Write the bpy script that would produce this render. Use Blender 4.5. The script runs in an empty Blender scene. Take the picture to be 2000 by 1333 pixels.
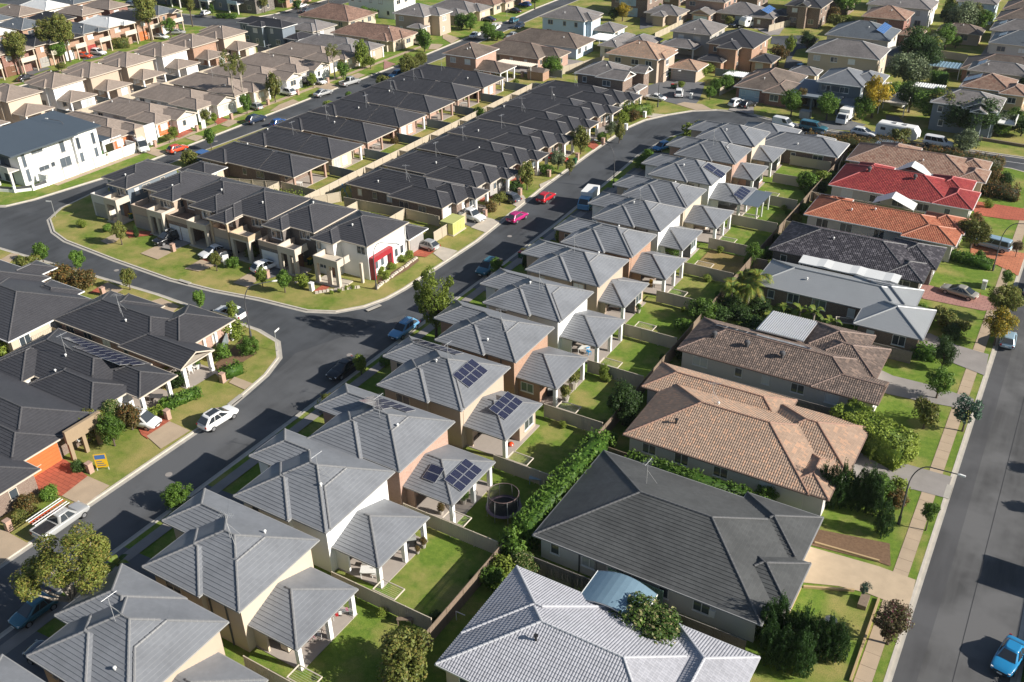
import bpy, math, random
import numpy as np
from mathutils import Vector, Matrix, Euler
from math import radians as R, sin, cos, tan, pi, hypot, atan2

sc = bpy.context.scene
col = sc.collection
rnd = random.Random(7)

# ------------------------------------------------------------------ camera, sky, sun, exposure
cam = bpy.data.cameras.new('camera')
cam_ob = bpy.data.objects.new('camera', cam); col.objects.link(cam_ob)
cam.sensor_fit = 'HORIZONTAL'; cam.sensor_width = 36.0; cam.lens = 36 * 1868.26 / 2000.0
cam.clip_start = 1.0; cam.clip_end = 6000.0
PITCH, ROLL, YAW = R(30.81767), R(-1.13549), R(31.61257)
fw = Vector((-sin(YAW) * cos(PITCH), cos(YAW) * cos(PITCH), -sin(PITCH)))
rt = Vector((cos(YAW), sin(YAW), 0)); up = rt.cross(fw)
r2 = rt * cos(ROLL) + up * sin(ROLL); u2 = -rt * sin(ROLL) + up * cos(ROLL)
cam_ob.matrix_world = Matrix((( r2.x, u2.x, -fw.x, 0), (r2.y, u2.y, -fw.y, 0), (r2.z, u2.z, -fw.z, 60.0), (0, 0, 0, 1)))
sc.camera = cam_ob

SUN_EL, SUN_AZ = 28.0, 11.0            # azimuth measured from +x towards +y
world = bpy.data.worlds.new('World'); sc.world = world; world.use_nodes = True
wn = world.node_tree.nodes; wl = world.node_tree.links
for n in list(wn): wn.remove(n)
wo = wn.new('ShaderNodeOutputWorld'); wb = wn.new('ShaderNodeBackground'); ws = wn.new('ShaderNodeTexSky')
ws.sky_type = 'NISHITA'; ws.sun_disc = False
ws.sun_elevation = R(SUN_EL); ws.sun_rotation = R(90 - SUN_AZ); ws.air_density = 1.0; ws.dust_density = 0.6
wb.inputs['Strength'].default_value = 0.06
wl.new(ws.outputs[0], wb.inputs[0]); wl.new(wb.outputs[0], wo.inputs[0])
sun = bpy.data.lights.new('sun', 'SUN'); sun.energy = 5.0; sun.angle = R(0.5); sun.color = (1.0, 0.95, 0.87)
sun_ob = bpy.data.objects.new('sun', sun); col.objects.link(sun_ob)
sdir = Vector((cos(R(SUN_EL)) * cos(R(SUN_AZ)), cos(R(SUN_EL)) * sin(R(SUN_AZ)), sin(R(SUN_EL))))
sun_ob.rotation_euler = sdir.to_track_quat('Z', 'Y').to_euler(); sun_ob.location = (0, 0, 200)
sc.view_settings.view_transform = 'Standard'; sc.view_settings.look = 'None'
sc.view_settings.exposure = 0.66; sc.view_settings.gamma = 1.0; sc.view_settings.use_curve_mapping = False
sc.render.engine = 'CYCLES'
try:
    sc.cycles.use_denoising = True
    sc.cycles.max_bounces = 5; sc.cycles.transparent_max_bounces = 4; sc.cycles.diffuse_bounces = 3; sc.cycles.glossy_bounces = 2
except Exception: pass

# ------------------------------------------------------------------ materials
M = {}
def newmat(name):
    m = bpy.data.materials.new(name); m.use_nodes = True
    nt = m.node_tree
    b = nt.nodes['Principled BSDF']
    M[name] = m
    return m, nt, b
def nd(nt, t, **kw):
    n = nt.nodes.new(t)
    for k, v in kw.items():
        if k in n.inputs.keys() if hasattr(n.inputs, 'keys') else False: n.inputs[k].default_value = v
        else: setattr(n, k, v)
    return n
def rgb(c): return (c[0], c[1], c[2], 1)
def mixc(nt, fac, a, b, mode='MIX'):
    n = nt.nodes.new('ShaderNodeMix'); n.data_type = 'RGBA'; n.blend_type = mode
    for s, v in (('A', a), ('B', b)):
        i = [x for x in n.inputs if x.name == s and x.type == 'RGBA'][0]
        if isinstance(v, (tuple, list)): i.default_value = rgb(v)
        else: nt.links.new(v, i)
    i = n.inputs[0]
    if isinstance(fac, float): i.default_value = fac
    else: nt.links.new(fac, i)
    return [o for o in n.outputs if o.type == 'RGBA'][0]
def noise(nt, scale, vec=None, detail=4, rough=.55):
    n = nt.nodes.new('ShaderNodeTexNoise'); n.inputs['Scale'].default_value = scale
    n.inputs['Detail'].default_value = detail; n.inputs['Roughness'].default_value = rough
    if vec is not None: nt.links.new(vec, n.inputs['Vector'])
    return n.outputs['Fac']
def ramp(nt, fac, lo, hi):
    n = nt.nodes.new('ShaderNodeMapRange'); n.inputs['From Min'].default_value = lo; n.inputs['From Max'].default_value = hi
    nt.links.new(fac, n.inputs['Value']); return n.outputs['Result']
def objco(nt): return nt.nodes.new('ShaderNodeTexCoord').outputs['Object']
def geopos(nt): return nt.nodes.new('ShaderNodeNewGeometry').outputs['Position']
def bump(nt, b, h, strength, dist=.02):
    n = nt.nodes.new('ShaderNodeBump'); n.inputs['Strength'].default_value = strength; n.inputs['Distance'].default_value = dist
    nt.links.new(h, n.inputs['Height']); nt.links.new(n.outputs[0], b.inputs['Normal'])
def scalevec(nt, vec, s):
    n = nt.nodes.new('ShaderNodeVectorMath'); n.operation = 'MULTIPLY'; n.inputs[1].default_value = s
    nt.links.new(vec, n.inputs[0]); return n.outputs[0]

def plain(name, c, rough=.6, metal=0.0, var=.12, scale=1.5, spec=.5):
    m, nt, b = newmat(name)
    f = noise(nt, scale, geopos(nt))
    cc = mixc(nt, f, tuple(x * (1 - var) for x in c), tuple(min(1, x * (1 + var)) for x in c))
    nt.links.new(cc, b.inputs['Base Color'])
    b.inputs['Roughness'].default_value = rough; b.inputs['Metallic'].default_value = metal
    b.inputs['Specular IOR Level'].default_value = spec
    return m
def tilemat(name, c, var=.22, rough=.55, stain=.25, patch=None):
    """concrete roof tile: UV = (tile along course, course number)"""
    m, nt, b = newmat(name)
    uv = nt.nodes.new('ShaderNodeUVMap').outputs[0]
    fl = nt.nodes.new('ShaderNodeVectorMath'); fl.operation = 'FLOOR'; nt.links.new(uv, fl.inputs[0])
    wnz = nt.nodes.new('ShaderNodeTexWhiteNoise'); wnz.noise_dimensions = '2D'; nt.links.new(fl.outputs[0], wnz.inputs['Vector'])
    c0 = tuple(x * (1 - var) for x in c); c1 = tuple(x * (1 + var) for x in c)
    a = mixc(nt, wnz.outputs['Value'], c0, c1)
    if patch:
        k = nt.nodes.new('ShaderNodeMath'); k.operation = 'GREATER_THAN'; k.inputs[1].default_value = .8
        nt.links.new(wnz.outputs['Value'], k.inputs[0]); a = mixc(nt, k.outputs[0], a, patch)
    st = ramp(nt, noise(nt, .35, geopos(nt), 5), .42, .7)
    s2 = nt.nodes.new('ShaderNodeMath'); s2.operation = 'MULTIPLY'; s2.inputs[1].default_value = stain; nt.links.new(st, s2.inputs[0])
    a = mixc(nt, s2.outputs[0], a, tuple(x * .45 for x in c))
    oi = nt.nodes.new('ShaderNodeObjectInfo')
    v = ramp(nt, oi.outputs['Random'], 0, 1)
    v2 = nt.nodes.new('ShaderNodeMapRange'); v2.inputs['To Min'].default_value = .88; v2.inputs['To Max'].default_value = 1.1
    nt.links.new(oi.outputs['Random'], v2.inputs['Value'])
    hs = nt.nodes.new('ShaderNodeHueSaturation'); nt.links.new(v2.outputs[0], hs.inputs['Value']); nt.links.new(a, hs.inputs['Color'])
    nt.links.new(hs.outputs[0], b.inputs['Base Color']); b.inputs['Roughness'].default_value = rough
    b.inputs['Specular IOR Level'].default_value = .35
    bump(nt, b, noise(nt, 9, geopos(nt), 5, .7), .35, .02)
    return m
def ribmat(name, c, rough=.4, metal=.2, per=.19):
    m, nt, b = newmat(name)
    uv = nt.nodes.new('ShaderNodeUVMap').outputs[0]
    w = nt.nodes.new('ShaderNodeTexWave'); w.inputs['Scale'].default_value = .5 * .3 / per; w.wave_profile = 'SIN'
    nt.links.new(uv, w.inputs['Vector'])
    f = noise(nt, .5, geopos(nt), 5)
    a = mixc(nt, f, tuple(x * .9 for x in c), tuple(x * 1.08 for x in c))
    nt.links.new(a, b.inputs['Base Color']); b.inputs['Roughness'].default_value = rough; b.inputs['Metallic'].default_value = metal
    bump(nt, b, w.outputs['Fac'], .5, .03)
    return m
def brickmat(name, c, c2, mortar=(.42, .38, .33)):
    m, nt, b = newmat(name)
    uv = nt.nodes.new('ShaderNodeUVMap').outputs[0]
    t = nt.nodes.new('ShaderNodeTexBrick'); t.inputs['Scale'].default_value = 1.0
    t.inputs['Brick Width'].default_value = .24; t.inputs['Row Height'].default_value = .086; t.inputs['Mortar Size'].default_value = .006
    t.inputs['Color1'].default_value = rgb(c); t.inputs['Color2'].default_value = rgb(c2); t.inputs['Mortar'].default_value = rgb(mortar)
    nt.links.new(uv, t.inputs['Vector'])
    f = noise(nt, .8, geopos(nt), 4)
    a = mixc(nt, f, (.82, .82, .82), (1.1, 1.1, 1.1)); a = mixc(nt, 1.0, t.outputs['Color'], a, 'MULTIPLY')
    nt.links.new(a, b.inputs['Base Color']); b.inputs['Roughness'].default_value = .85
    bump(nt, b, t.outputs['Fac'], -.4, .01)
    return m
def leafmat(name, dark, light, alt=None):
    m, nt, b = newmat(name)
    uv = nt.nodes.new('ShaderNodeUVMap').outputs[0]
    sx = nt.nodes.new('ShaderNodeSeparateXYZ'); nt.links.new(uv, sx.inputs[0])
    a = mixc(nt, sx.outputs['X'], dark, light)
    if alt: a = mixc(nt, ramp(nt, sx.outputs['Y'], .55, .95), a, alt)
    oi = nt.nodes.new('ShaderNodeObjectInfo')
    v2 = nt.nodes.new('ShaderNodeMapRange'); v2.inputs['To Min'].default_value = .8; v2.inputs['To Max'].default_value = 1.2
    nt.links.new(oi.outputs['Random'], v2.inputs['Value'])
    hs = nt.nodes.new('ShaderNodeHueSaturation'); nt.links.new(v2.outputs[0], hs.inputs['Value']); nt.links.new(a, hs.inputs['Color'])
    nt.links.new(hs.outputs[0], b.inputs['Base Color']); b.inputs['Roughness'].default_value = .55; b.inputs['Specular IOR Level'].default_value = .3
    tr = nt.nodes.new('ShaderNodeBsdfTranslucent'); nt.links.new(hs.outputs[0], tr.inputs['Color'])
    mx = nt.nodes.new('ShaderNodeMixShader'); mx.inputs[0].default_value = .3
    out = nt.nodes['Material Output']
    nt.links.new(b.outputs[0], mx.inputs[1]); nt.links.new(tr.outputs[0], mx.inputs[2]); nt.links.new(mx.outputs[0], out.inputs['Surface'])
    return m

def grassmat(name, g1, g2, dry, dryness=.5):
    m, nt, b = newmat(name)
    p = geopos(nt)
    f = noise(nt, 1.6, p, 6, .65); a = mixc(nt, ramp(nt, f, .3, .72), g1, g2)
    d = ramp(nt, noise(nt, .22, p, 6, .6), .62 - dryness * .3, .80 - dryness * .2)
    a = mixc(nt, d, a, dry)
    k = ramp(nt, noise(nt, 14, p, 3, .7), .3, .75); a = mixc(nt, k, a, tuple(x * .62 for x in g1)) if False else mixc(nt, ramp(nt, noise(nt, 11, p, 4, .75), .45, .8), a, tuple(x * .6 for x in g1))
    nt.links.new(a, b.inputs['Base Color']); b.inputs['Roughness'].default_value = .95; b.inputs['Specular IOR Level'].default_value = .1
    bump(nt, b, noise(nt, 12, p, 6, .8), .9, .06)
    return m
grassmat('lawn', (.105, .185, .026), (.215, .29, .048), (.40, .33, .12), .5)
grassmat('lawn_lush', (.075, .165, .018), (.145, .25, .034), (.30, .29, .07), .3)
grassmat('lawn_dry', (.20, .17, .045), (.30, .24, .07), (.36, .25, .12), .9)
grassmat('lawn_patchy', (.105, .175, .026), (.23, .28, .05), (.40, .32, .12), .85)
plain('turf', (.03, .26, .02), .8, var=.15, scale=6)
plain('soil', (.13, .085, .05), .95, var=.5, scale=3)
plain('mulch', (.17, .10, .055), .95, var=.5, scale=5)
def asphalt(name, c, streak=0.3):
    m, nt, b = newmat(name); p = geopos(nt)
    f = noise(nt, 30, p, 3, .8); a = mixc(nt, f, tuple(x * .8 for x in c), tuple(x * 1.2 for x in c))
    l = ramp(nt, noise(nt, 1.0, scalevec(nt, p, (.9, .09, 1)), 5, .6), .35, .7)
    a = mixc(nt, l, tuple(x * (1 - streak) for x in c), a)
    q = ramp(nt, noise(nt, .12, p, 4), .45, .6); a = mixc(nt, q, a, tuple(x * (1 + streak * .6) for x in c))
    nt.links.new(a, b.inputs['Base Color']); b.inputs['Roughness'].default_value = .8; b.inputs['Specular IOR Level'].default_value = .3
    bump(nt, b, f, .3, .01)
asphalt('asphalt', (.070, .074, .080), .3)
asphalt('asphalt_worn', (.092, .094, .098), .28)
asphalt('asphalt_grey', (.105, .103, .102), .4)
asphalt('asphalt_dark', (.085, .084, .086), .25)
plain('seal', (.03, .03, .032), .6)
plain('concrete', (.50, .44, .36), .85, var=.22, scale=.9)
plain('kerb', (.50, .45, .38), .85, var=.25, scale=1.4)
plain('kerb_gutter', (.40, .37, .32), .85, var=.25, scale=1.4)
plain('concrete_tan', (.42, .32, .22), .9, var=.2, scale=.7)
plain('concrete_gold', (.48, .37, .25), .9, var=.18, scale=1.0)
plain('concrete_grey', (.27, .245, .225), .9, var=.25, scale=.6)
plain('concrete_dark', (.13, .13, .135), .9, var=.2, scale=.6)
plain('patio_tile', (.38, .33, .29), .8, var=.1, scale=2)
def paver(name, c, c2):
    m, nt, b = newmat(name); p = geopos(nt)
    t = nt.nodes.new('ShaderNodeTexBrick'); t.inputs['Scale'].default_value = 1.0
    t.inputs['Brick Width'].default_value = .9; t.inputs['Row Height'].default_value = .45; t.inputs['Mortar Size'].default_value = .03
    t.inputs['Color1'].default_value = rgb(c); t.inputs['Color2'].default_value = rgb(c2); t.inputs['Mortar'].default_value = rgb(tuple(x * .5 for x in c))
    nt.links.new(p, t.inputs['Vector'])
    a = mixc(nt, noise(nt, .7, p, 4), (.75, .75, .75), (1.15, 1.15, 1.15)); a = mixc(nt, 1.0, t.outputs['Color'], a, 'MULTIPLY')
    nt.links.new(a, b.inputs['Base Color']); b.inputs['Roughness'].default_value = .85
paver('paver_red', (.46, .12, .065), (.40, .10, .055))
paver('paver_orange', (.55, .20, .10), (.50, .17, .085))
paver('paver_pink', (.42, .22, .18), (.38, .19, .155))

tilemat('tile_grey', (.205, .213, .228), .045, .5, .34)
tilemat('tile_dark', (.060, .059, .064), .07, .5, .2)
tilemat('tile_black', (.035, .034, .038), .07, .5, .2)
tilemat('tile_charcoal', (.085, .087, .086), .09, .6, .45)
tilemat('tile_silver', (.42, .42, .45), .09, .5, .2)
tilemat('tile_tan', (.265, .215, .18), .09, .6, .2)
tilemat('tile_terracotta', (.335, .235, .17), .12, .65, .25, (.43, .27, .18))
tilemat('tile_brown', (.15, .112, .092), .3, .6, .3, (.23, .165, .13))
tilemat('tile_redbrown', (.25, .155, .115), .25, .65, .6)  # reddish brown tile, the own colour of whole roofs
tilemat('tile_oldbrown', (.17, .135, .11), .15, .65, .6)
tilemat('tile_orange', (.43, .155, .085), .25, .6, .25, (.36, .11, .06))
tilemat('tile_red', (.33, .05, .045), .25, .6, .45, (.26, .03, .035))
tilemat('tile_darkpurple', (.055, .05, .058), .35, .5, .2, (.13, .12, .13))
tilemat('tile_pinkbrown', (.31, .20, .145), .2, .6, .3, (.24, .13, .09))
tilemat('tile_midgrey', (.215, .195, .185), .12, .6, .4)
tilemat('tile_bluegrey', (.12, .135, .15), .1, .5, .15)
ribmat('metal_grey', (.33, .34, .345), .42, .25)
ribmat('metal_dark', (.085, .105, .125), .4, .2)
ribmat('metal_white', (.72, .72, .70), .45, .1)
ribmat('metal_blue', (.16, .19, .22), .4, .3)
plain('cap_grey', (.205, .205, .208), .6); plain('cap_dark', (.085, .082, .085), .55); plain('cap_silver', (.50, .50, .52), .5)
plain('cap_tan', (.30, .24, .20), .6); plain('cap_brown', (.22, .15, .12), .6); plain('cap_terracotta', (.32, .19, .135), .65)
plain('cap_orange', (.42, .17, .10), .6); plain('cap_red', (.40, .09, .085), .6); plain('cap_charcoal', (.11, .11, .112), .6, var=.4, scale=6)
CAP = {'tile_grey': 'cap_grey', 'tile_dark': 'cap_dark', 'tile_black': 'cap_dark', 'tile_charcoal': 'cap_charcoal', 'tile_silver': 'cap_silver', 'tile_tan': 'cap_tan',
       'tile_terracotta': 'cap_terracotta', 'tile_brown': 'cap_brown', 'tile_redbrown': 'cap_brown', 'tile_oldbrown': 'cap_brown', 'tile_orange': 'cap_orange', 'tile_red': 'cap_red',
       'tile_darkpurple': 'cap_dark', 'tile_pinkbrown': 'cap_brown', 'tile_midgrey': 'cap_grey', 'tile_bluegrey': 'cap_grey', 'metal_grey': 'metal_grey', 'metal_dark': 'metal_dark',
       'metal_white': 'metal_white', 'metal_blue': 'metal_blue'}
plain('wall_cream', (.52, .43, .33), .9, var=.06); plain('wall_white', (.80, .79, .76), .85, var=.04); plain('wall_beige', (.44, .345, .265), .9, var=.06)
plain('wall_grey', (.36, .34, .32), .9, var=.08); plain('wall_blue', (.50, .60, .68), .85, var=.05); plain('wall_tan', (.47, .36, .24), .9, var=.07)
plain('wall_palegrey', (.58, .55, .51), .9, var=.06); plain('wall_slate', (.16, .19, .22), .85, var=.08)
brickmat('brick_orange', (.38, .21, .13), (.33, .18, .11)); brickmat('brick_red', (.26, .10, .07), (.21, .08, .055)); brickmat('brick_brown', (.20, .13, .095), (.16, .10, .075))
brickmat('brick_pink', (.44, .27, .20), (.38, .22, .16)); brickmat('brick_cream', (.52, .40, .29), (.46, .34, .24)); brickmat('brick_dark', (.12, .10, .09), (.10, .085, .08))
plain('trim_white', (.74, .73, .70), .6, var=.05); plain('trim_cream', (.55, .48, .39), .7, var=.05); plain('trim_dark', (.07, .07, .075), .6); plain('trim_grey', (.28, .28, .28), .6)
plain('column_white', (.82, .81, .78), .7, var=.03); plain('red_paint', (.32, .02, .03), .5); plain('door_orange', (.52, .14, .04), .6); plain('door_white', (.72, .72, .72), .5)
plain('door_grey', (.33, .31, .29), .5); plain('door_brown', (.16, .075, .04), .6); plain('door_red', (.33, .05, .04), .55); plain('door_blue', (.40, .52, .60), .5)
plain('parapet_tan', (.30, .22, .14), .85)
def glass(name, c, rough=.06):
    m, nt, b = newmat(name)
    oi = nt.nodes.new('ShaderNodeObjectInfo')
    a = mixc(nt, oi.outputs['Random'], c, tuple(min(1, x * 2.2 + .03) for x in c))
    nt.links.new(a, b.inputs['Base Color']); b.inputs['Roughness'].default_value = rough; b.inputs['Specular IOR Level'].default_value = .8
glass('glass', (.035, .045, .055)); glass('glass_blind', (.35, .36, .36), .2); glass('car_glass', (.012, .016, .02), .05)
def panelmat():
    m, nt, b = newmat('solar_cells'); uv = nt.nodes.new('ShaderNodeUVMap').outputs[0]
    t = nt.nodes.new('ShaderNodeTexBrick'); t.offset = 0.0; t.inputs['Scale'].default_value = 1.0
    t.inputs['Brick Width'].default_value = .165; t.inputs['Row Height'].default_value = .165; t.inputs['Mortar Size'].default_value = .006
    t.inputs['Color1'].default_value = rgb((.012, .014, .035)); t.inputs['Color2'].default_value = rgb((.016, .018, .045)); t.inputs['Mortar'].default_value = rgb((.10, .11, .15))
    nt.links.new(uv, t.inputs['Vector']); nt.links.new(t.outputs['Color'], b.inputs['Base Color']); b.inputs['Roughness'].default_value = .12
panelmat()
plain('solar_blue', (.05, .13, .32), .15); plain('alu', (.62, .62, .62), .4, .6); plain('black_plastic', (.02, .02, .022), .5); plain('sheen_blue', (.20, .30, .37), .25, .2, var=.1)  # last one: pergola blue, lightened to stand in for reflected sheen
plain('fence_cream', (.50, .43, .33), .6, var=.06); plain('fence_grey', (.20, .23, .235), .6, var=.06); plain('timber', (.21, .155, .11), .9, var=.35, scale=6); plain('timber_grey', (.17, .15, .135), .9, var=.35, scale=6)
plain('green_paint', (.16, .26, .20), .7)
plain('bark', (.10, .075, .055), .95, var=.4, scale=8); plain('bark_pale', (.33, .28, .23), .9, var=.3, scale=5)
leafmat('leaf_green', (.05, .115, .014), (.15, .25, .035)); leafmat('leaf_gum', (.065, .095, .016), (.235, .26, .05), (.30, .22, .06)); leafmat('leaf_dark', (.022, .052, .012), (.065, .115, .025))
leafmat('leaf_olive', (.075, .105, .022), (.21, .23, .05), (.28, .21, .06)); leafmat('leaf_lime', (.085, .14, .016), (.27, .33, .05)); leafmat('leaf_yellow', (.28, .22, .02), (.62, .42, .03), (.20, .22, .03))
leafmat('leaf_cypress', (.014, .042, .010), (.05, .105, .022)); leafmat('leaf_rust', (.05, .06, .02), (.16, .13, .04), (.30, .13, .04)); leafmat('leaf_flower', (.035, .085, .015), (.12, .20, .03), (.62, .52, .26))
leafmat('leaf_purple', (.05, .04, .022), (.15, .14, .05), (.22, .05, .09)); leafmat('leaf_palm', (.05, .11, .015), (.20, .26, .04), (.34, .28, .05)); leafmat('leaf_greygreen', (.06, .09, .045), (.20, .24, .12))
leafmat('leaf_blue', (.03, .07, .05), (.09, .15, .10)); leafmat('leaf_autumn', (.10, .13, .02), (.35, .30, .04), (.75, .42, .02))
plain('tyre', (.015, .015, .016), .8); plain('rim', (.42, .42, .43), .35, .7); plain('lamp_glass', (.7, .7, .68), .15); plain('tail_red', (.30, .01, .01), .2)
PAINT = {'white': (.78, .78, .77), 'silver': (.46, .46, .45), 'red': (.46, .012, .02), 'orange_red': (.60, .06, .012), 'magenta': (.42, .02, .15), 'black': (.012, .012, .014), 'navy': (.018, .03, .06), 'grey': (.10, .11, .13),
         'lightblue': (.36, .50, .60), 'blue': (.02, .10, .34), 'bright_blue': (.02, .22, .45), 'teal': (.05, .17, .23), 'sky': (.16, .38, .60), 'gold': (.42, .38, .31), 'yellow': (.70, .42, .02), 'green': (.02, .10, .04)}  # 'sky' is light blue with the blue of sky-lit shade mixed in
def paint(c):
    k = 'paint_' + c
    if k in M: return M[k]
    m, nt, b = newmat(k); f = noise(nt, .8, objco(nt)); cc = PAINT[c]
    nt.links.new(mixc(nt, f, tuple(x * .93 for x in cc), cc), b.inputs['Base Color'])
    b.inputs['Roughness'].default_value = .25; b.inputs['Metallic'].default_value = .25 if c in ('silver', 'grey', 'gold', 'lightblue', 'teal', 'sky') else 0
    b.inputs['Coat Weight'].default_value = .6; b.inputs['Coat Roughness'].default_value = .05
    return m

# ------------------------------------------------------------------ mesh builder and object helpers
class MB:
    def __init__(s): s.v = []; s.f = []; s.m = []; s.uv = []
    def face(s, pts, mi=0, uv=None):
        n = len(s.v); s.v += [tuple(p) for p in pts]; s.f.append(tuple(range(n, n + len(pts)))); s.m.append(mi)
        s.uv += uv if uv else [(0.0, 0.0)] * len(pts)
    def box(s, x0, y0, z0, x1, y1, z1, mi=0, skip=''):
        w, d, h = x1 - x0, y1 - y0, z1 - z0
        F = {'S': ([(x0, y0, z0), (x1, y0, z0), (x1, y0, z1), (x0, y0, z1)], w, h), 'E': ([(x1, y0, z0), (x1, y1, z0), (x1, y1, z1), (x1, y0, z1)], d, h),
             'N': ([(x1, y1, z0), (x0, y1, z0), (x0, y1, z1), (x1, y1, z1)], w, h), 'W': ([(x0, y1, z0), (x0, y0, z0), (x0, y0, z1), (x0, y1, z1)], d, h),
             'T': ([(x0, y0, z1), (x1, y0, z1), (x1, y1, z1), (x0, y1, z1)], w, d), 'B': ([(x0, y1, z0), (x1, y1, z0), (x1, y0, z0), (x0, y0, z0)], w, d)}
        for k, (p, a, b) in F.items():
            if k in skip: continue
            s.face(p, mi, [(0, 0), (a, 0), (a, b), (0, b)])
    def tube(s, pts, r, n=6, mi=0):
        pts = [Vector(p) for p in pts]; k = len(pts)
        rs = r if isinstance(r, (list, tuple)) else [r] * k
        rings = []
        for i, p in enumerate(pts):
            d = (pts[min(i + 1, k - 1)] - pts[max(i - 1, 0)]); d = d.normalized() if d.length > 1e-6 else Vector((0, 0, 1))
            a = d.orthogonal().normalized() if abs(d.z) > .99 else Vector((-d.y, d.x, 0)).normalized()
            b = d.cross(a)
            rings.append([p + (a * cos(2 * pi * j / n) + b * sin(2 * pi * j / n)) * rs[i] for j in range(n)])
        b0 = len(s.v)
        for rg in rings: s.v += [tuple(q) for q in rg]
        for i in range(k - 1):
            for j in range(n):
                j2 = (j + 1) % n
                s.f.append((b0 + i * n + j, b0 + i * n + j2, b0 + (i + 1) * n + j2, b0 + (i + 1) * n + j)); s.m.append(mi); s.uv += [(0, 0)] * 4
        s.f.append(tuple(b0 + j for j in reversed(range(n)))); s.m.append(mi); s.uv += [(0, 0)] * n
        s.f.append(tuple(b0 + (k - 1) * n + j for j in range(n))); s.m.append(mi); s.uv += [(0, 0)] * n
    def loft(s, secs, mi=0, closed=True):
        n = len(secs[0]); b0 = len(s.v)
        for q in secs: s.v += [tuple(p) for p in q]
        for i in range(len(secs) - 1):
            for j in range(n if closed else n - 1):
                j2 = (j + 1) % n
                s.f.append((b0 + i * n + j, b0 + i * n + j2, b0 + (i + 1) * n + j2, b0 + (i + 1) * n + j)); s.m.append(mi); s.uv += [(0, 0)] * 4
        s.f.append(tuple(b0 + j for j in reversed(range(n)))); s.m.append(mi); s.uv += [(0, 0)] * n
        q = b0 + (len(secs) - 1) * n
        s.f.append(tuple(q + j for j in range(n))); s.m.append(mi); s.uv += [(0, 0)] * n
    def mesh(s, name, mats, smooth=False, fix=False):
        me = bpy.data.meshes.new(name); me.from_pydata(s.v, [], s.f)
        for m in (mats if isinstance(mats, (list, tuple)) else [mats]): me.materials.append(M[m] if isinstance(m, str) else m)
        if any(s.m): me.polygons.foreach_set('material_index', s.m)
        uvl = me.uv_layers.new(name='UVMap'); uvl.data.foreach_set('uv', [c for p in s.uv for c in p])
        if fix:
            import bmesh
            bm = bmesh.new(); bm.from_mesh(me); bmesh.ops.recalc_face_normals(bm, faces=bm.faces); bm.to_mesh(me); bm.free()
        if smooth:
            me.polygons.foreach_set('use_smooth', [True] * len(me.polygons))
            try: me.set_sharp_from_angle(angle=R(38))
            except Exception: pass
        me.update(); return me

def tag(o, label, cat, group=None):
    o['label'] = label; o['category'] = cat
    if group: o['group'] = group
    return o
def thing(name, label, cat, loc=(0, 0, 0), rz=0, group=None):
    o = bpy.data.objects.new(name, None); col.objects.link(o); o.empty_display_size = .3
    o.location = loc; o.rotation_euler = (0, 0, rz); return tag(o, label, cat, group)
def add(name, me, parent=None, loc=(0, 0, 0), rot=(0, 0, 0), scale=(1, 1, 1), mat=None, kind=None, label=None):
    o = bpy.data.objects.new(name, me); col.objects.link(o)
    o.location = loc; o.rotation_euler = rot; o.scale = scale
    if parent: o.parent = parent
    if mat:
        o.material_slots[0].link = 'OBJECT'; o.material_slots[0].material = mat
    if kind: o['kind'] = kind
    if label: o['label'] = label
    return o
def single(name, me, label, cat, loc, rz=0, scale=(1, 1, 1), group=None):
    o = add(name, me, None, loc, (0, 0, rz), scale); return tag(o, label, cat, group)
MC = {}
def cached(key, fn):
    if key not in MC: MC[key] = fn()
    return MC[key]
ORD = 'nearest second third fourth fifth sixth seventh eighth ninth tenth eleventh twelfth thirteenth fourteenth fifteenth sixteenth'.split()

# ------------------------------------------------------------------ flat sheets
def tess(poly):
    from mathutils.geometry import tessellate_polygon
    return tessellate_polygon([[Vector((p[0], p[1], 0)) for p in poly]])
def sheet(name, poly, z, m, thick=0.0, kind='structure'):
    a = sum(poly[i][0] * poly[(i + 1) % len(poly)][1] - poly[(i + 1) % len(poly)][0] * poly[i][1] for i in range(len(poly)))
    if a < 0: poly = poly[::-1]
    b = MB(); b.v = [(p[0], p[1], z) for p in poly]
    for t in tess(poly):
        q = [poly[i] for i in t]
        ar = (q[1][0] - q[0][0]) * (q[2][1] - q[0][1]) - (q[2][0] - q[0][0]) * (q[1][1] - q[0][1])
        b.f.append(tuple(t) if ar > 0 else tuple(reversed(t))); b.m.append(0); b.uv += [(0, 0)] * 3
    if thick:
        n = len(poly)
        for i in range(n):
            p, q = poly[i], poly[(i + 1) % n]
            b.face([(p[0], p[1], z - thick), (q[0], q[1], z - thick), (q[0], q[1], z), (p[0], p[1], z)])
    return add(name, b.mesh(name, m), kind=kind)
def offset_ring(poly, d):
    out = []; n = len(poly)
    for i in range(n):
        p0, p1, p2 = Vector(poly[i - 1]), Vector(poly[i]), Vector(poly[(i + 1) % n])
        e0 = (p1 - p0).normalized(); e1 = (p2 - p1).normalized()
        n0 = Vector((-e0.y, e0.x)); n1 = Vector((-e1.y, e1.x)); b = n0 + n1
        if b.length < 1e-6: b = n0
        b.normalize(); k = d / max(.35, b.dot(n0)); out.append(tuple(p1 + b * k))
    return out
def strip(name, A, B, z, m, zb=None, kind='structure', closed=False):
    b = MB(); n = len(A)
    for i in range(n if closed else n - 1):
        j = (i + 1) % n
        b.face([(A[i][0], A[i][1], z), (A[j][0], A[j][1], z), (B[j][0], B[j][1], z if zb is None else zb), (B[i][0], B[i][1], z if zb is None else zb)])
    return add(name, b.mesh(name, m, fix=False), kind=kind)
ROADZ = -.13
BLK = []
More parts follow.
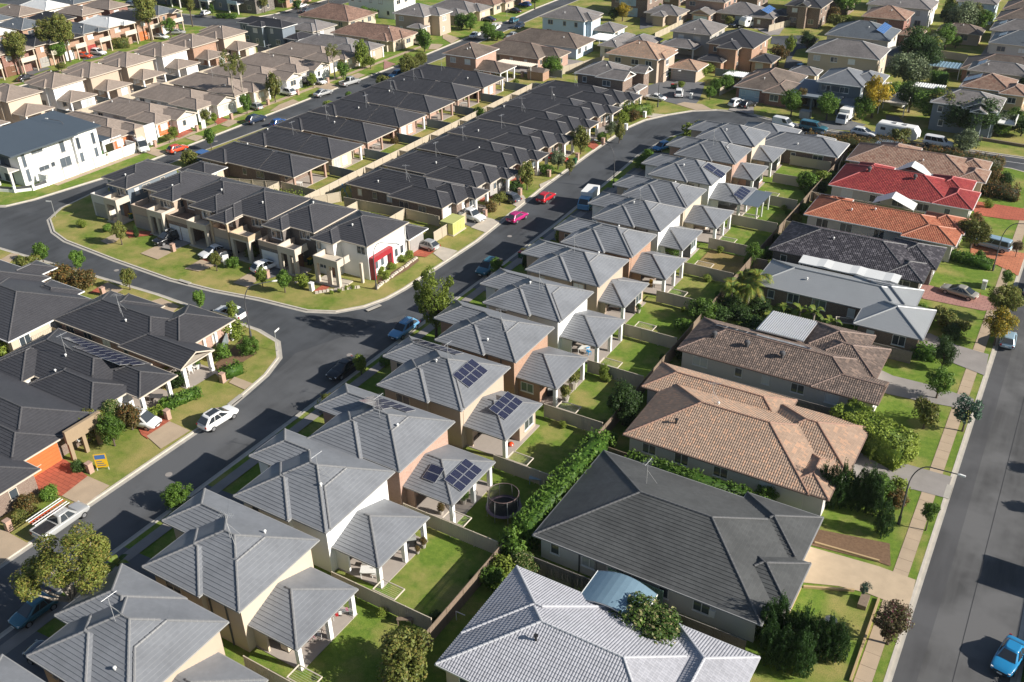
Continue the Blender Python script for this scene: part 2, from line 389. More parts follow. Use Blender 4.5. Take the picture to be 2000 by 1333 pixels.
def inside(p, poly):
    c = False; n = len(poly)
    for i in range(n):
        (xa, ya), (xb, yb) = poly[i], poly[i - 1]
        if (ya > p[1]) != (yb > p[1]) and p[0] < (xb - xa) * (p[1] - ya) / (yb - ya) + xa: c = not c
    return c
def snap(p):
    if any(inside(p, q) for q in BLK): return p
    best = (9e9, p)
    for q in BLK:
        for i in range(len(q)):
            a, b = Vector(q[i - 1]), Vector(q[i]); d = b - a; t = max(0, min(1, (Vector(p) - a).dot(d) / max(1e-9, d.length_squared))); r_ = a + d * t; L = (r_ - Vector(p)).length
            if L < best[0]: best = (L, tuple(r_))
    return best[1]
def block(poly, mat='lawn', kerb=True):
    BLK.append(offset_ring(poly if sum(poly[i - 1][0] * poly[i][1] - poly[i][0] * poly[i - 1][1] for i in range(len(poly))) > 0 else poly[::-1], -.02))
    a = sum(poly[i][0] * poly[(i + 1) % len(poly)][1] - poly[(i + 1) % len(poly)][0] * poly[i][1] for i in range(len(poly)))
    if a < 0: poly = poly[::-1]
    sheet('lawn', poly, 0, mat, .3)
    o1 = offset_ring(poly, -.05); i1 = offset_ring(poly, .20); g1 = offset_ring(poly, -.5)
    b = MB(); n = len(poly)
    for i in range(n):
        j = (i + 1) % n
        b.face([(o1[i][0], o1[i][1], .012), (o1[j][0], o1[j][1], .012), (i1[j][0], i1[j][1], .016), (i1[i][0], i1[i][1], .016)], 0)
        b.face([(o1[i][0] , o1[i][1], ROADZ - .05), (o1[j][0], o1[j][1], ROADZ - .05), (o1[j][0], o1[j][1], .012), (o1[i][0], o1[i][1], .012)], 0)
        b.face([(g1[i][0], g1[i][1], ROADZ + .006), (g1[j][0], g1[j][1], ROADZ + .006), (o1[j][0], o1[j][1], ROADZ + .012), (o1[i][0], o1[i][1], ROADZ + .012)], 1)
    add('kerb', b.mesh('kerb', ['kerb', 'kerb_gutter']), kind='structure')
_sz = [0]
def paving(name, poly, m, z=None):
    _sz[0] += 1
    if name != 'road': poly = [snap(p) for p in poly]
    return sheet(name, poly, (.053 + .0007 * (_sz[0] % 60)) if z is None else z, m)

# ------------------------------------------------------------------ houses
def window_mesh(w, h, mull, trim):
    def f():
        b = MB(); t = .07; d = .05
        b.box(0, -d, 0, w, 0, t); b.box(0, -d, h - t, w, 0, h); b.box(0, -d, t, t, 0, h - t); b.box(w - t, -d, t, w, 0, h - t)
        for k in range(1, mull): b.box(w * k / mull - .03, -d, t, w * k / mull + .03, -.004, h - t)
        b.box(-.05, -.1, -.07, w + .05, -.002, -.004)
        return b.mesh('window_frame', trim)
    return cached(('win', round(w, 2), round(h, 2), mull, trim), f)
def pane_mesh(w, h, m):
    def f():
        b = MB(); b.face([(.075, -.014, .075), (w - .075, -.014, .075), (w - .075, -.014, h - .075), (.075, -.014, h - .075)]); return b.mesh('pane', m)
    return cached(('pane', round(w, 2), round(h, 2), m), f)
FR = {'S': 0, 'E': pi / 2, 'N': pi, 'W': -pi / 2}
def put_window(root, face, a, c, z, w, h, trim='trim_white', g='glass'):
    """face S/N: c = wall y, a = start along x; E/W: c = wall x, a = start along y (world)"""
    ox, oy = root.location.x, root.location.y
    p = {'S': (a - ox, c - oy - .004), 'N': (a + w - ox, c - oy + .004), 'E': (c - ox + .004, a - oy), 'W': (c - ox - .004, a + w - oy)}[face]
    f = add('window', window_mesh(w, h, 2 if w > 1.1 else 1, trim), root, (p[0], p[1], z), (0, 0, FR[face]))
    add('pane', pane_mesh(w, h, g), f)
def put_door(root, face, a, c, z, w, h, m='door_white', name='garage_door', rows=4):
    ox, oy = root.location.x, root.location.y
    def f():
        b = MB(); hh = h / rows
        for k in range(rows): b.box(0, -.05, k * hh + .01, w, 0, (k + 1) * hh - .01)
        b.box(-.06, -.03, 0, 0, 0, h + .06); b.box(w, -.03, 0, w + .06, 0, h + .06); b.box(0, -.03, h, w, 0, h + .06)
        return b.mesh(name, m)
    p = {'S': (a - ox, c - oy - .004), 'N': (a + w - ox, c - oy + .004), 'E': (c - ox + .004, a - oy), 'W': (c - ox - .004, a + w - oy)}[face]
    add(name, cached((name, round(w, 2), h, m, rows), f), root, (p[0], p[1], z), (0, 0, FR[face]))

class Blk:
    def __init__(s, x0, y0, x1, y1, eave, p=23, g='', open=False, ins=.5, z0=0.0, wall=None, roof=None):
        s.x0, s.y0, s.x1, s.y1, s.e, s.p, s.g, s.open, s.ins, s.z0, s.wall, s.roof = x0, y0, x1, y1, eave, p, g, open, ins, z0, wall, roof
        s.lx = (x1 - x0) >= (y1 - y0); s.half = min(x1 - x0, y1 - y0) / 2; s.k = tan(R(p))
        if s.lx and 'S' in g or s.lx and 'N' in g:
            s.lx = False; s.half = (x1 - x0) / 2
        elif (not s.lx) and ('E' in g or 'W' in g):
            s.lx = True; s.half = (y1 - y0) / 2
    def z(s, x, y):
        if not (s.x0 <= x <= s.x1 and s.y0 <= y <= s.y1): return -1e9
        d = []
        if s.lx:
            d = [y - s.y0, s.y1 - y]
            if 'W' not in s.g: d.append(x - s.x0)
            if 'E' not in s.g: d.append(s.x1 - x)
        else:
            d = [x - s.x0, s.x1 - x]
            if 'S' not in s.g: d.append(y - s.y0)
            if 'N' not in s.g: d.append(s.y1 - y)
        return s.e + min(d) * s.k
    def faces(s):
        x0, y0, x1, y1, h = s.x0, s.y0, s.x1, s.y1, s.half
        hp = lambda c: 0.0 if c in s.g else 1.0
        out = []
        if s.lx:
            out.append(((x0, y0), (1, 0), (0, 1), x1 - x0, hp('W'), hp('E'))); out.append(((x1, y1), (-1, 0), (0, -1), x1 - x0, hp('E'), hp('W')))
            if hp('E'): out.append(((x1, y0), (0, 1), (-1, 0), y1 - y0, 1, 1))
            if hp('W'): out.append(((x0, y1), (0, -1), (1, 0), y1 - y0, 1, 1))
        else:
            out.append(((x1, y0), (0, 1), (-1, 0), y1 - y0, hp('S'), hp('N'))); out.append(((x0, y1), (0, -1), (1, 0), y1 - y0, hp('N'), hp('S')))
            if hp('S'): out.append(((x0, y0), (1, 0), (0, 1), x1 - x0, 1, 1))
            if hp('N'): out.append(((x1, y1), (-1, 0), (0, -1), x1 - x0, 1, 1))
        return out
    def lines(s):
        x0, y0, x1, y1, h, e = s.x0, s.y0, s.x1, s.y1, s.half, s.e; t = e + h * s.k
        if s.lx:
            ym = (y0 + y1) / 2; a = (x0 + (0 if 'W' in s.g else h), ym, t); b = (x1 - (0 if 'E' in s.g else h), ym, t); L = []
            if b[0] - a[0] > .05: L.append((a, b))
            if 'W' not in s.g: L += [((x0, y0, e), a), ((x0, y1, e), a)]
            if 'E' not in s.g: L += [((x1, y0, e), b), ((x1, y1, e), b)]
        else:
            xm = (x0 + x1) / 2; a = (xm, y0 + (0 if 'S' in s.g else h), t); b = (xm, y1 - (0 if 'N' in s.g else h), t); L = []
            if b[1] - a[1] > .05: L.append((a, b))
            if 'S' not in s.g: L += [((x0, y0, e), a), ((x1, y0, e), a)]
            if 'N' not in s.g: L += [((x0, y1, e), b), ((x1, y1, e), b)]
        return L

class House: pass
def tiles(b, blk, ox, oy, style):
    k = blk.k; step = .33 if style != 'metal' else 1e9
    prof = [(0, 0), (.22, .026), (.5, .042), (.78, .026)]
    for (o, sd, td, L, kl, kr) in blk.faces():
        n = max(1, int(math.ceil(blk.half / step - .05))); st = blk.half / n
        hh = .042 if style != 'metal' else 0.0
        def P(s_, t_, dz): return (o[0] + sd[0] * s_ + td[0] * t_ - ox, o[1] + sd[1] * s_ + td[1] * t_ - oy, blk.e + t_ * k + dz)
        ph = rnd.random() * 50
        for j in range(n):
            t0, t1 = j * st, (j + 1) * st
            a0, b0, a1, b1 = kl * t0, L - kr * t0, kl * t1, L - kr * t1
            if b1 < a1: b1 = a1 = (a1 + b1) / 2
            if style == 'wave':
                xs = []; c = math.floor(a0 / .23)
                while c * .23 < b0:
                    for f_, h_ in prof:
                        q = (c + f_) * .23
                        if a0 - 1e-6 <= q <= b0: xs.append((q, h_))
                    c += 1
                xs = [(a0, .02)] + [q for q in xs if a0 + .01 < q[0] < b0 - .01] + [(b0, .02)]
                base = len(b.v); m = len(xs)
                for (q, h_) in xs: b.v.append(P(q, t0, .03 + h_))
                for (q, h_) in xs: b.v.append(P(min(max(q, a1), b1), t1, h_ * .98))
                for (q, h_) in xs: b.v.append(P(q, t0, -.004))
                for i in range(m - 1):
                    u = xs[i][0] / .23 + ph; u2 = u + .02
                    b.f.append((base + i, base + i + 1, base + m + i + 1, base + m + i)); b.m.append(0); b.uv += [(u2, j + .1)] * 4
                    b.f.append((base + 2 * m + i, base + 2 * m + i + 1, base + i + 1, base + i)); b.m.append(0); b.uv += [(u2, j + .1)] * 4
            else:
                u0, u1 = a0 / .3 + ph, b0 / .3 + ph
                b.face([P(a0, t0, hh), P(b0, t0, hh), P(b1, t1, .003), P(a1, t1, .003)], 0, [(u0, j + .02), (u1, j + .02), (b1 / .3 + ph, j + .98), (a1 / .3 + ph, j + .98)])
                if hh: b.face([P(a0, t0, -.004), P(b0, t0, -.004), P(b0, t0, hh), P(a0, t0, hh)], 0, [(u0, j + .02), (u1, j + .02), (u1, j + .03), (u0, j + .03)])

def house(label, blocks, wall, roof, name='house', cat='house', group=None, style='flat', near=1, win=True, trim='trim_white', gut=None, vents=1, ant=0, seed=None, winE=True, blind=.3):
    rr = random.Random(seed if seed is not None else hash(label) & 0xffff if False else sum(ord(c) * (i + 1) for i, c in enumerate(label)))
    B = [Blk(*q[:5], **(q[5] if len(q) > 5 else {})) for q in blocks]
    for i, q in enumerate(B):
        d = .007 * i; q.x0 += d; q.y0 += d; q.x1 -= d; q.y1 -= d; q.e += .0045 * i
        if q.lx: q.half = (q.y1 - q.y0) / 2 if True else q.half
        else: q.half = (q.x1 - q.x0) / 2
    ox, oy = round((B[0].x0 + B[0].x1) / 2, 2), round((B[0].y0 + B[0].y1) / 2, 2)
    root = thing(name, label, cat, (ox, oy, 0), 0, group)
    h = House(); h.root = root; h.B = B; h.rr = rr; h.ox, h.oy = ox, oy
    h.z = lambda x, y: max(q.z(x, y) for q in B)
    # walls
    wm = [wall]; wb_ = MB()
    for i, q in enumerate(B):
        if q.open: continue
        w = q.wall or wall
        if w not in wm: wm.append(w)
        mi = wm.index(w); n = q.ins + .004 * i
        x0, y0, x1, y1 = q.x0 + n - ox, q.y0 + n - oy, q.x1 - n - ox, q.y1 - n - oy; q.w = (x0 + ox, y0 + oy, x1 + ox, y1 + oy)
        wb_.box(x0, y0, q.z0 - .02, x1, y1, q.e - .1, mi, 'TB')
        for c in q.g:
            hh = (q.y1 - q.y0) / 2 * q.k if c in 'EW' else (q.x1 - q.x0) / 2 * q.k
            X = {'E': x1, 'W': x0}.get(c); Y = {'N': y1, 'S': y0}.get(c)
            e = q.e - .1
            if c in 'EW':
                d = n; zz = e
                wb_.face([(X, y0 - n + .1, zz), (X, y1 + n - .1, zz), (X, (y0 + y1) / 2, zz + hh + .02)][::(1 if c == 'E' else -1)], mi, [(0, 0), (y1 - y0, 0), ((y1 - y0) / 2, hh)][::(1 if c == 'E' else -1)])
            else:
                zz = e
                wb_.face([(x0 - n + .1, Y, zz), (x1 + n - .1, Y, zz), ((x0 + x1) / 2, Y, zz + hh + .02)][::(1 if c == 'S' else -1)], mi, [(0, 0), (x1 - x0, 0), ((x1 - x0) / 2, hh)][::(1 if c == 'S' else -1)])
    if wb_.f: add('wall', wb_.mesh('wall', wm), root)
    # roof: gutters, fascia, soffit
    gb = MB(); gm = gut or trim
    for q in B:
        x0, y0, x1, y1, e = q.x0 - ox, q.y0 - oy, q.x1 - ox, q.y1 - oy, q.e
        gb.box(x0 - .09, y0 - .09, e - .13, x1 + .09, y0 + .02, e + .012); gb.box(x0 - .09, y1 - .02, e - .13, x1 + .09, y1 + .09, e + .012)
        gb.box(x0 - .09, y0 + .02, e - .13, x0 + .02, y1 - .02, e + .012); gb.box(x1 - .02, y0 + .02, e - .13, x1 + .09, y1 - .02, e + .012)
        gb.face([(x0, y1, e - .12), (x1, y1, e - .12), (x1, y0, e - .12), (x0, y0, e - .12)])
        for c in q.g:      # barge boards on gables
            t = e + q.half * q.k
            if c in 'EW':
                X = x1 if c == 'E' else x0; ym = (y0 + y1) / 2
                for ya in (y0, y1): gb.face([(X + (.03 if c == 'E' else -.03), ya, e - .14), (X + (.03 if c == 'E' else -.03), ym, t - .14), (X + (.03 if c == 'E' else -.03), ym, t + .03), (X + (.03 if c == 'E' else -.03), ya, e + .03)])
            else:
                Y = y1 if c == 'N' else y0; xm = (x0 + x1) / 2
                for xa in (x0, x1): gb.face([(xa, Y + (.03 if c == 'N' else -.03), e - .14), (xm, Y + (.03 if c == 'N' else -.03), t - .14), (xm, Y + (.03 if c == 'N' else -.03), t + .03), (xa, Y + (.03 if c == 'N' else -.03), e + .03)])
    ro = add('roof', gb.mesh('roof', gm), root); h.ro = ro
    mats = {}
    for q in B: mats.setdefault(q.roof or roof, []).append(q)
    for m_, qs in mats.items():
        tb = MB()
        for q in qs: tiles(tb, q, ox, oy, 'metal' if m_.startswith('metal') else style)
        add('roof_tiles' if not m_.startswith('metal') else 'roof_sheeting', tb.mesh('roof_tiles', m_), ro, kind='stuff' if not m_.startswith('metal') else None)
    # ridge and hip caps, only where they stand clear of the other blocks
    allb = MB()
    for i, q in enumerate(B):
        cm = CAP[q.roof or roof]
        for a, b in q.lines():
            A, Bv = Vector(a), Vector(b); L = (Bv - A).length; n = max(2, int(L / .42)); vis = []
            for j in range(n + 1):
                p = A.lerp(Bv, j / n); o = max([u.z(p.x, p.y) for k_, u in enumerate(B) if k_ != i] + [-1e9])
                vis.append(o < p.z - .012)
            j = 0
            while j <= n:
                if not vis[j]: j += 1; continue
                k_ = j
                while k_ + 1 <= n and vis[k_ + 1]: k_ += 1
                if k_ > j:
                    pts, rs = [], []
                    for u in range(j, k_ + 1):
                        p = A.lerp(Bv, u / n) - Vector((ox, oy, -.03))
                        if near >= 2 and u > j:
                            pp = A.lerp(Bv, (u - .06) / n) - Vector((ox, oy, -.03)); pts.append(pp); rs.append(.085)
                        pts.append(p); rs.append(.115 if near >= 2 else .11)
                    if near < 2: pts = [pts[0], pts[-1]]; rs = [rs[0], rs[-1]]
                    cb = MB() if near else allb
                    cb.tube(pts, rs, 6 if near else 4)
                    if near: add('ridge_cap', cb.mesh('ridge_cap', cm, smooth=False), ro)
                j = k_ + 1
    if not near and allb.f: add('ridge_caps', allb.mesh('ridge_cap', CAP[roof]), ro)
    # windows on the walls that are clear of other blocks
    if win:
        for i, q in enumerate(B):
            if q.open: continue
            x0, y0, x1, y1 = q.w
            lv = ([1.0] if q.z0 < 1 else []) + ([q.e - 1.75] if q.e > 4 else [])
            for f_ in ('SE' if winE else 'S'):
                L = (x1 - x0) if f_ == 'S' else (y1 - y0)
                for zz in lv:
                    a = .8 + rr.random() * .8
                    while a + 1.9 < L - .4:
                        w = rr.choice([.9, 1.5, 1.8]); hh = 1.15 if zz > 2 or w < 1 else rr.choice([1.2, 1.35])
                        if a + w > L - .3: break
                        pt = [(x0 + a, y0 - .35), (x0 + a + w, y0 - .35)] if f_ == 'S' else [(x1 + .35, y0 + a), (x1 + .35, y0 + a + w)]
                        ok = True
                        for j, u in enumerate(B):
                            if j == i: continue
                            for (px, py) in pt:
                                if u.x0 + u.ins - .3 < px < u.x1 - u.ins + .3 and u.y0 + u.ins - .3 < py < u.y1 - u.ins + .3 and not (u.open and zz < u.e - 1.3) and zz < u.e + 1.2 and (zz + hh > u.z0): ok = False
                                if u.x0 < px < u.x1 and u.y0 < py < u.y1 and zz < u.z(px, py) < zz + hh + .3: ok = False
                                if u.x0 < px < u.x1 and u.y0 < py < u.y1 and u.e < zz < u.z(px, py): ok = False
                        if ok: put_window(root, f_, (x0 if f_ == 'S' else y0) + a, y0 if f_ == 'S' else x1, zz, w, hh, trim, 'glass_blind' if rr.random() < blind else 'glass')
                        a += w + rr.uniform(1.4, 3.2)
    for _ in range(vents):
        q = B[0]; x = rr.uniform(q.x0 + q.half * .9, q.x1 - q.half * .6); y = rr.uniform(q.y0 + 1.2, q.y0 + q.half * .9) if rr.random() < .8 else rr.uniform(q.y0 + q.half, q.y1 - 1)
        roof_vent(h, x, y)
    if ant:
        q = B[0]; antenna(h, (q.x0 + q.x1) / 2 + rr.uniform(-1, 1.5), (q.y0 + q.y1) / 2 - rr.uniform(.3, 1.2), rr.choice([0, 1]))
    return h
def rot_on(h, x, y, up=None):
    e = .05; z = h.z(x, y)
    nx = -(h.z(x + e, y) - h.z(x - e, y)) / (2 * e); ny = -(h.z(x, y + e) - h.z(x, y - e)) / (2 * e)
    n = Vector((nx, ny, 1)).normalized()
    return z, n
def roof_vent(h, x, y):
    def f():
        b = MB(); b.tube([(0, 0, -.1), (0, 0, .22)], .09, 8); b.tube([(0, 0, .22), (0, 0, .3), (0, 0, .42), (0, 0, .5)], [.13, .19, .17, .05], 10); return b.mesh('roof_vent', 'trim_white', True)
    add('roof_vent', cached('vent', f), h.root, (x - h.ox, y - h.oy, h.z(x, y)), scale=(.75, .75, .75))
def flue(h, x, y):
    def f():
        b = MB(); b.tube([(0, 0, -.3), (0, 0, .5)], .1, 8); b.tube([(0, 0, .5), (0, 0, .56)], .2, 8); return b.mesh('flue', 'black_plastic')
    add('flue', cached('flue', f), h.root, (x - h.ox, y - h.oy, h.z(x, y)))
def antenna(h, x, y, kind=0):
    def f():
        b = MB(); b.tube([(0, 0, -.3), (0, 0, 2.6)], .022, 5)
        b.tube([(-.55, 0, 2.45), (.75, 0, 2.45)], .014, 4)
        for i in range(8):
            l = .5 - .035 * i; b.tube([(-.5 + i * .16, -l, 2.45), (-.5 + i * .16, l, 2.45)], .008, 3)
        b.tube([(0, 0, 1.6), (.8, .5, -.1)], .014, 3); b.tube([(0, 0, 1.6), (.7, -.7, -.1)], .014, 3)
        return b.mesh('tv_antenna', 'alu')
    add('tv_antenna', cached('ant', f), h.root, (x - h.ox, y - h.oy, h.z(x, y)), (0, 0, kind * 1.1 + .4))
def solar(h, x, y, face, rows, cols, blue=False, w=1.0, l=1.65):
    """array of panels centred at (x, y); face = slope direction"""
    z, n = rot_on(h, x, y)
    t = {'E': Vector((0, 1, 0)), 'W': Vector((0, -1, 0)), 'S': Vector((1, 0, 0)), 'N': Vector((-1, 0, 0))}[face]
    u = n.cross(t).normalized(); t = u.cross(n).normalized()
    def f():
        b = MB(); b.box(-w / 2 + .005, -l / 2 + .005, .06, w / 2 - .005, l / 2 - .005, .1, 1)
        b.face([(-w / 2 + .03, -l / 2 + .03, .104), (w / 2 - .03, -l / 2 + .03, .104), (w / 2 - .03, l / 2 - .03, .104), (-w / 2 + .03, l / 2 - .03, .104)], 0, [(0, 0), (w, 0), (w, l), (0, l)])
        return b.mesh('solar_panel', ['solar_blue' if blue else 'solar_cells', 'alu'])
    me = cached(('sol', blue, w, l), f)
    m = Matrix((t, u, n)).transposed().to_euler()
    for i in range(rows):
        for j in range(cols):
            p = Vector((x - h.ox, y - h.oy, z)) + t * ((j - (cols - 1) / 2) * (w + .02)) + u * ((i - (rows - 1) / 2) * (l + .03)) + n * .05
            add('solar_panel', me, h.root, p, m)
def column(h, x, y, z1, w=.35, m='column_white', z0=0):
    def f():
        b = MB(); b.box(-w / 2, -w / 2, z0, w / 2, w / 2, z1); return b.mesh('column', m)
    add('column', cached(('col', w, z1, m, z0), f), h.root, (x - h.ox, y - h.oy, 0))
def slab(h, x0, y0, x1, y1, z1=.07, m='patio_tile', name='patio', z0=-.05):
    b = MB(); b.box(x0 - h.ox, y0 - h.oy, z0, x1 - h.ox, y1 - h.oy, z1); return add(name, b.mesh(name, m), h.root)
def pbox(h, name, x0, y0, z0, x1, y1, z1, m, label=None):
    b = MB(); b.box(x0 - h.ox, y0 - h.oy, z0, x1 - h.ox, y1 - h.oy, z1); return add(name, b.mesh(name, m), h.root, label=label)
def downpipe(h, x, y, z1, m='trim_dark', z0=0):
    def f():
        b = MB(); b.box(-.05, -.05, z0, .05, .05, z1); return b.mesh('downpipe', m)
    add('downpipe', cached(('dp', z1, m, z0), f), h.root, (x - h.ox, y - h.oy, 0))

# ------------------------------------------------------------------ vegetation
def leafcloud(name, m, n, leaf, clumps, cr, seed, shape='ball', flat=.25, elong=1.6):
    """leaf-sized quads spread over clumps inside a unit volume"""
    g = np.random.default_rng(seed)
    C = []
    while len(C) < clumps:
        p = g.uniform(-1, 1, 3)
        if shape == 'ball':
            if np.linalg.norm(p) > 1 or (np.linalg.norm(p) < .35 and g.random() < .7): continue
            p = p * (1 - cr * .8)
        elif shape == 'cone':
            hgt = (p[2] + 1) / 2; r = (1 - hgt ** 2.4) ** .8 * (.55 + .45 * min(1, hgt * 4))
            if hypot(p[0], p[1]) > r: continue
            p = p * np.array([1 - cr * .6, 1 - cr * .6, .95])
        elif shape == 'box':
            q = int(g.integers(0, 6)); a = q // 2
            if g.random() < .8 and q != 4: p[a] = (1 if q % 2 else -1) * g.uniform(.8, 1)
            p = p * np.array([1, 1, 1])
        elif shape == 'umbrella':
            if hypot(p[0], p[1]) > 1: continue
            p[2] = p[2] * .5 + .4 * (1 - hypot(p[0], p[1]) ** 2)
            p = p * (1 - cr * .6)
        C.append(p)
    C = np.array(C); rad = cr * g.uniform(.5, 1.4, clumps)
    idx = g.integers(0, clumps, n)
    d = g.normal(size=(n, 3)); d /= np.linalg.norm(d, axis=1)[:, None]
    rr = g.uniform(.45, 1.05, n) ** .6
    if shape == 'box': pos = C[idx] + d * (np.array(cr)[None, :] if np.ndim(cr) else cr) * rr[:, None]
    else: pos = C[idx] + d * rad[idx][:, None] * rr[:, None]
    nor = d + g.normal(size=(n, 3)) * .55 + np.array([0, 0, flat]); nor /= np.linalg.norm(nor, axis=1)[:, None]
    rv = g.normal(size=(n, 3)); t = np.cross(nor, rv); t /= np.linalg.norm(t, axis=1)[:, None]; b = np.cross(nor, t)
    s = leaf * g.uniform(.6, 1.35, n)[:, None]
    if np.ndim(leaf): s = np.array(leaf)[None, :] * g.uniform(.6, 1.35, n)[:, None]
    v = np.stack([pos - t * s * elong * .5, pos - b * s * .5 + t * s * .1, pos + t * s * elong * .5, pos + b * s * .5 + t * s * .1], 1).reshape(-1, 3)
    me = bpy.data.meshes.new(name); me.vertices.add(n * 4); me.vertices.foreach_set('co', v.astype(np.float32).ravel())
    me.loops.add(n * 4); me.loops.foreach_set('vertex_index', np.arange(n * 4, dtype=np.int32))
    me.polygons.add(n); me.polygons.foreach_set('loop_start', np.arange(0, n * 4, 4, dtype=np.int32))
    uvl = me.uv_layers.new(name='UVMap'); crand = g.random(clumps)
    u = np.repeat(np.clip(crand[idx] * .55 + g.random(n) * .55, 0, 1), 4); w = np.repeat(g.random(n) * .6 + crand[idx][::-1] * .4, 4)
    uvl.data.foreach_set('uv', np.stack([u, w], 1).astype(np.float32).ravel())
    me.materials.append(M[m]); me.update(); me.validate(); return me, C
LEAF = {}
def crown(kind):
    if kind in LEAF: return LEAF[kind]
    m, n, leaf, cl, cr, shape = {
        'street': ('leaf_green', 1500, .15, 26, .34, 'ball'), 'street_lime': ('leaf_lime', 1500, .14, 26, .33, 'ball'), 'street_olive': ('leaf_olive', 1500, .14, 24, .34, 'ball'),
        'bush': ('leaf_green', 1300, .16, 24, .42, 'ball'), 'bush_dark': ('leaf_dark', 1500, .14, 30, .38, 'ball'), 'bush_olive': ('leaf_olive', 1300, .15, 24, .42, 'ball'), 'bush_lime': ('leaf_lime', 1100, .17, 20, .42, 'ball'),
        'bush_rust': ('leaf_rust', 1400, .13, 26, .4, 'ball'), 'bush_flower': ('leaf_flower', 7000, .095, 70, .32, 'ball'), 'bush_grey': ('leaf_greygreen', 1800, .12, 30, .36, 'ball'), 'purple': ('leaf_purple', 2600, .09, 34, .34, 'ball'),
        'big': ('leaf_green', 3600, .085, 44, .30, 'ball'), 'big_dark': ('leaf_dark', 4200, .085, 46, .32, 'ball'), 'big_olive': ('leaf_olive', 3600, .09, 40, .32, 'ball'), 'gumtall': ('leaf_lime', 4800, .065, 34, .25, 'ball'),
        'gumspread': ('leaf_gum', 9500, .045, 34, .21, 'umbrella'), 'yellow': ('leaf_autumn', 3200, .09, 36, .34, 'ball'), 'gold': ('leaf_yellow', 2600, .09, 30, .36, 'ball'), 'wisp': ('leaf_olive', 1300, .075, 16, .26, 'ball'),
        'cypress': ('leaf_cypress', 5600, .065, 260, .13, 'cone'), 'blue': ('leaf_blue', 900, .13, 18, .33, 'ball'), 'round_green': ('leaf_green', 3400, .085, 60, .26, 'ball'),
    }[kind]
    me, C = leafcloud('crown', m, int(n * 2.2), leaf * .68, cl, cr, len(LEAF) + 11, shape); LEAF[kind] = (me, C); return LEAF[kind]
def tree(x, y, kind, h, r, label, cat='tree', group=None, rz=None, cb=None, name='tree', bark='bark', limbs=6, lean=(0, 0)):
    """crown of radius r with its top at h; cb = height of the crown's underside"""
    me, C = crown(kind); cb = max(.15, h - 2.1 * r) if cb is None else cb
    hz = (h - cb) / 2; zc = cb + hz
    if rz is None: rz = rnd.random() * 6.28
    root = thing(name, label, cat, (x, y, 0), rz, group)
    b = MB(); tr = max(.05, r * .065)
    top = Vector((lean[0], lean[1], zc))
    b.tube([(0, 0, -.05), (lean[0] * .3, lean[1] * .3, cb * .5), (lean[0] * .8, lean[1] * .8, cb + hz * .3), tuple(top)], [tr * 1.3, tr, tr * .8, tr * .35], 7)
    for i in range(limbs):
        c = C[i * len(C) // max(1, limbs)]; e = Vector((c[0] * r + lean[0], c[1] * r + lean[1], zc + c[2] * hz)); s = Vector((lean[0] * .7, lean[1] * .7, cb * .8 + hz * .15))
        b.tube([s, s.lerp(e, .5) + Vector((0, 0, -.06 * r)), e], [tr * .6, tr * .4, tr * .15], 5)
    add('trunk', b.mesh('trunk', bark, True), root)
    add('crown', me, root, (lean[0], lean[1], zc), (0, 0, 0), (r * rnd.uniform(.9, 1.1), r * rnd.uniform(.9, 1.1), hz))
    return root
def shrub(x, y, kind, r, label, h=None, cat='shrub', group=None, name='shrub', sx=1.0, rz=None):
    me, C = crown(kind); h = h or r * 1.7
    o = add(name, me, None, (x, y, h * .46), (0, 0, rnd.random() * 6.28 if rz is None else rz), (r * sx, r, h * .54)); return tag(o, label, cat, group)
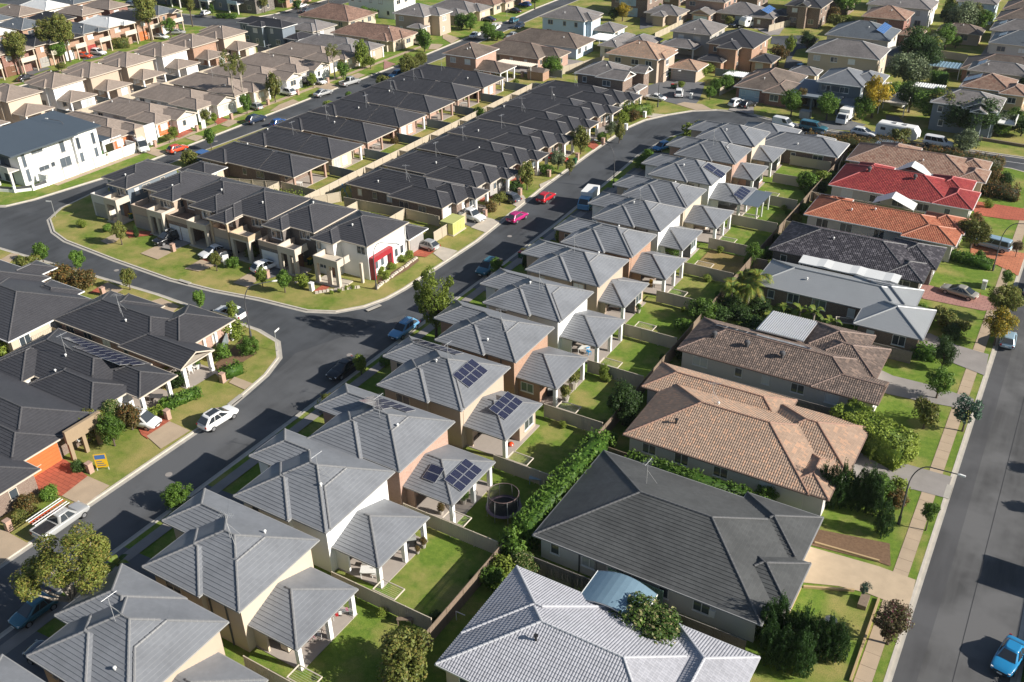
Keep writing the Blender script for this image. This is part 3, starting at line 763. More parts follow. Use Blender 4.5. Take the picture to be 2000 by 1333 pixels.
def hedge(p0, p1, w, h, m, label, n=None, leaf=.16, name='hedge', group=None, rag=.12):
    L = hypot(p1[0] - p0[0], p1[1] - p0[1]); n = n or int(220 * L * (w + 2 * h) / 4)
    g = np.random.default_rng(int(L * 100 + h * 10)); k = max(8, int(L * 4))
    # leaves over the faces of the clipped box, roughened by clumps
    area = np.array([L * h, L * h, L * w, w * h, w * h]); fidx = g.choice(5, n, p=area / area.sum())
    u, q = g.random(n), g.random(n); pos = np.zeros((n, 3)); nor = np.zeros((n, 3))
    for f_, (ax, sg) in enumerate((((0, 2), -1), ((0, 2), 1), ((0, 1), 1), ((1, 2), -1), ((1, 2), 1))):
        s_ = fidx == f_
        if f_ < 2: pos[s_] = np.stack([u[s_] * L, np.full(s_.sum(), sg * w / 2), q[s_] * h], 1); nor[s_] = (0, sg, 0)
        elif f_ == 2: pos[s_] = np.stack([u[s_] * L, (q[s_] - .5) * w, np.full(s_.sum(), h)], 1); nor[s_] = (0, 0, 1)
        else: pos[s_] = np.stack([np.full(s_.sum(), 0 if sg < 0 else L), (u[s_] - .5) * w, q[s_] * h], 1); nor[s_] = (sg, 0, 0)
    cp = g.random((k, 3)) * np.array([L, w, h]) - np.array([0, w / 2, 0]); cs = g.normal(size=k) * rag; cu = g.random(k)
    dd = ((pos[:, None, :] - cp[None]) ** 2).sum(2); ci = dd.argmin(1)
    pos += nor * (cs[ci] + g.normal(size=n) * rag * .7 - .05)[:, None]
    nn = nor + g.normal(size=(n, 3)) * .6 + np.array([0, 0, .25]); nn /= np.linalg.norm(nn, axis=1)[:, None]
    rv = g.normal(size=(n, 3)); t = np.cross(nn, rv); t /= np.linalg.norm(t, axis=1)[:, None]; b = np.cross(nn, t); s = leaf * g.uniform(.6, 1.4, n)[:, None]
    v = np.stack([pos - t * s * .8, pos - b * s * .5, pos + t * s * .8, pos + b * s * .5], 1).reshape(-1, 3)
    inner = np.array([[x, y_, z] for x in (.1, L - .1) for y_ in (-w / 2 + .12, w / 2 - .12) for z in (0, h - .15)])
    nv = n * 4; V = np.concatenate([v, inner])
    IF = [(0, 2, 6, 4), (1, 5, 7, 3), (0, 4, 5, 1), (2, 3, 7, 6), (0, 1, 3, 2), (4, 6, 7, 5)]
    loops = np.concatenate([np.arange(nv), np.array(IF).ravel() + nv]).astype(np.int32)
    me = bpy.data.meshes.new(name); me.vertices.add(len(V)); me.vertices.foreach_set('co', V.astype(np.float32).ravel())
    me.loops.add(len(loops)); me.loops.foreach_set('vertex_index', loops); npoly = n + 6
    me.polygons.add(npoly); me.polygons.foreach_set('loop_start', np.arange(0, npoly * 4, 4, dtype=np.int32))
    uvl = me.uv_layers.new(name='UVMap'); uu = np.concatenate([np.repeat(np.clip(cu[ci] * .5 + g.random(n) * .6, 0, 1), 4), np.zeros(24)]); vv = np.concatenate([np.repeat(g.random(n), 4), np.zeros(24)])
    uvl.data.foreach_set('uv', np.stack([uu, vv], 1).astype(np.float32).ravel()); me.materials.append(M[m]); me.update(); me.validate()
    o = add(name, me, None, (p0[0], p0[1], 0), (0, 0, atan2(p1[1] - p0[1], p1[0] - p0[0]))); return tag(o, label, 'hedge', group)
def palm(x, y, h, r, label, n=13, group=None, m='leaf_palm', trunk=.13, cat='palm', name='palm_tree', broad=False):
    root = thing(name, label, cat, (x, y, 0), rnd.random() * 6, group); rr = random.Random(int(x * 97 + y * 31))
    b = MB(); b.tube([(0, 0, 0), (.1, 0, h * .5), (.05, .1, h)], [trunk * 1.3, trunk, trunk * .8], 7); add('trunk', b.mesh('trunk', 'bark_pale', True), root)
    for k in range(n):
        a = k * 2.4 + rr.random() * .5; el = rr.uniform(-.1, 1.15); b = MB(); L = r * rr.uniform(.85, 1.1); pts = []
        for i in range(9):
            t = i / 8; d = L * t; pts.append(Vector((d * cos(el) * (1 - .15 * t), 0, d * sin(el) - (.62 * t ** 2.2) * L)))
        u0 = rr.random()
        if broad:
            for i in range(8):
                w0, w1 = [L * .14 * sin(pi * min(.97, t + .08)) for t in (i / 8, (i + 1) / 8)]
                for s_ in (-1, 1): b.face([pts[i], pts[i + 1], pts[i + 1] + Vector((0, s_ * w1, .12 * w1)), pts[i] + Vector((0, s_ * w0, .12 * w0))], 0, [(u0, rr.random() * .8)] * 4)
        else:
            for i in range(8):
                for q in (0, .5):
                    p = pts[i].lerp(pts[i + 1], q); d = (pts[i + 1] - pts[i]).normalized(); ll = L * .30 * sin(pi * min(.95, (i + q) / 8 * .85 + .13))
                    for s_ in (-1, 1):
                        e = p + d * ll * .55 + Vector((0, s_ * ll * .8, -ll * .28)); wv = d * .055 * r * .5
                        b.face([p - wv, p + wv, e], 0, [(min(1, u0 * .6 + rr.random() * .4), rr.random())] * 3)
        add('frond', b.mesh('frond', m), root, (.05, .1, h), (0, 0, a))
    return root

# ------------------------------------------------------------------ fences, poles, bins and yard things
def steel_panel(m):
    def f():
        b = MB(); n = 12; pts = []
        for i in range(n):
            x = i / n
            for fx, fy in ((0, 0), (.35, 0), (.5, .035), (.85, .035)): pts.append((x + fx / n, fy))
        pts.append((1, 0))
        for i in range(len(pts) - 1):
            (xa, ya), (xb, yb) = pts[i], pts[i + 1]; b.face([(xa, ya, .05), (xb, yb, .05), (xb, yb, 1), (xa, ya, 1)])
        return b.mesh('fence_panel', m)
    return cached(('spanel', m), f)
def timber_panel(m):
    def f():
        b = MB(); r_ = random.Random(3); n = 20
        for i in range(n):
            x = i / n; o = r_.uniform(0, .012); b.box(x + .003, o, .0, x + 1 / n - .002, o + .018, 1 - r_.uniform(0, .035), 0, 'B')
        b.box(0, .03, .2, 1, .07, .25); b.box(0, .03, .78, 1, .07, .83)
        return b.mesh('fence_panel', m)
    return cached(('tpanel', m), f)
def fence(p0, p1, label, kind='steel', m='fence_cream', h=1.8, group=None, pw=2.36, z0=0.0):
    dx, dy = p1[0] - p0[0], p1[1] - p0[1]; L = hypot(dx, dy); n = max(1, round(L / pw)); w = L / n
    root = thing('fence', label, 'fence', (p0[0], p0[1], z0), atan2(dy, dx), group)
    me = steel_panel(m) if kind == 'steel' else timber_panel(m)
    def fp():
        b = MB(); b.box(-.04, -.04, 0, .04, .06, 1); return b.mesh('post', m)
    post = cached(('post', m), fp)
    for i in range(n):
        add('panel', me, root, (i * w + .03, 0, 0), (0, 0, 0), (w - .06, 1, h))
    for i in range(n + 1): add('post', post, root, (i * w, 0, 0), (0, 0, 0), (1, 1, h + .04))
    b = MB(); b.box(0, -.025, h - .04, L, .05, h + .015); add('rail', b.mesh('rail', m), root)
    return root
def street_lamp(x, y, ang, label, h=7.5, arm=4.0, dark=True):
    root = thing('street_lamp', label, 'street lamp', (x, y, 0), R(ang), 'curved street lamps')
    b = MB(); pts = [(0, 0, 0), (0, 0, h * .6)]; rs = [.085, .07]
    for i in range(1, 8):
        a = i / 7 * pi / 2 * .93; pts.append((1.5 * (1 - cos(a)), 0, h * .6 + 0 + (h * .4 - .3) * sin(a))); rs.append(.055)
    pts.append((arm - .4, 0, h - .1)); rs.append(.05)
    b.tube(pts, rs, 8); b.tube([(0, 0, 0), (0, 0, .9)], .14, 8); add('pole', b.mesh('pole', 'trim_dark', True), root)
    b = MB(); b.loft([[(x_, -w_, z_ - .04), (x_, w_, z_ - .04), (x_, w_ * .8, z_ + t_), (x_, -w_ * .8, z_ + t_)] for x_, w_, z_, t_ in ((arm - .4, .06, h - .1, .05), (arm - .2, .11, h - .08, .08), (arm + .25, .09, h - .06, .05))])
    add('lantern', b.mesh('lantern', 'trim_white'), root); b = MB(); b.box(arm - .12, -.08, h - .17, arm + .18, .08, h - .12); add('diffuser', b.mesh('diffuser', 'lamp_glass'), root)
def sign_pole(x, y, label, h=2.8, blade=True, ang=0):
    root = thing('street_sign', label, 'street sign', (x, y, 0), R(ang))
    b = MB(); b.tube([(0, 0, 0), (0, 0, h)], .035, 6); add('pole', b.mesh('pole', 'alu'), root)
    b = MB(); b.box(-.02, -.02, h - .25, .95, .02, h - .05); add('blade', b.mesh('blade', 'trim_white'), root)
def bin_(x, y, lid, label, rz=0, body='green'):
    root = thing('wheelie_bin', label, 'bin', (x, y, 0), R(rz), 'wheelie bins')
    def f():
        b = MB(); b.loft([[(-.24, -.26, .06), (.24, -.26, .06), (.24, .26, .06), (-.24, .26, .06)], [(-.29, -.33, .95), (.29, -.33, .95), (.29, .33, .95), (-.29, .33, .95)]]); return b.mesh('body', paint('green'), fix=True)
    def l():
        b = MB(); b.loft([[(-.31, -.36, .95), (.31, -.36, .95), (.31, .36, .95), (-.31, .36, .95)], [(-.29, -.34, 1.02), (.29, -.34, 1.02), (.29, .34, 1.03), (-.29, .34, 1.03)], [(-.2, -.26, 1.06), (.2, -.26, 1.06), (.2, .26, 1.06), (-.2, .26, 1.06)]]); return b.mesh('lid', paint('red'), fix=True)
    def w():
        b = MB(); b.tube([(-.05, 0, 0), (.05, 0, 0)], .1, 8); return b.mesh('wheel', 'tyre')
    add('body', cached('binb', f), root); add('lid', cached('binl', l), root, mat=paint(lid))
    for s_ in (-1, 1): add('wheel', cached('binw', w), root, (s_ * .25, -.26, .1))
def letterbox(x, y, label, m='brick_pink', rz=0, h=1.15):
    root = thing('letterbox', label, 'letterbox', (x, y, 0), R(rz), 'masonry letterboxes by the driveways')
    def f():
        b = MB(); b.box(-.27, -.27, 0, .27, .27, h); b.box(-.31, -.31, h, .31, .31, h + .06); return b.mesh('pillar', m)
    def s_():
        b = MB(); b.box(-.16, -.285, h - .35, .16, -.272, h - .18); return b.mesh('slot', 'alu')
    add('pillar', cached(('lb', m, h), f), root); add('slot', cached(('lbs', h), s_), root)
def clothesline(x, y, rz, label):
    root = thing('clothesline', label, 'clothesline', (x, y, 0), R(rz), 'fold-down clotheslines on the garden fences')
    def f():
        b = MB(); z = 1.62; w, d = 2.3, 1.35
        for p, q in (((0, 0), (w, 0)), ((0, d), (w, d)), ((0, 0), (0, d)), ((w, 0), (w, d))): b.tube([(p[0], p[1], z), (q[0], q[1], z)], .06, 5)
        for px in (.12, w - .12): b.tube([(px, .05, 0), (px, .05, z)], .035, 5)
        return b.mesh('frame', 'trim_cream')
    def g():
        b = MB()
        for i in range(1, 7): b.box(0, i * .19 - .004, 1.615, 2.3, i * .19 + .004, 1.623)
        return b.mesh('wires', 'trim_white')
    add('frame', cached('clf', f), root); add('wires', cached('clw', g), root)
def aircon(x, y, rz, label, m='trim_cream'):
    root = thing('air_conditioner', label, 'air conditioner', (x, y, 0), R(rz), 'outdoor air conditioner units')
    def f():
        b = MB(); b.box(-.5, -.4, .08, .5, .4, .92); b.box(-.55, -.45, 0, .55, .45, .07); return b.mesh('casing', m)
    def g():
        b = MB(); b.tube([(0, 0, .921), (0, 0, .95)], .19, 12); return b.mesh('fan', 'black_plastic')
    add('casing', cached(('acc', m), f), root)
    for s_ in (-1, 1): add('fan', cached('acf', g), root, (s_ * .23, 0, 0))

# ------------------------------------------------------------------ vehicles
def car_parts(kind):
    """lofted body plus panes; x forward, returns dict of meshes"""
    P = dict(
        hatch=(4.0, 1.74, .88, 1.46, (-1.92, -1.3, .15, 1.15), .68), sedan=(4.7, 1.82, .88, 1.42, (-1.85, -.75, .25, 1.3), .66), suv=(4.5, 1.86, 1.02, 1.66, (-2.2, -1.5, .2, 1.25), .70),
        wagon=(4.7, 1.82, .90, 1.50, (-2.25, -1.65, .2, 1.25), .68), minivan=(4.8, 1.85, .95, 1.75, (-2.35, -2.15, .75, 1.75), .74), van=(5.3, 1.95, 1.1, 2.25, (-2.62, -2.55, 1.15, 2.05), .86),
        smallvan=(4.5, 1.8, 1.0, 1.85, (-2.2, -2.12, .7, 1.5), .82), ute=(5.3, 1.9, 1.0, 1.78, (-.75, -.55, .75, 1.45), .72), canopy=(5.3, 1.9, 1.0, 1.80, (-2.6, -2.5, .75, 1.45), .76), beetle=(4.15, 1.75, .85, 1.5, (-1.6, -.75, .35, 1.0), .62))[kind]
    L, W, zb, zr, (xr0, xr1, xf1, xf0), tw = P
    h = L / 2; hw = W / 2; b = MB()
    bo = zb - (.0 if kind not in ('sedan', 'hatch', 'beetle') else .02)
    hood = zb + .02 if kind in ('van', 'minivan', 'smallvan') else zb + .02
    st = [(-h, .42, zb - .22, hw * .80), (-h + .12, .26, zb - .05, hw * .93), (-h + .55, .24, bo, hw), (xr0 + .1 if xr0 > -h + .6 else -h + .75, .24, zb, hw), (0, .24, zb, hw), (xf0, .24, zb - .01, hw), (h - .75, .24, hood - .06, hw * .985), (h - .25, .26, hood - .14, hw * .93), (h, .36, hood - .30, hw * .80)]
    def sec(x, z0, z1, w):
        return [(x, -w * .86, z0), (x, -w, z0 + .16), (x, -w * 1.0, z1 - .14), (x, -w * .93, z1 - .02), (x, -w * .62, z1 + .02), (x, w * .62, z1 + .02), (x, w * .93, z1 - .02), (x, w, z1 - .14), (x, w, z0 + .16), (x, w * .86, z0)]
    b.loft([sec(*q) for q in st for _ in ((0, 1) if q[0] in (-h, h) else (0,))])
    # cabin with pillars, roof slightly crowned
    wb_, wt = hw * .91, hw * tw
    base = [(xr0, wb_), (xf0, wb_)]; zt = zr - .05
    secs = []
    def ring(f):
        x0 = xr0 + (xr1 - xr0) * f; x1 = xf0 + (xf1 - xf0) * f; w = wb_ + (wt - wb_) * f; z = zb - .03 + (zt - zb + .03) * f
        return [(x0, -w * .9, z), (x0 + .12, -w, z), (x1 - .2, -w, z), (x1, -w * .82, z), (x1, w * .82, z), (x1 - .2, w, z), (x0 + .12, w, z), (x0, w * .9, z)]
    r1 = ring(1.0); cx = (xr1 + xf1) / 2
    top = [(cx + (x - cx) * .86, y * .84, zr) for x, y, z in r1]
    b.loft([ring(-.12), ring(.02), ring(.93), r1, top, top])
    body = b.mesh('body', paint('white'), True, fix=True); ob = bpy.data.objects.new('body', body); col.objects.link(ob); md = ob.modifiers.new('s', 'SUBSURF'); md.levels = 2
    body = bpy.data.meshes.new_from_object(ob.evaluated_get(bpy.context.evaluated_depsgraph_get())); body.name = 'body'; bpy.data.objects.remove(ob)
    body.polygons.foreach_set('use_smooth', [True] * len(body.polygons))
    out = {'body': body}
    def pane(pts, name):
        q = MB(); q.face(pts); return q.mesh(name, 'car_glass')
    def lerp(a, c, f): return a + (c - a) * f
    def at(f, side): # windscreen / rear
        w = lerp(wb_, wt, f) * .84; z = lerp(zb - .03, zt, f)
        x = lerp(xf0, xf1, f) if side > 0 else lerp(xr0, xr1, f); return x + side * .018, w, z
    for side, nm in ((1, 'windscreen'), (-1, 'rear_window')):
        if kind == 'van' and side < 0: continue
        x0, w0, z0 = at(.10, side); x1, w1, z1 = at(.93, side)
        pts = [(x0, -w0, z0), (x0, w0, z0), (x1, w1, z1), (x1, -w1, z1)]
        out[nm] = pane(pts if side > 0 else pts[::-1], nm)
    for side, nm in ((1, 'L'), (-1, 'R')):
        q = MB()
        def sp(x, f):
            return (x, side * (lerp(wb_, wt, f) + .014), lerp(zb - .03, zt, f))
        fl, fh = .11, .93
        xa0, xa1 = lerp(xr0, xr1, fl) + .22, lerp(xr0, xr1, fh) + .28; xb0, xb1 = lerp(xf0, xf1, fl) - .3, lerp(xf0, xf1, fh) - .22
        if kind == 'van': xa0, xa1 = xb0 - 1.1, xb1 - .75
        cuts = {'van': 1, 'smallvan': 2, 'ute': 2}.get(kind, 3 if xb0 - xa0 > 2.3 else 2)
        if kind == 'smallvan': xa0, xa1 = xb0 - 1.0, xb1 - .8; cuts = 1
        for k in range(cuts):
            f0, f1 = k / cuts, (k + 1) / cuts; g_ = .035
            p = [sp(lerp(xa0, xb0, f0) + g_, fl), sp(lerp(xa0, xb0, f1) - g_, fl), sp(lerp(xa1, xb1, f1) - g_, fh), sp(lerp(xa1, xb1, f0) + g_, fh)]
            q.face(p if side < 0 else p[::-1])
        out['side' + nm] = q.mesh('side_window', 'car_glass')
    if kind in ('ute',):
        q = MB(); q.box(-h + .1, -hw * .8, zb + .0, xr0 - .12, hw * .8, zb + .03); out['bed'] = q.mesh('cargo_bed', 'black_plastic')
        q = MB()
        for s_ in (-1, 1): q.box(-h + .06, s_ * hw * .88 - .05, zb - .02, xr0 - .05, s_ * hw * .88 + .05, zb + .12)
        q.box(-h + .03, -hw * .9, zb - .02, -h + .1, hw * .9, zb + .12); out['bed_rail'] = q.mesh('bed_rail', paint('white'))
    q = MB(); q.box(-.14, -.09, 0, .08, .09, .13); out['headlight'] = q.mesh('headlight', 'lamp_glass')
    q = MB(); q.box(-.03, -.1, 0, .05, .1, .22); out['tail_light'] = q.mesh('tail_light', 'tail_red')
    out['dims'] = (L, W, zb, hood, zr, xr1, xf1, wt); return out
def wheel_mesh():
    b = MB(); n = 14; b.loft([[(r_ * cos(2 * pi * i / n), y_, r_ * sin(2 * pi * i / n)) for i in range(n)] for y_, r_ in ((-.11, .27), (-.1, .32), (.1, .32), (.11, .27))]); return b.mesh('wheel', 'tyre', True, fix=True)
def rim_mesh():
    b = MB(); n = 12; b.loft([[(r_ * cos(2 * pi * i / n), y_, r_ * sin(2 * pi * i / n)) for i in range(n)] for y_, r_ in ((-.118, .2), (.118, .2))]); return b.mesh('rim', 'rim', fix=True)
def car(x, y, ang, kind, color, label, cat='car', name=None, z=0.0, group='parked cars', rack=False, sc_=1.0):
    P = cached(('car', kind), lambda: car_parts(kind)); L, W, zb, hood, zr, xr1, xf1, wt = P['dims']
    nm = name or {'van': 'van', 'smallvan': 'van', 'ute': 'pickup_truck', 'canopy': 'pickup_truck'}.get(kind, 'parked_car')
    root = thing(nm, label, cat, (x, y, z), R(ang), group); root.scale = (sc_,) * 3
    pm = paint(color)
    add('body', P['body'], root, mat=pm)
    for k in ('windscreen', 'rear_window'):
        if k in P: add(k, P[k], root)
    add('side_window', P['sideL'], root); add('side_window', P['sideR'], root)
    if 'bed' in P: add('cargo_bed', P['bed'], root); add('bed_rail', P['bed_rail'], root, mat=pm)
    wm, rm = cached('wheel', wheel_mesh), cached('rim', rim_mesh)
    for sx in (-L / 2 + .85, L / 2 - .88):
        for sy in (-1, 1):
            w = add('wheel', wm, root, (sx, sy * (W / 2 - .10), .32)); add('rim', rm, w)
    for sy in (-1, 1):
        add('headlight', P['headlight'], root, (L / 2 - .14, sy * W * .36, hood - .36)); add('tail_light', P['tail_light'], root, (-L / 2 + .02, sy * W * .38, zb - .32))
    def gp(): q = MB(); q.box(-.03, -W * .3, 0, .03, W * .3, .16); return q.mesh('grille', 'black_plastic')
    def pl(): q = MB(); q.box(-.012, -.19, 0, .012, .19, .11); return q.mesh('number_plate', 'trim_white')
    add('grille', cached(('gr', kind), gp), root, (L / 2 - .02, 0, .42))
    for s_ in (-1, 1): add('number_plate', cached('plate', pl), root, (s_ * (L / 2 + .02), 0, .5 if s_ < 0 else .33))
    if rack == 'panel':
        b = MB(); b.box(xr1 + .25, -wt * .7, zr - .01, xf1 - .1, wt * .7, zr + .015); add('glass_roof', b.mesh('glass_roof', 'car_glass'), root); rack = True
    if rack:
        b = MB()
        for sy in (-1, 1): b.box(xr1 + .2, sy * wt * .8 - .03, zr + .01, xf1 - .3, sy * wt * .8 + .03, zr + .09)
        add('roof_rack', b.mesh('roof_rack', 'alu'), root)
    return root

# ------------------------------------------------------------------ the ground, roads, kerbs and paving
sheet('ground', [(-650, -250), (450, -250), (450, 850), (-650, 850)], -.6, 'lawn')
sheet('road', [(-420, -80), (200, -80), (200, 520), (-420, 520)], ROADZ, 'asphalt')
sheet('road', [(-1.6, -60), (6.4, -60), (6.4, 173.5), (-1.6, 173.5)], ROADZ + .004, 'asphalt_grey')
sheet('road', [(-1.55, -60), (.1, -60), (-.2, 20), (.25, 70), (0, 120), (.2, 173.5), (-1.55, 173.5)], ROADZ + .008, 'asphalt_dark')
for k in ('hatch', 'sedan', 'suv', 'wagon', 'minivan', 'van', 'smallvan', 'ute', 'canopy', 'beetle'): cached(('car', k), lambda: car_parts(k))
sheet('road', [(-72.5, -60), (-64.9, -60), (-64.9, 84), (-68.4, 84.6), (-74.2, 70.5), (-72.5, 62)], ROADZ + .004, 'asphalt_worn')
sheet('road_seam', [(2.45, -60), (2.5, -60), (2.5, 173.5), (2.45, 173.5)], ROADZ + .012, 'seal')
sheet('road_marking', [(-13, 180.6), (12, 181.4), (12, 181.52), (-13, 180.72)], ROADZ + .012, 'trim_white')
sheet('road_marking', [(-164.8, 93.7), (-164.0, 93.8), (-164.0, 92.9), (-164.5, 92.9)], ROADZ + .012, 'trim_white')
block([(-64.8, -40), (-64.8, 66), (-64.7, 105), (-64.9, 120), (-65.8, 141), (-66.5, 154), (-65.6, 164.5), (-63, 171.6), (-59.4, 175), (-54, 176), (-35, 175.6), (-20, 176.6), (-8, 177.2), (-4, 175.8), (-2.2, 172.5), (-1.8, 168), (-1.85, 90), (-1.8, -40)])
block([(-72.7, 90.5), (-72.4, 108), (-73.4, 121), (-74.3, 132), (-74.9, 150), (-75.1, 166), (-74, 172), (-71.4, 177.2), (-68, 182), (-63.8, 185), (-58.8, 186.1), (-53, 184.4), (-42.3, 183), (-10, 183.9), (60, 186.3), (60, 420), (-139, 420), (-139, 250), (-137, 200), (-137, 150), (-139, 112), (-139.4, 92), (-138.6, 86), (-136.3, 82), (-131.5, 79.2), (-127, 78), (-115, 77.2), (-103, 76.8), (-95, 77.4), (-88, 78.6), (-80, 79.3), (-76.6, 80.9), (-74.3, 83.8), (-73.1, 87)], 'lawn_patchy')
block([(-72.6, -40), (-72.6, 56), (-73.2, 60.5), (-73.9, 65), (-75.2, 68.6), (-78, 71.3), (-82, 72.2), (-101, 72.6), (-120, 71.8), (-133, 71.2), (-200, 69), (-200, -40)], 'lawn_patchy')
block([(-143.6, 100), (-143.5, 160), (-142.6, 190), (-143.8, 236), (-145, 252), (-146, 420), (-200.5, 420), (-200.5, 82), (-150.5, 80.4), (-147.6, 82), (-146, 86), (-144.8, 93)])
block([(-209.5, 60), (-209.5, 183), (-211, 188), (-215, 190.5), (-300, 184), (-300, 60)])
block([(-209.5, 420), (-209.5, 212), (-212, 205), (-217, 201.6), (-228, 200), (-300, 194), (-300, 420)])
block([(6.7, -60), (6.7, 165), (8, 171), (13, 176), (60, 178), (60, -60)], 'lawn_lush')
_sz[0] = 0
# the right-hand footpath and driveways
def pathy(x0, x1, y0, y1, m='concrete_tan'): paving('footpath', [(x0, y0), (x1, y0), (x1, y1), (x0, y1)], m)
def slabs(x0, x1, y0, y1, L=1.5):
    o = paving('footpath', [(x0, y0), (x1, y0), (x1, y1), (x0, y1)], 'soil', .017)
    def f(): b = MB(); b.box(.012, .012, 0, x1 - x0 - .012, L - .012, .026, 0, 'B'); return b.mesh('slab', 'concrete_tan')
    for k in range(int((y1 - y0) / L)): add('slab', cached(('slab', round(x1 - x0, 2)), f), o, (x0, y0 + k * L, .004 - .003 * (k % 3)))
slabs(-4.0, -2.75, 48, 168); slabs(-148.9, -147.7, 92, 200)
paving('driveway', [(-11.6, 67.9), (-5.2, 68.5), (-2.1, 68.4), (-2.0, 66.2), (-2.0, 64.6), (-5.3, 64.8), (-7.6, 64.4), (-10.6, 63.2), (-11.6, 65.2)], 'concrete_gold')
paving('driveway', [(-11.6, 84.5), (-5.7, 84.4), (-1.9, 84.5), (-1.9, 80.9), (-4.7, 80.7), (-8.3, 79.4), (-9.8, 78.7)], 'concrete_grey')
paving('driveway', [(-12.4, 100.9), (-10.9, 100.3), (-6.8, 100.4), (-2.2, 99.8), (-2.1, 97.4), (-7.5, 96.5), (-10.7, 96.2), (-12.8, 97.6), (-13.0, 99.2)], 'concrete_grey')
paving('driveway', [(-9.2, 112.3), (-5.9, 110.9), (-2.2, 110.5), (-1.9, 105.4), (-5.5, 106.5), (-9.7, 108.8), (-9.8, 111.1)], 'concrete_grey')
paving('driveway', [(-12.8, 125.5), (-10.4, 125.3), (-6.1, 125.9), (-2.8, 125.5), (-2.9, 122.6), (-4.4, 121.4), (-11.7, 121.1)], 'paver_pink')
paving('driveway', [(-9.1, 142.5), (-5.4, 141.8), (-0.1, 142.0), (0.3, 134.0), (-4.7, 136.2), (-8.2, 136.3)], 'paver_orange')
paving('driveway', [(-10.7, 158.9), (-4.1, 159.2), (-1.6, 158.6), (-1.4, 154.8), (-5.7, 153.5), (-10.2, 153.1), (-10.9, 156.7)], 'paver_red')
paving('garden_bed', [(-11.8, 70.4), (-5.0, 71.9), (-4.3, 69.0), (-5.3, 69.0), (-10.9, 68.2), (-11.5, 68.6)], 'mulch')
# the cul-de-sac and paved courts further back
paving('driveway', [(-83.4, 192.8), (-81.0, 200.8), (-76.4, 201.6), (-73.0, 202.2), (-70.6, 194.2), (-69.2, 188.8), (-68.8, 185.8), (-71.3, 186.0), (-72.4, 184.3), (-75.8, 185.3), (-79.6, 185.0)], 'concrete_dark')
paving('driveway', [(-72.4, 184.3), (-71.5, 186.5), (-67.7, 186.8), (-62.2, 181.1), (-65.0, 179.2)], 'concrete_tan')
paving('driveway', [(-61.9, 187.7), (-58.1, 190.8), (-56.9, 182.7), (-60.7, 181.7)], 'concrete_grey')
paving('road', [(-73.3, 249.8), (-66.7, 254.3), (-61.9, 252.3), (-61.4, 242.2), (-63.7, 239.6), (-62.2, 230.0), (-59.2, 228.8), (-57.5, 222.2), (-61.4, 221.5), (-63.4, 230.2), (-68.5, 241.7), (-71.1, 242.0)], 'asphalt')
paving('driveway', [(-77.6, 259.7), (-77.3, 263.9), (-73.2, 265.5), (-73.2, 258.4), (-72.1, 252.0), (-74.2, 251.0)], 'concrete_grey')
paving('driveway', [(-112.4, 254.3), (-108.0, 258.5), (-104.8, 246.0), (-106.6, 241.5)], 'concrete_dark')
paving('driveway', [(-79.3, 256.2), (-77.3, 261.7), (-75.9, 263.2), (-72.5, 252.7), (-74.0, 250.3), (-77.6, 253.5)], 'concrete_grey')
paving('driveway', [(-46.7, 183.4), (-43.0, 187.7), (-38.5, 190.1), (-35.1, 189.1), (-36.2, 184.3), (-40.9, 182.9), (-44.6, 182.1)], 'concrete_dark')
paving('driveway', [(-33.1, 196.9), (-30.8, 197.2), (-25.1, 185.3), (-25.3, 182.6), (-30.0, 182.6)], 'concrete_dark')
# main street, left side: red brick and tan driveways
paving('driveway', [(-81.2, 39.1), (-81.2, 42.6), (-80.2, 42.7), (-76.1, 42.1), (-75.7, 38.8), (-79.9, 37.9)], 'paver_red')
paving('driveway', [(-75.7, 38.8), (-76.1, 42.1), (-72.9, 42.2), (-72.6, 38.9)], 'concrete_tan')
paving('driveway', [(-80.5, 51.4), (-79.0, 53.8), (-75.8, 52.7), (-75.8, 49.4), (-77.0, 49.6)], 'paver_red')
paving('driveway', [(-76.3, 49.7), (-76.3, 52.8), (-73.0, 52.7), (-73.2, 48.9)], 'concrete_tan')
paving('path', [(-78.5, 52.9), (-78.6, 54.8), (-79.3, 55.3), (-79.1, 53.0)], 'paver_red')
paving('path', [(-79.7, 58.6), (-79.9, 62.6), (-76.8, 62.8), (-76.6, 61.2), (-79.1, 62.2), (-79.2, 58.4)], 'patio_tile')
paving('path', [(-76.3, 61.6), (-76.6, 62.8), (-73.7, 62.8), (-73.6, 61.4)], 'concrete_tan')
paving('driveway', [(-76.7, 32.8), (-76.0, 32.9), (-72.4, 32.9), (-72.4, 29.9)], 'concrete_tan')
paving('driveway', [(-74.3, 31.1), (-72.8, 31.2), (-71.6, 29.3)], 'concrete_tan')
paving('path', [(-109.3, 68.3), (-107.9, 69.1), (-109.7, 71.7), (-109.6, 70.0)], 'paver_red')
paving('driveway', [(-109.4, 69.8), (-109.7, 71.7), (-106.0, 71.3), (-105.8, 69.1)], 'concrete_tan')
paving('driveway', [(-100.1, 70.6), (-99.4, 72.1), (-95.5, 71.7), (-95.0, 70.0)], 'concrete_tan')
paving('driveway', [(-129.6, 68.8), (-130.1, 70.9), (-128.8, 71.6), (-127.0, 67.9)], 'concrete_tan')
paving('garden_bed', [(-78.2, 62.2), (-78.0, 67.9), (-81.7, 70.7), (-82.3, 70.3), (-80.6, 63.6)], 'mulch')
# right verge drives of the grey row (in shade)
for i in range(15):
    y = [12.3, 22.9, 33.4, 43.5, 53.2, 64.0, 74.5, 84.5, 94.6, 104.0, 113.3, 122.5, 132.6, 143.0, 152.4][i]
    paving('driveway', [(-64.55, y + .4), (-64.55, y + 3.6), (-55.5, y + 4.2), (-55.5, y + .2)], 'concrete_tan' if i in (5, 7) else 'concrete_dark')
pathy(-63.9, -62.7, -20, 150, 'concrete_grey')
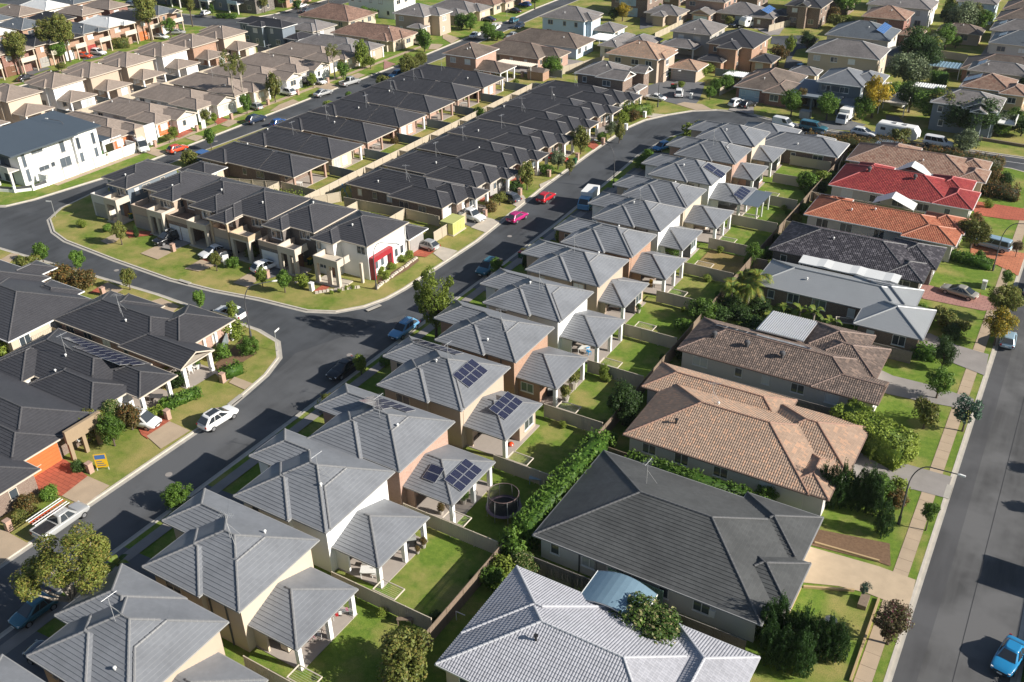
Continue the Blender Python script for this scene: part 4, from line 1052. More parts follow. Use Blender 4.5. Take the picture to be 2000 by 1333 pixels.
# front of the town houses
paving('driveway', [(-122.0, 80.3), (-122.3, 83.9), (-120.5, 83.4), (-119.6, 81.0), (-120.0, 80.0)], 'concrete_tan')
paving('driveway', [(-113.1, 80.3), (-113.1, 83.2), (-109.3, 82.8), (-109.2, 80.1)], 'concrete_tan')
paving('driveway', [(-113.1, 83.2), (-113.0, 87.6), (-109.1, 87.5), (-109.7, 83.2)], 'concrete_grey')
paving('driveway', [(-103.5, 79.9), (-103.7, 83.2), (-100.3, 83.0), (-101.0, 80.3)], 'concrete_tan')
paving('driveway', [(-103.7, 83.2), (-102.7, 88.2), (-99.5, 87.9), (-100.5, 83.2)], 'paver_red')
paving('driveway', [(-94.2, 80.1), (-94.4, 83.4), (-91.7, 82.4), (-91.4, 80.1)], 'concrete_tan')
paving('driveway', [(-94.4, 83.4), (-93.7, 87.7), (-89.4, 87.1), (-90.8, 83.2)], 'concrete_dark')
paving('path', [(-82.8, 83.7), (-83.1, 87.8), (-81.9, 87.8), (-81.5, 84.1)], 'paver_red')
paving('path', [(-122.2, 84.8), (-117.7, 86.5), (-116.4, 86.0), (-119.0, 83.2)], 'paver_red')
paving('driveway', [(-79.4, 101.0), (-79.9, 103.0), (-75.8, 102.7), (-76.1, 103.6), (-75.6, 101.5), (-75.6, 99.7), (-78.5, 98.8)], 'paver_red')
paving('driveway', [(-75.5, 101.3), (-75.9, 103.7), (-72.8, 103.7), (-72.5, 99.8)], 'concrete')
paving('garden_bed', [(-77.2, 90.5), (-77.1, 92.4), (-76.7, 99.1), (-75.8, 98.3), (-75.5, 95.2), (-76.0, 89.3)], 'mulch')
# drives of the far side of the dark block
paving('driveway', [(-78.5, 112.4), (-76.7, 117.4), (-74.7, 115.3), (-75.4, 111.7)], 'concrete_dark')
paving('driveway', [(-75.7, 111.6), (-75.5, 116.0), (-72.2, 115.9), (-72.4, 111.1)], 'concrete')
paving('driveway', [(-78.4, 124.9), (-75.2, 126.6), (-72.1, 125.3), (-72.1, 121.9), (-75.7, 122.9)], 'concrete')
paving('path', [(-81.2, 121.6), (-80.2, 125.6), (-78.9, 124.6), (-79.6, 120.8)], 'paver_red')
paving('path', [(-80.3, 131.1), (-80.6, 135.7), (-78.0, 134.3), (-77.8, 129.7)], 'paver_red')
paving('driveway', [(-75.2, 132.0), (-74.6, 135.2), (-71.9, 134.7), (-71.8, 130.7)], 'concrete')
paving('driveway', [(-75.8, 144.6), (-74.0, 145.1), (-71.6, 144.8), (-71.9, 142.0)], 'concrete')
paving('driveway', [(-78.5, 155.8), (-77.2, 156.0), (-75.1, 154.1), (-74.9, 151.6), (-76.8, 152.8)], 'paver_red')
paving('driveway', [(-74.9, 151.6), (-74.7, 154.3), (-71.3, 153.1), (-71.6, 150.5)], 'concrete')
paving('driveway', [(-80.2, 163.1), (-79.0, 164.7), (-76.6, 161.3), (-78.4, 159.9)], 'concrete_grey')
paving('driveway', [(-73.6, 161.1), (-73.9, 163.7), (-71.1, 162.8), (-71.5, 160.2)], 'concrete')
paving('driveway', [(-79.5, 176.5), (-75.2, 177.7), (-73.4, 173.5), (-78.4, 173.7)], 'paver_red')
paving('driveway', [(-74.8, 173.7), (-74.9, 176.2), (-68.6, 175.5), (-70.3, 172.6)], 'concrete')
for x0, x1, y0, y1 in ((-194, -176.7, 98, 175), (-176.3, -158, 108, 190), (-260, -219, 120, 184), (-24, -9, 217, 292), (-98, -74, 256, 270), (-96, -79, 218, 234), (-127, -104, 190, 206)): paving('yard', [(x0, y0), (x1, y0), (x1, y1), (x0, y1)], 'concrete_grey', .012)
# left street footpath and drives
for pts in ([(-147.5, 110.8), (-147.9, 113.2), (-144.2, 113.0), (-143.7, 110.3)], [(-147.2, 120.2), (-147.2, 122.5), (-144.4, 122.6), (-143.8, 119.8)], [(-147.1, 129.3), (-147.7, 133.0), (-145.2, 132.8), (-144.7, 129.1)], [(-144.4, 140.4), (-146.0, 145.0), (-146.0, 149.4), (-143.3, 148.6), (-143.3, 142.0)], [(-147.4, 158.7), (-147.6, 162.9), (-143.4, 162.0), (-143.1, 158.5)], [(-146.8, 169.0), (-146.7, 172.4), (-144.1, 171.8), (-143.8, 168.1)]):
    paving('driveway', pts, 'concrete_tan')
paving('driveway', [(-152.2, 119.9), (-152.3, 122.6), (-150.9, 124.9), (-149.0, 124.0), (-148.2, 119.7)], 'paver_red')
paving('driveway', [(-152.0, 131.7), (-151.6, 133.5), (-148.0, 132.3), (-147.6, 129.1)], 'paver_red')
paving('driveway', [(-148.3, 184.3), (-143.8, 183.0), (-143.2, 179.2), (-143.3, 177.7)], 'paver_pink')
paving('driveway', [(-147.6, 203.0), (-144.3, 203.9), (-142.7, 199.1), (-144.9, 198.0)], 'concrete_tan')
paving('driveway', [(-151.7, 214.3), (-144.2, 211.3), (-142.5, 205.6), (-148.3, 209.3)], 'concrete_tan')
paving('driveway', [(-146.5, 230.6), (-144.5, 232.6), (-142.1, 231.9), (-141.5, 227.6)], 'concrete')
paving('driveway', [(-219.5, 136.2), (-217.7, 141.3), (-215.8, 140.9), (-215.0, 134.5)], 'concrete_dark')
paving('driveway', [(-218.5, 151.9), (-215.9, 156.2), (-214.3, 154.0), (-215.3, 149.8)], 'concrete_dark')
paving('footpath', [(-212.6, 90), (-211.4, 90), (-211.4, 183), (-212.6, 183)], 'concrete_tan')
paving('driveway', [(-227.8, 199.8), (-224.9, 201.3), (-221.2, 199.1), (-225.9, 197.2)], 'concrete_dark')
paving('lawn', [(-157.9, 107.0), (-157.5, 109.4), (-152.8, 108.0), (-152.5, 105.7), (-154.3, 104.6)], 'turf')
paving('path', [(-86.9, 84.4), (-87.5, 87.2), (-86.7, 87.1), (-86.4, 84.1)], 'concrete')
paving('lawn', [(-41, 113.2), (-34.4, 113.2), (-34.4, 121.6), (-41, 121.6)], 'lawn_dry')

# ------------------------------------------------------------------ the grey two-storey row
GY = [12.3, 22.9, 33.4, 43.5, 53.2, 64.0, 74.5, 84.5, 94.6, 104.0, 113.3, 122.5, 132.6, 143.0, 152.4]
GH = [9.2, 9.3, 9.1, 9.4, 8.9, 9.3, 8.5, 8.4, 8.4, 7.9, 8.9, 8.0, 8.5, 8.0, 8.2]
GW = ['wall_beige', 'wall_beige', 'wall_cream', 'wall_white', 'brick_pink', 'wall_beige', 'brick_orange', 'wall_white', 'wall_beige', 'brick_orange', 'wall_white', 'wall_cream', 'wall_white', 'brick_pink', 'wall_cream']
GS = {4: ' with panels on patio and far slope', 5: ' with one solar array on each roof', 13: ' with brick walls', 12: ' with flat awning beside its patio', 6: ' with orange brick walls', 9: ' with orange brick side walls'}
GOPEN = [3, 3, 3, 3, 3, 1, 2, 3, 1, 3, 1, 3, 3, 1, 1]
for i, y in enumerate(GY):
    d = GH[i]; y1 = y + d; wingN = i % 2 == 0 or i > 4
    B = [(-55.7, y, -45.5 + (.4 if i == 4 else 0), y1, 5.3, dict(p=24)), (-51.3, y + .5 if i % 2 else y - .02, -45.45 + (.4 if i == 4 else 0), y1 - .01, 5.3, dict(p=24)), (-55.75, y - .45, -49.3, y + 5.6, 5.3, dict(p=24))]
    B.append((-58.7, y1 - 4.9, -50, y1 - .02, 5.3, dict(p=24)))
    if i in (1, 0): B[3] = (-57.4, y + 3.1, -50, y1 + .1, 5.3, dict(p=24))
    px1 = -40.9 - (1.6 if GOPEN[i] == 1 and i != 5 else 0) * .9
    if i == 4: px1 = -40.0
    B.append((-46.0, y + .9, px1, y + .9 + min(7.3, d - .9), 2.75, dict(p=20, open=True, g='W')))
    h = house('grey tiled two-storey house, %s in the grey row%s' % (ORD[i - 1], GS.get(i, '')) if i else 'corner of a grey tiled roof with a hip, cut by the bottom left corner',
              B, GW[i], 'tile_grey', 'house', 'house', 'grey two-storey houses along the main street', near=2 if i < 8 else 1, vents=1, ant=1 if i in (1, 2, 3, 4, 5, 6, 7, 8, 10, 13) else 0, trim='trim_cream', gut='trim_grey')
    q = B[4]; X0, Y0, X1, Y1 = q[0], q[1], q[2], q[3]
    slab(h, X0 + .1, Y0 + .25, X1 - .15, Y1 - .2)
    # ground floor room under part of the patio roof
    if GOPEN[i] == 3:
        for yy in (Y0 + .45, (Y0 + Y1) / 2 + .3, Y1 - .45): column(h, X1 - .4, yy, 2.63, .38)
        pbox(h, 'garden_wall', -46.2, Y0 + .35, 0, -44.6, Y0 + .55, 2.62, GW[i])
        pbox(h, 'garden_room', -46.2, Y1 - 2.6, 0, -44.2, Y1 - .5, 2.62, GW[i])
        put_window(h.root, 'E', Y1 - 2.2, -44.2, .1, 1.5, 2.1)
        put_window(h.root, 'E', Y0 + 1.6, -45.9, .1, 2.4, 2.1, 'trim_dark')
    elif GOPEN[i] == 1:
        column(h, X1 - .4, Y0 + .45, 2.63, .38)
        pbox(h, 'family_room', -46.1, Y0 + 3.6, 0, X1 - .55, Y1 - .45, 2.62, GW[i])
        put_window(h.root, 'E', Y0 + 4.5, X1 - .55, .75, 1.8, 1.6)
        pbox(h, 'garden_wall', -46.2, Y0 + .4, 0, -45.2, Y0 + .6, 2.62, GW[i])
        put_window(h.root, 'S', -44.7, Y0 + 3.6, .1, 2.2, 2.1, 'trim_dark')
    else:
        for yy in (Y0 + .45, Y1 - .45): column(h, X1 - .4, yy, 2.63, .38)
        pbox(h, 'family_room', -46.1, Y0 + .4, 0, -43.2, Y0 + 3.2, 2.62, GW[i])
        put_window(h.root, 'S', -45.6, Y0 + .4, .9, 1.6, 1.2)
    for xx in (-49.4, -47.6): downpipe(h, xx, y + .42 + (.5 if i % 2 else 0), 5.2)
    if i == 4:
        solar(h, -41.2, Y0 + 3.6, 'E', 2, 4, False, .9, 1.0); solar(h, -43.5, Y0 + 2.1, 'E', 1, 2, False, .85, 1.5); solar(h, -51.6, y1 - 1.6, 'N', 1, 5); solar(h, -52.2, y1 - 3.2, 'N', 1, 3)
    if i == 5:
        solar(h, -47.6, y + 4.9, 'E', 2, 4, False, .9, 1.1); solar(h, -43.3, Y0 + 4.0, 'E', 2, 4, False, .9, 1.0); solar(h, -54, y1 - 1.4, 'N', 1, 6)
    if i == 12: solar(h, -41.9, Y0 + 3.3, 'E', 1, 4); pbox(h, 'awning', -41.5, Y0 + .3, 2.65, -38.2, Y1 - .4, 2.72, 'metal_blue'); [column(h, -38.5, yy, 2.65, .2) for yy in (Y0 + .6, Y0 + 3.3, Y1 - .8)]
    if i == 12: solar(h, -46.7, y + 4.4, 'E', 2, 2)
    # street side
    put_door(h.root, 'W', y1 - 4.2, -58.15, .05, 3.0, 2.3, 'door_grey', rows=4); put_window(h.root, 'W', y1 - 4.0, -58.17, 3.5, 2.0, 1.2)
    put_window(h.root, 'W', y + 1.2, -55.2, 3.5, 1.8, 1.2); put_door(h.root, 'W', y + .9, -55.2, .05, 1.0, 2.1, 'door_brown', 'front_door', 1)
h = house('long single-storey grey tiled house closing the far end of the grey row', [(-47.6, 161, -33.5, 168.6, 2.7), (-53, 163.4, -43, 172, 2.7), (-41.6, 164, -36.2, 170, 2.7)], 'brick_brown', 'tile_grey', near=1, vents=1)

# ------------------------------------------------------------------ large houses between the long back fence and the road on the right
h = house('low hip-roofed house with pale silver rolled tiles at the bottom edge', [(-31.0, 38.6, -12.6, 50.2, 2.7, dict(p=21)), (-16.8, 36.6, -10.4, 51.3, 2.7, dict(p=21)), (-31, 42, -22, 50.4, 2.72, dict(p=21))], 'wall_cream', 'tile_silver', style='wave', near=2, vents=0, trim='trim_white', gut='cap_silver')
flue(h, -24.9, 43.0)
h = house('large single-storey house with weathered charcoal tiles and sandy driveway', [(-31.7, 54.4, -11.3, 68.2, 2.75, dict(p=21)), (-17.5, 62.2, -10.6, 69.1, 2.75, dict(p=21)), (-16, 57, -9.9, 62.9, 2.75, dict(p=21))], 'wall_palegrey', 'tile_charcoal', style='flat', near=2, vents=0, gut='trim_grey')
antenna(h, -25.2, 63.6, 1); pbox(h, 'meter_box', -15.6, 54.72, 1.1, -15.1, 54.88, 1.8, 'trim_white'); downpipe(h, -27.4, 54.85, 2.6); downpipe(h, -22.2, 54.85, 2.6); put_door(h.root, 'S', -25.9, 54.9, .05, .95, 2.1, 'door_grey', 'side_door', 1)
put_door(h.root, 'E', 64, -11.1, .05, 4.2, 2.2, 'door_white')
h = house('single-storey house with tan terracotta tiles and wide hipped garage', [(-31.2, 71.6, -12.6, 83.2, 2.75, dict(p=22)), (-33.2, 80.4, -18, 86, 2.75, dict(p=22)), (-20, 76.2, -10.2, 84.9, 2.75, dict(p=22)), (-15, 71.7, -10.8, 78.2, 2.75, dict(p=22))], 'wall_palegrey', 'tile_terracotta', style='wave', near=2, vents=0, gut='cap_brown')
flue(h, -26.8, 74.4); roof_vent(h, -24, 78.5); put_door(h.root, 'E', 77.4, -10.72, .05, 4.8, 2.2, 'door_white'); antenna(h, -24.6, 78.2, 0)
h = house('single-storey brown tiled house with skylight strip and ribbed pergola', [(-32.9, 89.5, -12.4, 97.9, 2.75, dict(p=21)), (-20, 94, -11.8, 101.2, 2.75, dict(p=21)), (-17.5, 89.3, -10.5, 94.2, 2.75, dict(p=20, g='E')), (-21, 96.5, -14, 103.5, 2.75, dict(p=22))], 'wall_palegrey', 'tile_brown', style='wave', near=2, vents=0, gut='cap_brown')
for xx, yy in ((-29.6, 92.3), (-25.7, 92.2), (-21.6, 92.0)):
    def f():
        b = MB(); b.tube([(0, 0, -.2), (0, 0, .35)], .18, 10); b.tube([(0, 0, .35), (0, 0, .45), (0, 0, .7), (0, 0, .85)], [.22, .34, .3, .08], 12); return b.mesh('roof_ventilator', 'trim_dark', True)
    add('roof_ventilator', cached('whirl', f), h.root, (xx - h.ox, yy - h.oy, h.z(xx, yy)))
for k in range(9):
    solar(h, -29.6 + k * 1.22, 94.75, 'N', 1, 1, False, 1.15, 1.0)
h.z0 = 0
def pergola(x0, y0, x1, y1, z0, z1, m, label, name='pergola', ribs=24, axis='x', posts=True, cat='pergola'):
    root = thing(name, label, cat, ((x0 + x1) / 2, (y0 + y1) / 2, 0)); ox, oy = (x0 + x1) / 2, (y0 + y1) / 2; b = MB()
    for k in range(ribs):
        a, c, d = k / ribs, (k + .55) / ribs, (k + 1) / ribs
        for f0, f1, u0, u1 in ((a, c, 0, 0), (c, (c + d) / 2, 0, .1), ((c + d) / 2, d, .1, 0)):
            if axis == 'x': b.face([(x0 - ox + (x1 - x0) * f0, y0 - oy, z0 + u0), (x0 - ox + (x1 - x0) * f1, y0 - oy, z0 + u1), (x0 - ox + (x1 - x0) * f1, y1 - oy, z1 + u1), (x0 - ox + (x1 - x0) * f0, y1 - oy, z1 + u0)])
            else: b.face([(x0 - ox, y0 - oy + (y1 - y0) * f0, z0 + u0), (x1 - ox, y0 - oy + (y1 - y0) * f0, z1 + u0), (x1 - ox, y0 - oy + (y1 - y0) * f1, z1 + u1), (x0 - ox, y0 - oy + (y1 - y0) * f1, z0 + u1)])
    add('roof_sheeting', b.mesh('roof_sheeting', m), root)
    if posts:
        for px in (x0 + .15, x1 - .15):
            for py in (y0 + .15, y1 - .15):
                b = MB(); b.box(px - ox - .06, py - oy - .06, 0, px - ox + .06, py - oy + .06, min(z0, z1)); add('post', b.mesh('post', 'trim_white'), root)
    b = MB(); zz = min(z0, z1)
    if axis == 'x': b.box(x0 - ox, y0 - oy - .03, z0 - .14, x1 - ox, y0 - oy + .03, z0 - .005); b.box(x0 - ox, y1 - oy - .03, z1 - .14, x1 - ox, y1 - oy + .03, z1 - .005)
    else: b.box(x0 - ox - .03, y0 - oy, z0 - .14, x0 - ox + .03, y1 - oy, z0 - .005); b.box(x1 - ox - .03, y0 - oy, z1 - .14, x1 - ox + .03, y1 - oy, z1 - .005)
    add('beam', b.mesh('beam', 'trim_white'), root); return root
pergola(-26.2, 97.0, -20.6, 103.3, 3.5, 2.9, 'alu', 'silver ribbed metal pergola roof rising above the brown tiled house', ribs=22)
h = house('single-storey house with smooth grey metal hip roof and white rear awning', [(-30.7, 109.4, -11.9, 117.4, 2.75, dict(p=20)), (-17, 105.2, -9.1, 113.2, 2.75, dict(p=20)), (-20, 110.9, -11.4, 117.9, 2.75, dict(p=20))], 'brick_brown', 'metal_grey', style='metal', near=1, vents=0, gut='trim_grey')
roof_vent(h, -24.6, 111.9); solar(h, -16.4, 115.9, 'N', 1, 2, False, 1.6, 1.4)
h = house('single-storey house with speckled dark purple-grey rolled tiles', [(-32.2, 120.3, -13.2, 131, 2.75, dict(p=21)), (-18, 124.8, -11.2, 132.3, 2.75, dict(p=21)), (-17, 119.9, -11.9, 126, 2.75, dict(p=21))], 'brick_dark', 'tile_darkpurple', style='wave', near=2, vents=1, gut='trim_dark')
pergola(-27.4, 117.9, -14.6, 120.1, 2.95, 3.1, 'metal_white', 'long white flat awning in the gap below the dark purple-grey roof', 'awning', 3, 'x', cat='awning')
h = house('single-storey house with mottled orange terracotta roof and tan gable', [(-31.5, 134.5, -12, 142.6, 2.75, dict(p=21)), (-17.5, 133.4, -10.2, 139.6, 2.75, dict(p=20)), (-16, 138, -9.9, 144, 2.75, dict(p=22)), (-31.4, 139, -26.5, 143.4, 2.75, dict(p=20))], 'wall_palegrey', 'tile_orange', style='wave', near=1, vents=1)
solar(h, -29.4, 142.0, 'N', 1, 4, False); roof_vent(h, -25.3, 136.9)
h = house('single-storey house with bright red tiled roof and two roof ventilators', [(-31.5, 147.8, -13.2, 158.5, 2.75, dict(p=22)), (-29.6, 154, -24, 160.3, 2.75, dict(p=22)), (-18, 152.5, -11.5, 160.2, 2.75, dict(p=22)), (-16, 147.7, -10.2, 155.4, 2.75, dict(p=22))], 'wall_palegrey', 'tile_red', style='wave', near=1, vents=0)
for xx in (-26.5, -19.6): add('roof_ventilator', MC['whirl'], h.root, (xx - h.ox, 152.0 - h.oy, h.z(xx, 152.0)))
h = house('single-storey house with tan and brown rolled tiles below the hedge', [(-32, 160.4, -12.6, 170, 2.75, dict(p=21)), (-28.8, 164, -22, 172, 2.75, dict(p=22)), (-16, 164.5, -10.6, 170.4, 2.75, dict(p=22)), (-14.5, 160.1, -10.2, 166, 2.75, dict(p=22))], 'wall_cream', 'tile_pinkbrown', style='wave', near=1, vents=1)

# ------------------------------------------------------------------ dark tiled block in the middle: west row, east row
for i in range(7):
    y = 109.2 + 9.75 * i; open_ = i in (0, 2, 4, 5)
    B = [(-131, y, -112.2 + (0 if open_ else 1.6), y + 8.6, 2.75), (-131, y - .5, -124.2, y + 5, 2.75), (-117, y + .01, -109, y + 8.58, 2.75, dict(open=True, g='W'))]
    h = house('long dark tiled single-storey house with rear patio, %s from the town houses in its row' % ORD[i].replace('nearest', 'first'), B, ['brick_brown', 'wall_cream', 'brick_pink', 'brick_pink', 'brick_pink', 'brick_brown', 'brick_pink'][i], 'tile_dark', group='dark single-storey houses of the western row', near=1, vents=1, ant=1 if i > 0 else 0, trim='trim_cream')
    slab(h, -117, y + .4, -109.2, y + 8.3)
    if open_:
        for yy in (y + .5, y + 4.5, y + 8.1): column(h, -109.45, yy, 2.63, .35, 'brick_pink')
    else:
        pbox(h, 'family_room', -112, y + .5, 0, -109.6, y + 5.6, 2.62, ['', 'wall_cream', '', 'brick_pink', '', '', 'brick_pink'][i] or 'brick_pink')
        put_window(h.root, 'E', y + 1, -109.6, .6, 1.5, 1.7, g='glass_blind'); put_window(h.root, 'E', y + 3.2, -109.6, .6, 1.3, 1.5, g='glass_blind'); column(h, -109.45, y + 8.1, 2.63, .35)
for i in range(7):
    y = 111.3 + 9.72 * i
    B = [(-99.6, y, -82.3, y + 8.6, 2.75, dict(p=23)), (-90.5, y - 1.0, -79.9, y + 4.9, 2.75, dict(p=23)), (-86.5, y + 1.6, -78.9, y + 8.3, 2.75, dict(p=23)), (-82, y + 4.6, -77.4, y + 8.6, 2.75, dict(p=23, open=True))]
    h = house('dark single-storey house with stepped front hips, %s from the green utility box' % ORD[i].replace('nearest', 'first'), B, ['brick_brown', 'wall_grey', 'brick_brown', 'brick_brown', 'brick_dark', 'brick_brown', 'wall_grey'][i], 'tile_dark', group='dark single-storey houses of the eastern row', near=1, vents=1, ant=1, trim='trim_cream')
    put_door(h.root, 'E', y - .2, -80.43, .05, 2.6, 2.2, 'door_grey' if i else 'door_white')
    for yy in (y + 4.9, y + 8.2): column(h, -77.75, yy, 2.63, .42)
    slab(h, -80, y + 4.7, -77.4, y + 8.5)
    put_window(h.root, 'E', y + 5.6, -79.4, .6, 1.6, 1.6)
h = house('small dark hip-roofed garage behind the first town house', [(-128.7, 102.3, -122.4, 107.4, 2.75)], 'wall_cream', 'tile_dark', 'garage', 'garage', near=1, vents=0)

# ------------------------------------------------------------------ six town houses facing the cross street
TX = [(-131.4, -123.7), (-122.0, -113.4), (-114.2, -104.2), (-105.1, -95.8), (-95.5, -87.1), (-86.5, -77.7)]
TWm = ['wall_slate', 'wall_beige', 'brick_brown', 'brick_brown', 'brick_dark', 'wall_white']
TL = ['with white letterbox and grey walls', 'with tall framed entry portico', 'with two white garage doors', 'with bronze gabled bay', 'with wide white garage door', 'with white walls and red entry frame']
for i, (a, b_) in enumerate(TX):
    w = b_ - a
    B = [(a, 89.6, b_, 98.9, 5.35, dict(p=22)), (a + (.1 if i in (3, 4, 5) else w * .42), 88.0, a + (w * .48 if i in (3, 4, 5) else w), 94.4, 5.35, dict(p=22))]
    if i in (3,): B.append((a + .6, 86.2, a + 4.6, 92.5, 5.2, dict(p=22, open=True)))
    h = house('dark roofed two-storey town house %s %s' % (TL[i], 'in the row'), B, TWm[i], 'tile_dark', 'town_house', 'town house', 'town houses facing the cross street', near=2, vents=1, trim='trim_cream', win=i != 5)
    bx0, bx1 = a + .4, a + w * .52
    # lower front: garage under a balcony with a parapet, and a framed entry
    pm_ = ['wall_palegrey', 'wall_beige', 'brick_brown', 'wall_beige', 'brick_dark', 'wall_palegrey'][i]
    if i != 5:
        pbox(h, 'garage_front', bx0, 86.6, 0, bx1, 90, 2.9, pm_)
        for (p, q, r_, s_) in ((bx0, 86.6, bx1, 86.75), (bx0, 86.75, bx0 + .15, 89.8), (bx1 - .15, 86.75, bx1, 89.8)): pbox(h, 'parapet', p, q, 2.9, r_, s_, 3.75, 'wall_beige' if i != 0 else 'wall_palegrey')
        dm = ['door_grey', 'door_grey', 'door_white', 'door_grey', 'door_white', ''][i]
        if i == 2:
            put_door(h.root, 'S', bx0 + .4, 86.6, .05, 2.1, 2.2, dm); put_door(h.root, 'S', bx0 + 2.8, 86.6, .05, 2.1, 2.2, dm)
        else: put_door(h.root, 'S', bx0 + .5, 86.6, .05, bx1 - bx0 - 1.0, 2.25, dm)
    ex0, ex1 = (bx1 + .3, b_ - .5) if i != 5 else (a + 2.2, a + 6.4)
    for xx in (ex0 + .25, ex1 - .25, *(((ex0 + ex1) / 2 + .3,) if i in (1, 4, 5) else ())): column(h, xx, 86.2, 3.1, .5, 'trim_cream')
    pbox(h, 'portico', ex0, 85.95, 3.1, ex1, 88.6, 3.35, 'trim_cream')
    for (p, q, r_, s_) in ((ex0, 85.95, ex1, 86.1), (ex1 - .15, 86.1, ex1, 88.5), (ex0, 86.1, ex0 + .15, 88.5)): pbox(h, 'balustrade', p, q, 3.35, r_, s_, 4.1, 'trim_cream' if i != 3 else 'wall_tan')
    put_door(h.root, 'S', ex0 + .9, 88.5, .05, 1.2, 2.2, 'door_brown', 'front_door', 1)
    slab(h, ex0 - .2, 85.8, ex1 + .2, 88.5, .16, 'concrete', 'porch')
    if i == 5:
        for xx in (a + 1, a + 6.5): put_window(h.root, 'S', xx, 90.1, 3.7, 1.5, 1.2, 'trim_white')
        put_window(h.root, 'S', a + .7, 88.5, 3.7, .9, 1.2); put_window(h.root, 'S', a + .8, 88.5, .9, 1.4, 1.3)
        for yy in (90.3, 94.3): pbox(h, 'portal_post', -78.3, yy, 0, -77.5, yy + .4, 2.6, 'red_paint')
        pbox(h, 'portal_beam', -78.3, 90.3, 2.6, -77.5, 94.7, 3.35, 'red_paint')
        for yy in (91.3, 92.6, 95.8, 97.1): put_window(h.root, 'E', yy, -78.2, 1.0, .8, 1.3)
        column(h, b_ - .9, 89.0, 3.0, .35, 'trim_cream')
        downpipe(h, -78.1, 98.5, 5.3, 'trim_white')
    else:
        put_window(h.root, 'S', ex0 + 1.0, 88.5 if i < 3 else 90.1, 3.8, 1.5, 1.2); put_window(h.root, 'S', bx0 + 1.0, 90.1 if i < 3 else 88.5, 3.6, 1.8, 1.3)
    if i == 3: [column(h, xx, 86.6, 5.1, .3, 'wall_tan') for xx in (a + 1, a + 4.2)]
h = house('low dark roofed garage wing beside the white town house', [(-84.6, 98.6, -77.6, 103.2, 2.75)], 'wall_cream', 'tile_dark', 'garage', 'garage', near=1, vents=0)
put_door(h.root, 'E', 99.4, -78.1, .05, 3.2, 2.2, 'door_grey')
h = house('dark roofed rear wing behind the wide-garage town house', [(-97.5, 98.4, -88.5, 103.6, 2.75)], 'wall_cream', 'tile_dark', 'garage', 'garage', near=1, vents=0)

# ------------------------------------------------------------------ dark tiled houses at the lower left
h = house('dark tiled house with orange garage door and tan parapet wall', [(-101, 37.9, -80.6, 47.6, 2.75, dict(p=23)), (-90, 37.2, -80.2, 43.2, 2.75, dict(p=23)), (-92, 33.2, -77.6, 38.6, 2.75, dict(p=22))], 'brick_brown', 'tile_dark', near=2, vents=0, ant=1, trim='trim_cream')
put_door(h.root, 'E', 38.4, -80.68, .05, 4.1, 2.2, 'door_orange', rows=5)
pbox(h, 'parapet', -79.7, 42.9, 2.2, -79.35, 47.2, 3.7, 'parapet_tan')
for yy in (43.0, 44.6, 46.2): pbox(h, 'parapet_post', -79.72, yy, 0, -79.4, yy + .4, 2.2, 'parapet_tan')
put_window(h.root, 'E', 44.9, -81.05, .7, 1.2, 1.5)
h = house('dark tiled house with a long solar array and white garage wall', [(-99.8, 49, -83.4, 57.2, 2.75, dict(p=23)), (-92, 47.2, -81.1, 53.2, 2.75, dict(p=23)), (-86.5, 51.8, -79.0, 57, 2.75, dict(p=23, open=True)), (-99.6, 47.4, -93, 54.5, 2.75, dict(p=23))], 'wall_white', 'tile_dark', near=2, vents=2, ant=1, trim='trim_cream')
solar(h, -89.5, 55.6, 'N', 1, 12); solar(h, -88.0, 54.4, 'N', 1, 8)
put_door(h.root, 'E', 48.2, -81.63, .05, 3.9, 2.2, 'door_white')
for yy in (52.3, 55.9): column(h, -79.4, yy, 2.63, .4)
slab(h, -83.5, 52, -79, 56.8)
pbox(h, 'porch_wall', -83.9, 52.6, 0, -83.6, 56.8, 2.62, 'brick_pink')
h = house('dark tiled corner house with white porch columns and gabled front', [(-102.4, 58.4, -85, 67.0, 2.75, dict(p=23)), (-90.5, 60.6, -82.6, 69.4, 2.75, dict(p=23)), (-90, 58, -79.5, 63, 2.75, dict(p=23, g='E', open=True)), (-99.6, 60, -93, 67.6, 2.75, dict(p=23))], 'brick_pink', 'tile_dark', near=2, vents=1, ant=1, trim='trim_cream')
for yy in (58.6, 62.5): column(h, -79.9, yy, 2.63, .45)
slab(h, -84.8, 58.2, -79.6, 62.8)
for yy in (64.6, 66.4, 68.8): column(h, -83.0, yy, 2.63, .3)
h = house('black tiled house with long pale gutter at the left edge', [(-118, 52.2, -102.3, 64.2, 2.75, dict(p=22)), (-112, 60, -105.4, 65.2, 2.75, dict(p=22))], 'wall_cream', 'tile_dark', near=2, vents=2, trim='trim_white')
h = house('black tiled house behind the bushes at the left edge', [(-128, 54, -112.8, 65.6, 2.75, dict(p=22)), (-119, 61, -114.6, 68, 2.75, dict(p=22))], 'brick_brown', 'tile_dark', near=1, vents=1)
h = house('low black roof in front of the pale fence at the left edge', [(-112, 46.4, -103.6, 51.6, 2.75)], 'wall_cream', 'tile_dark', near=1, vents=0)

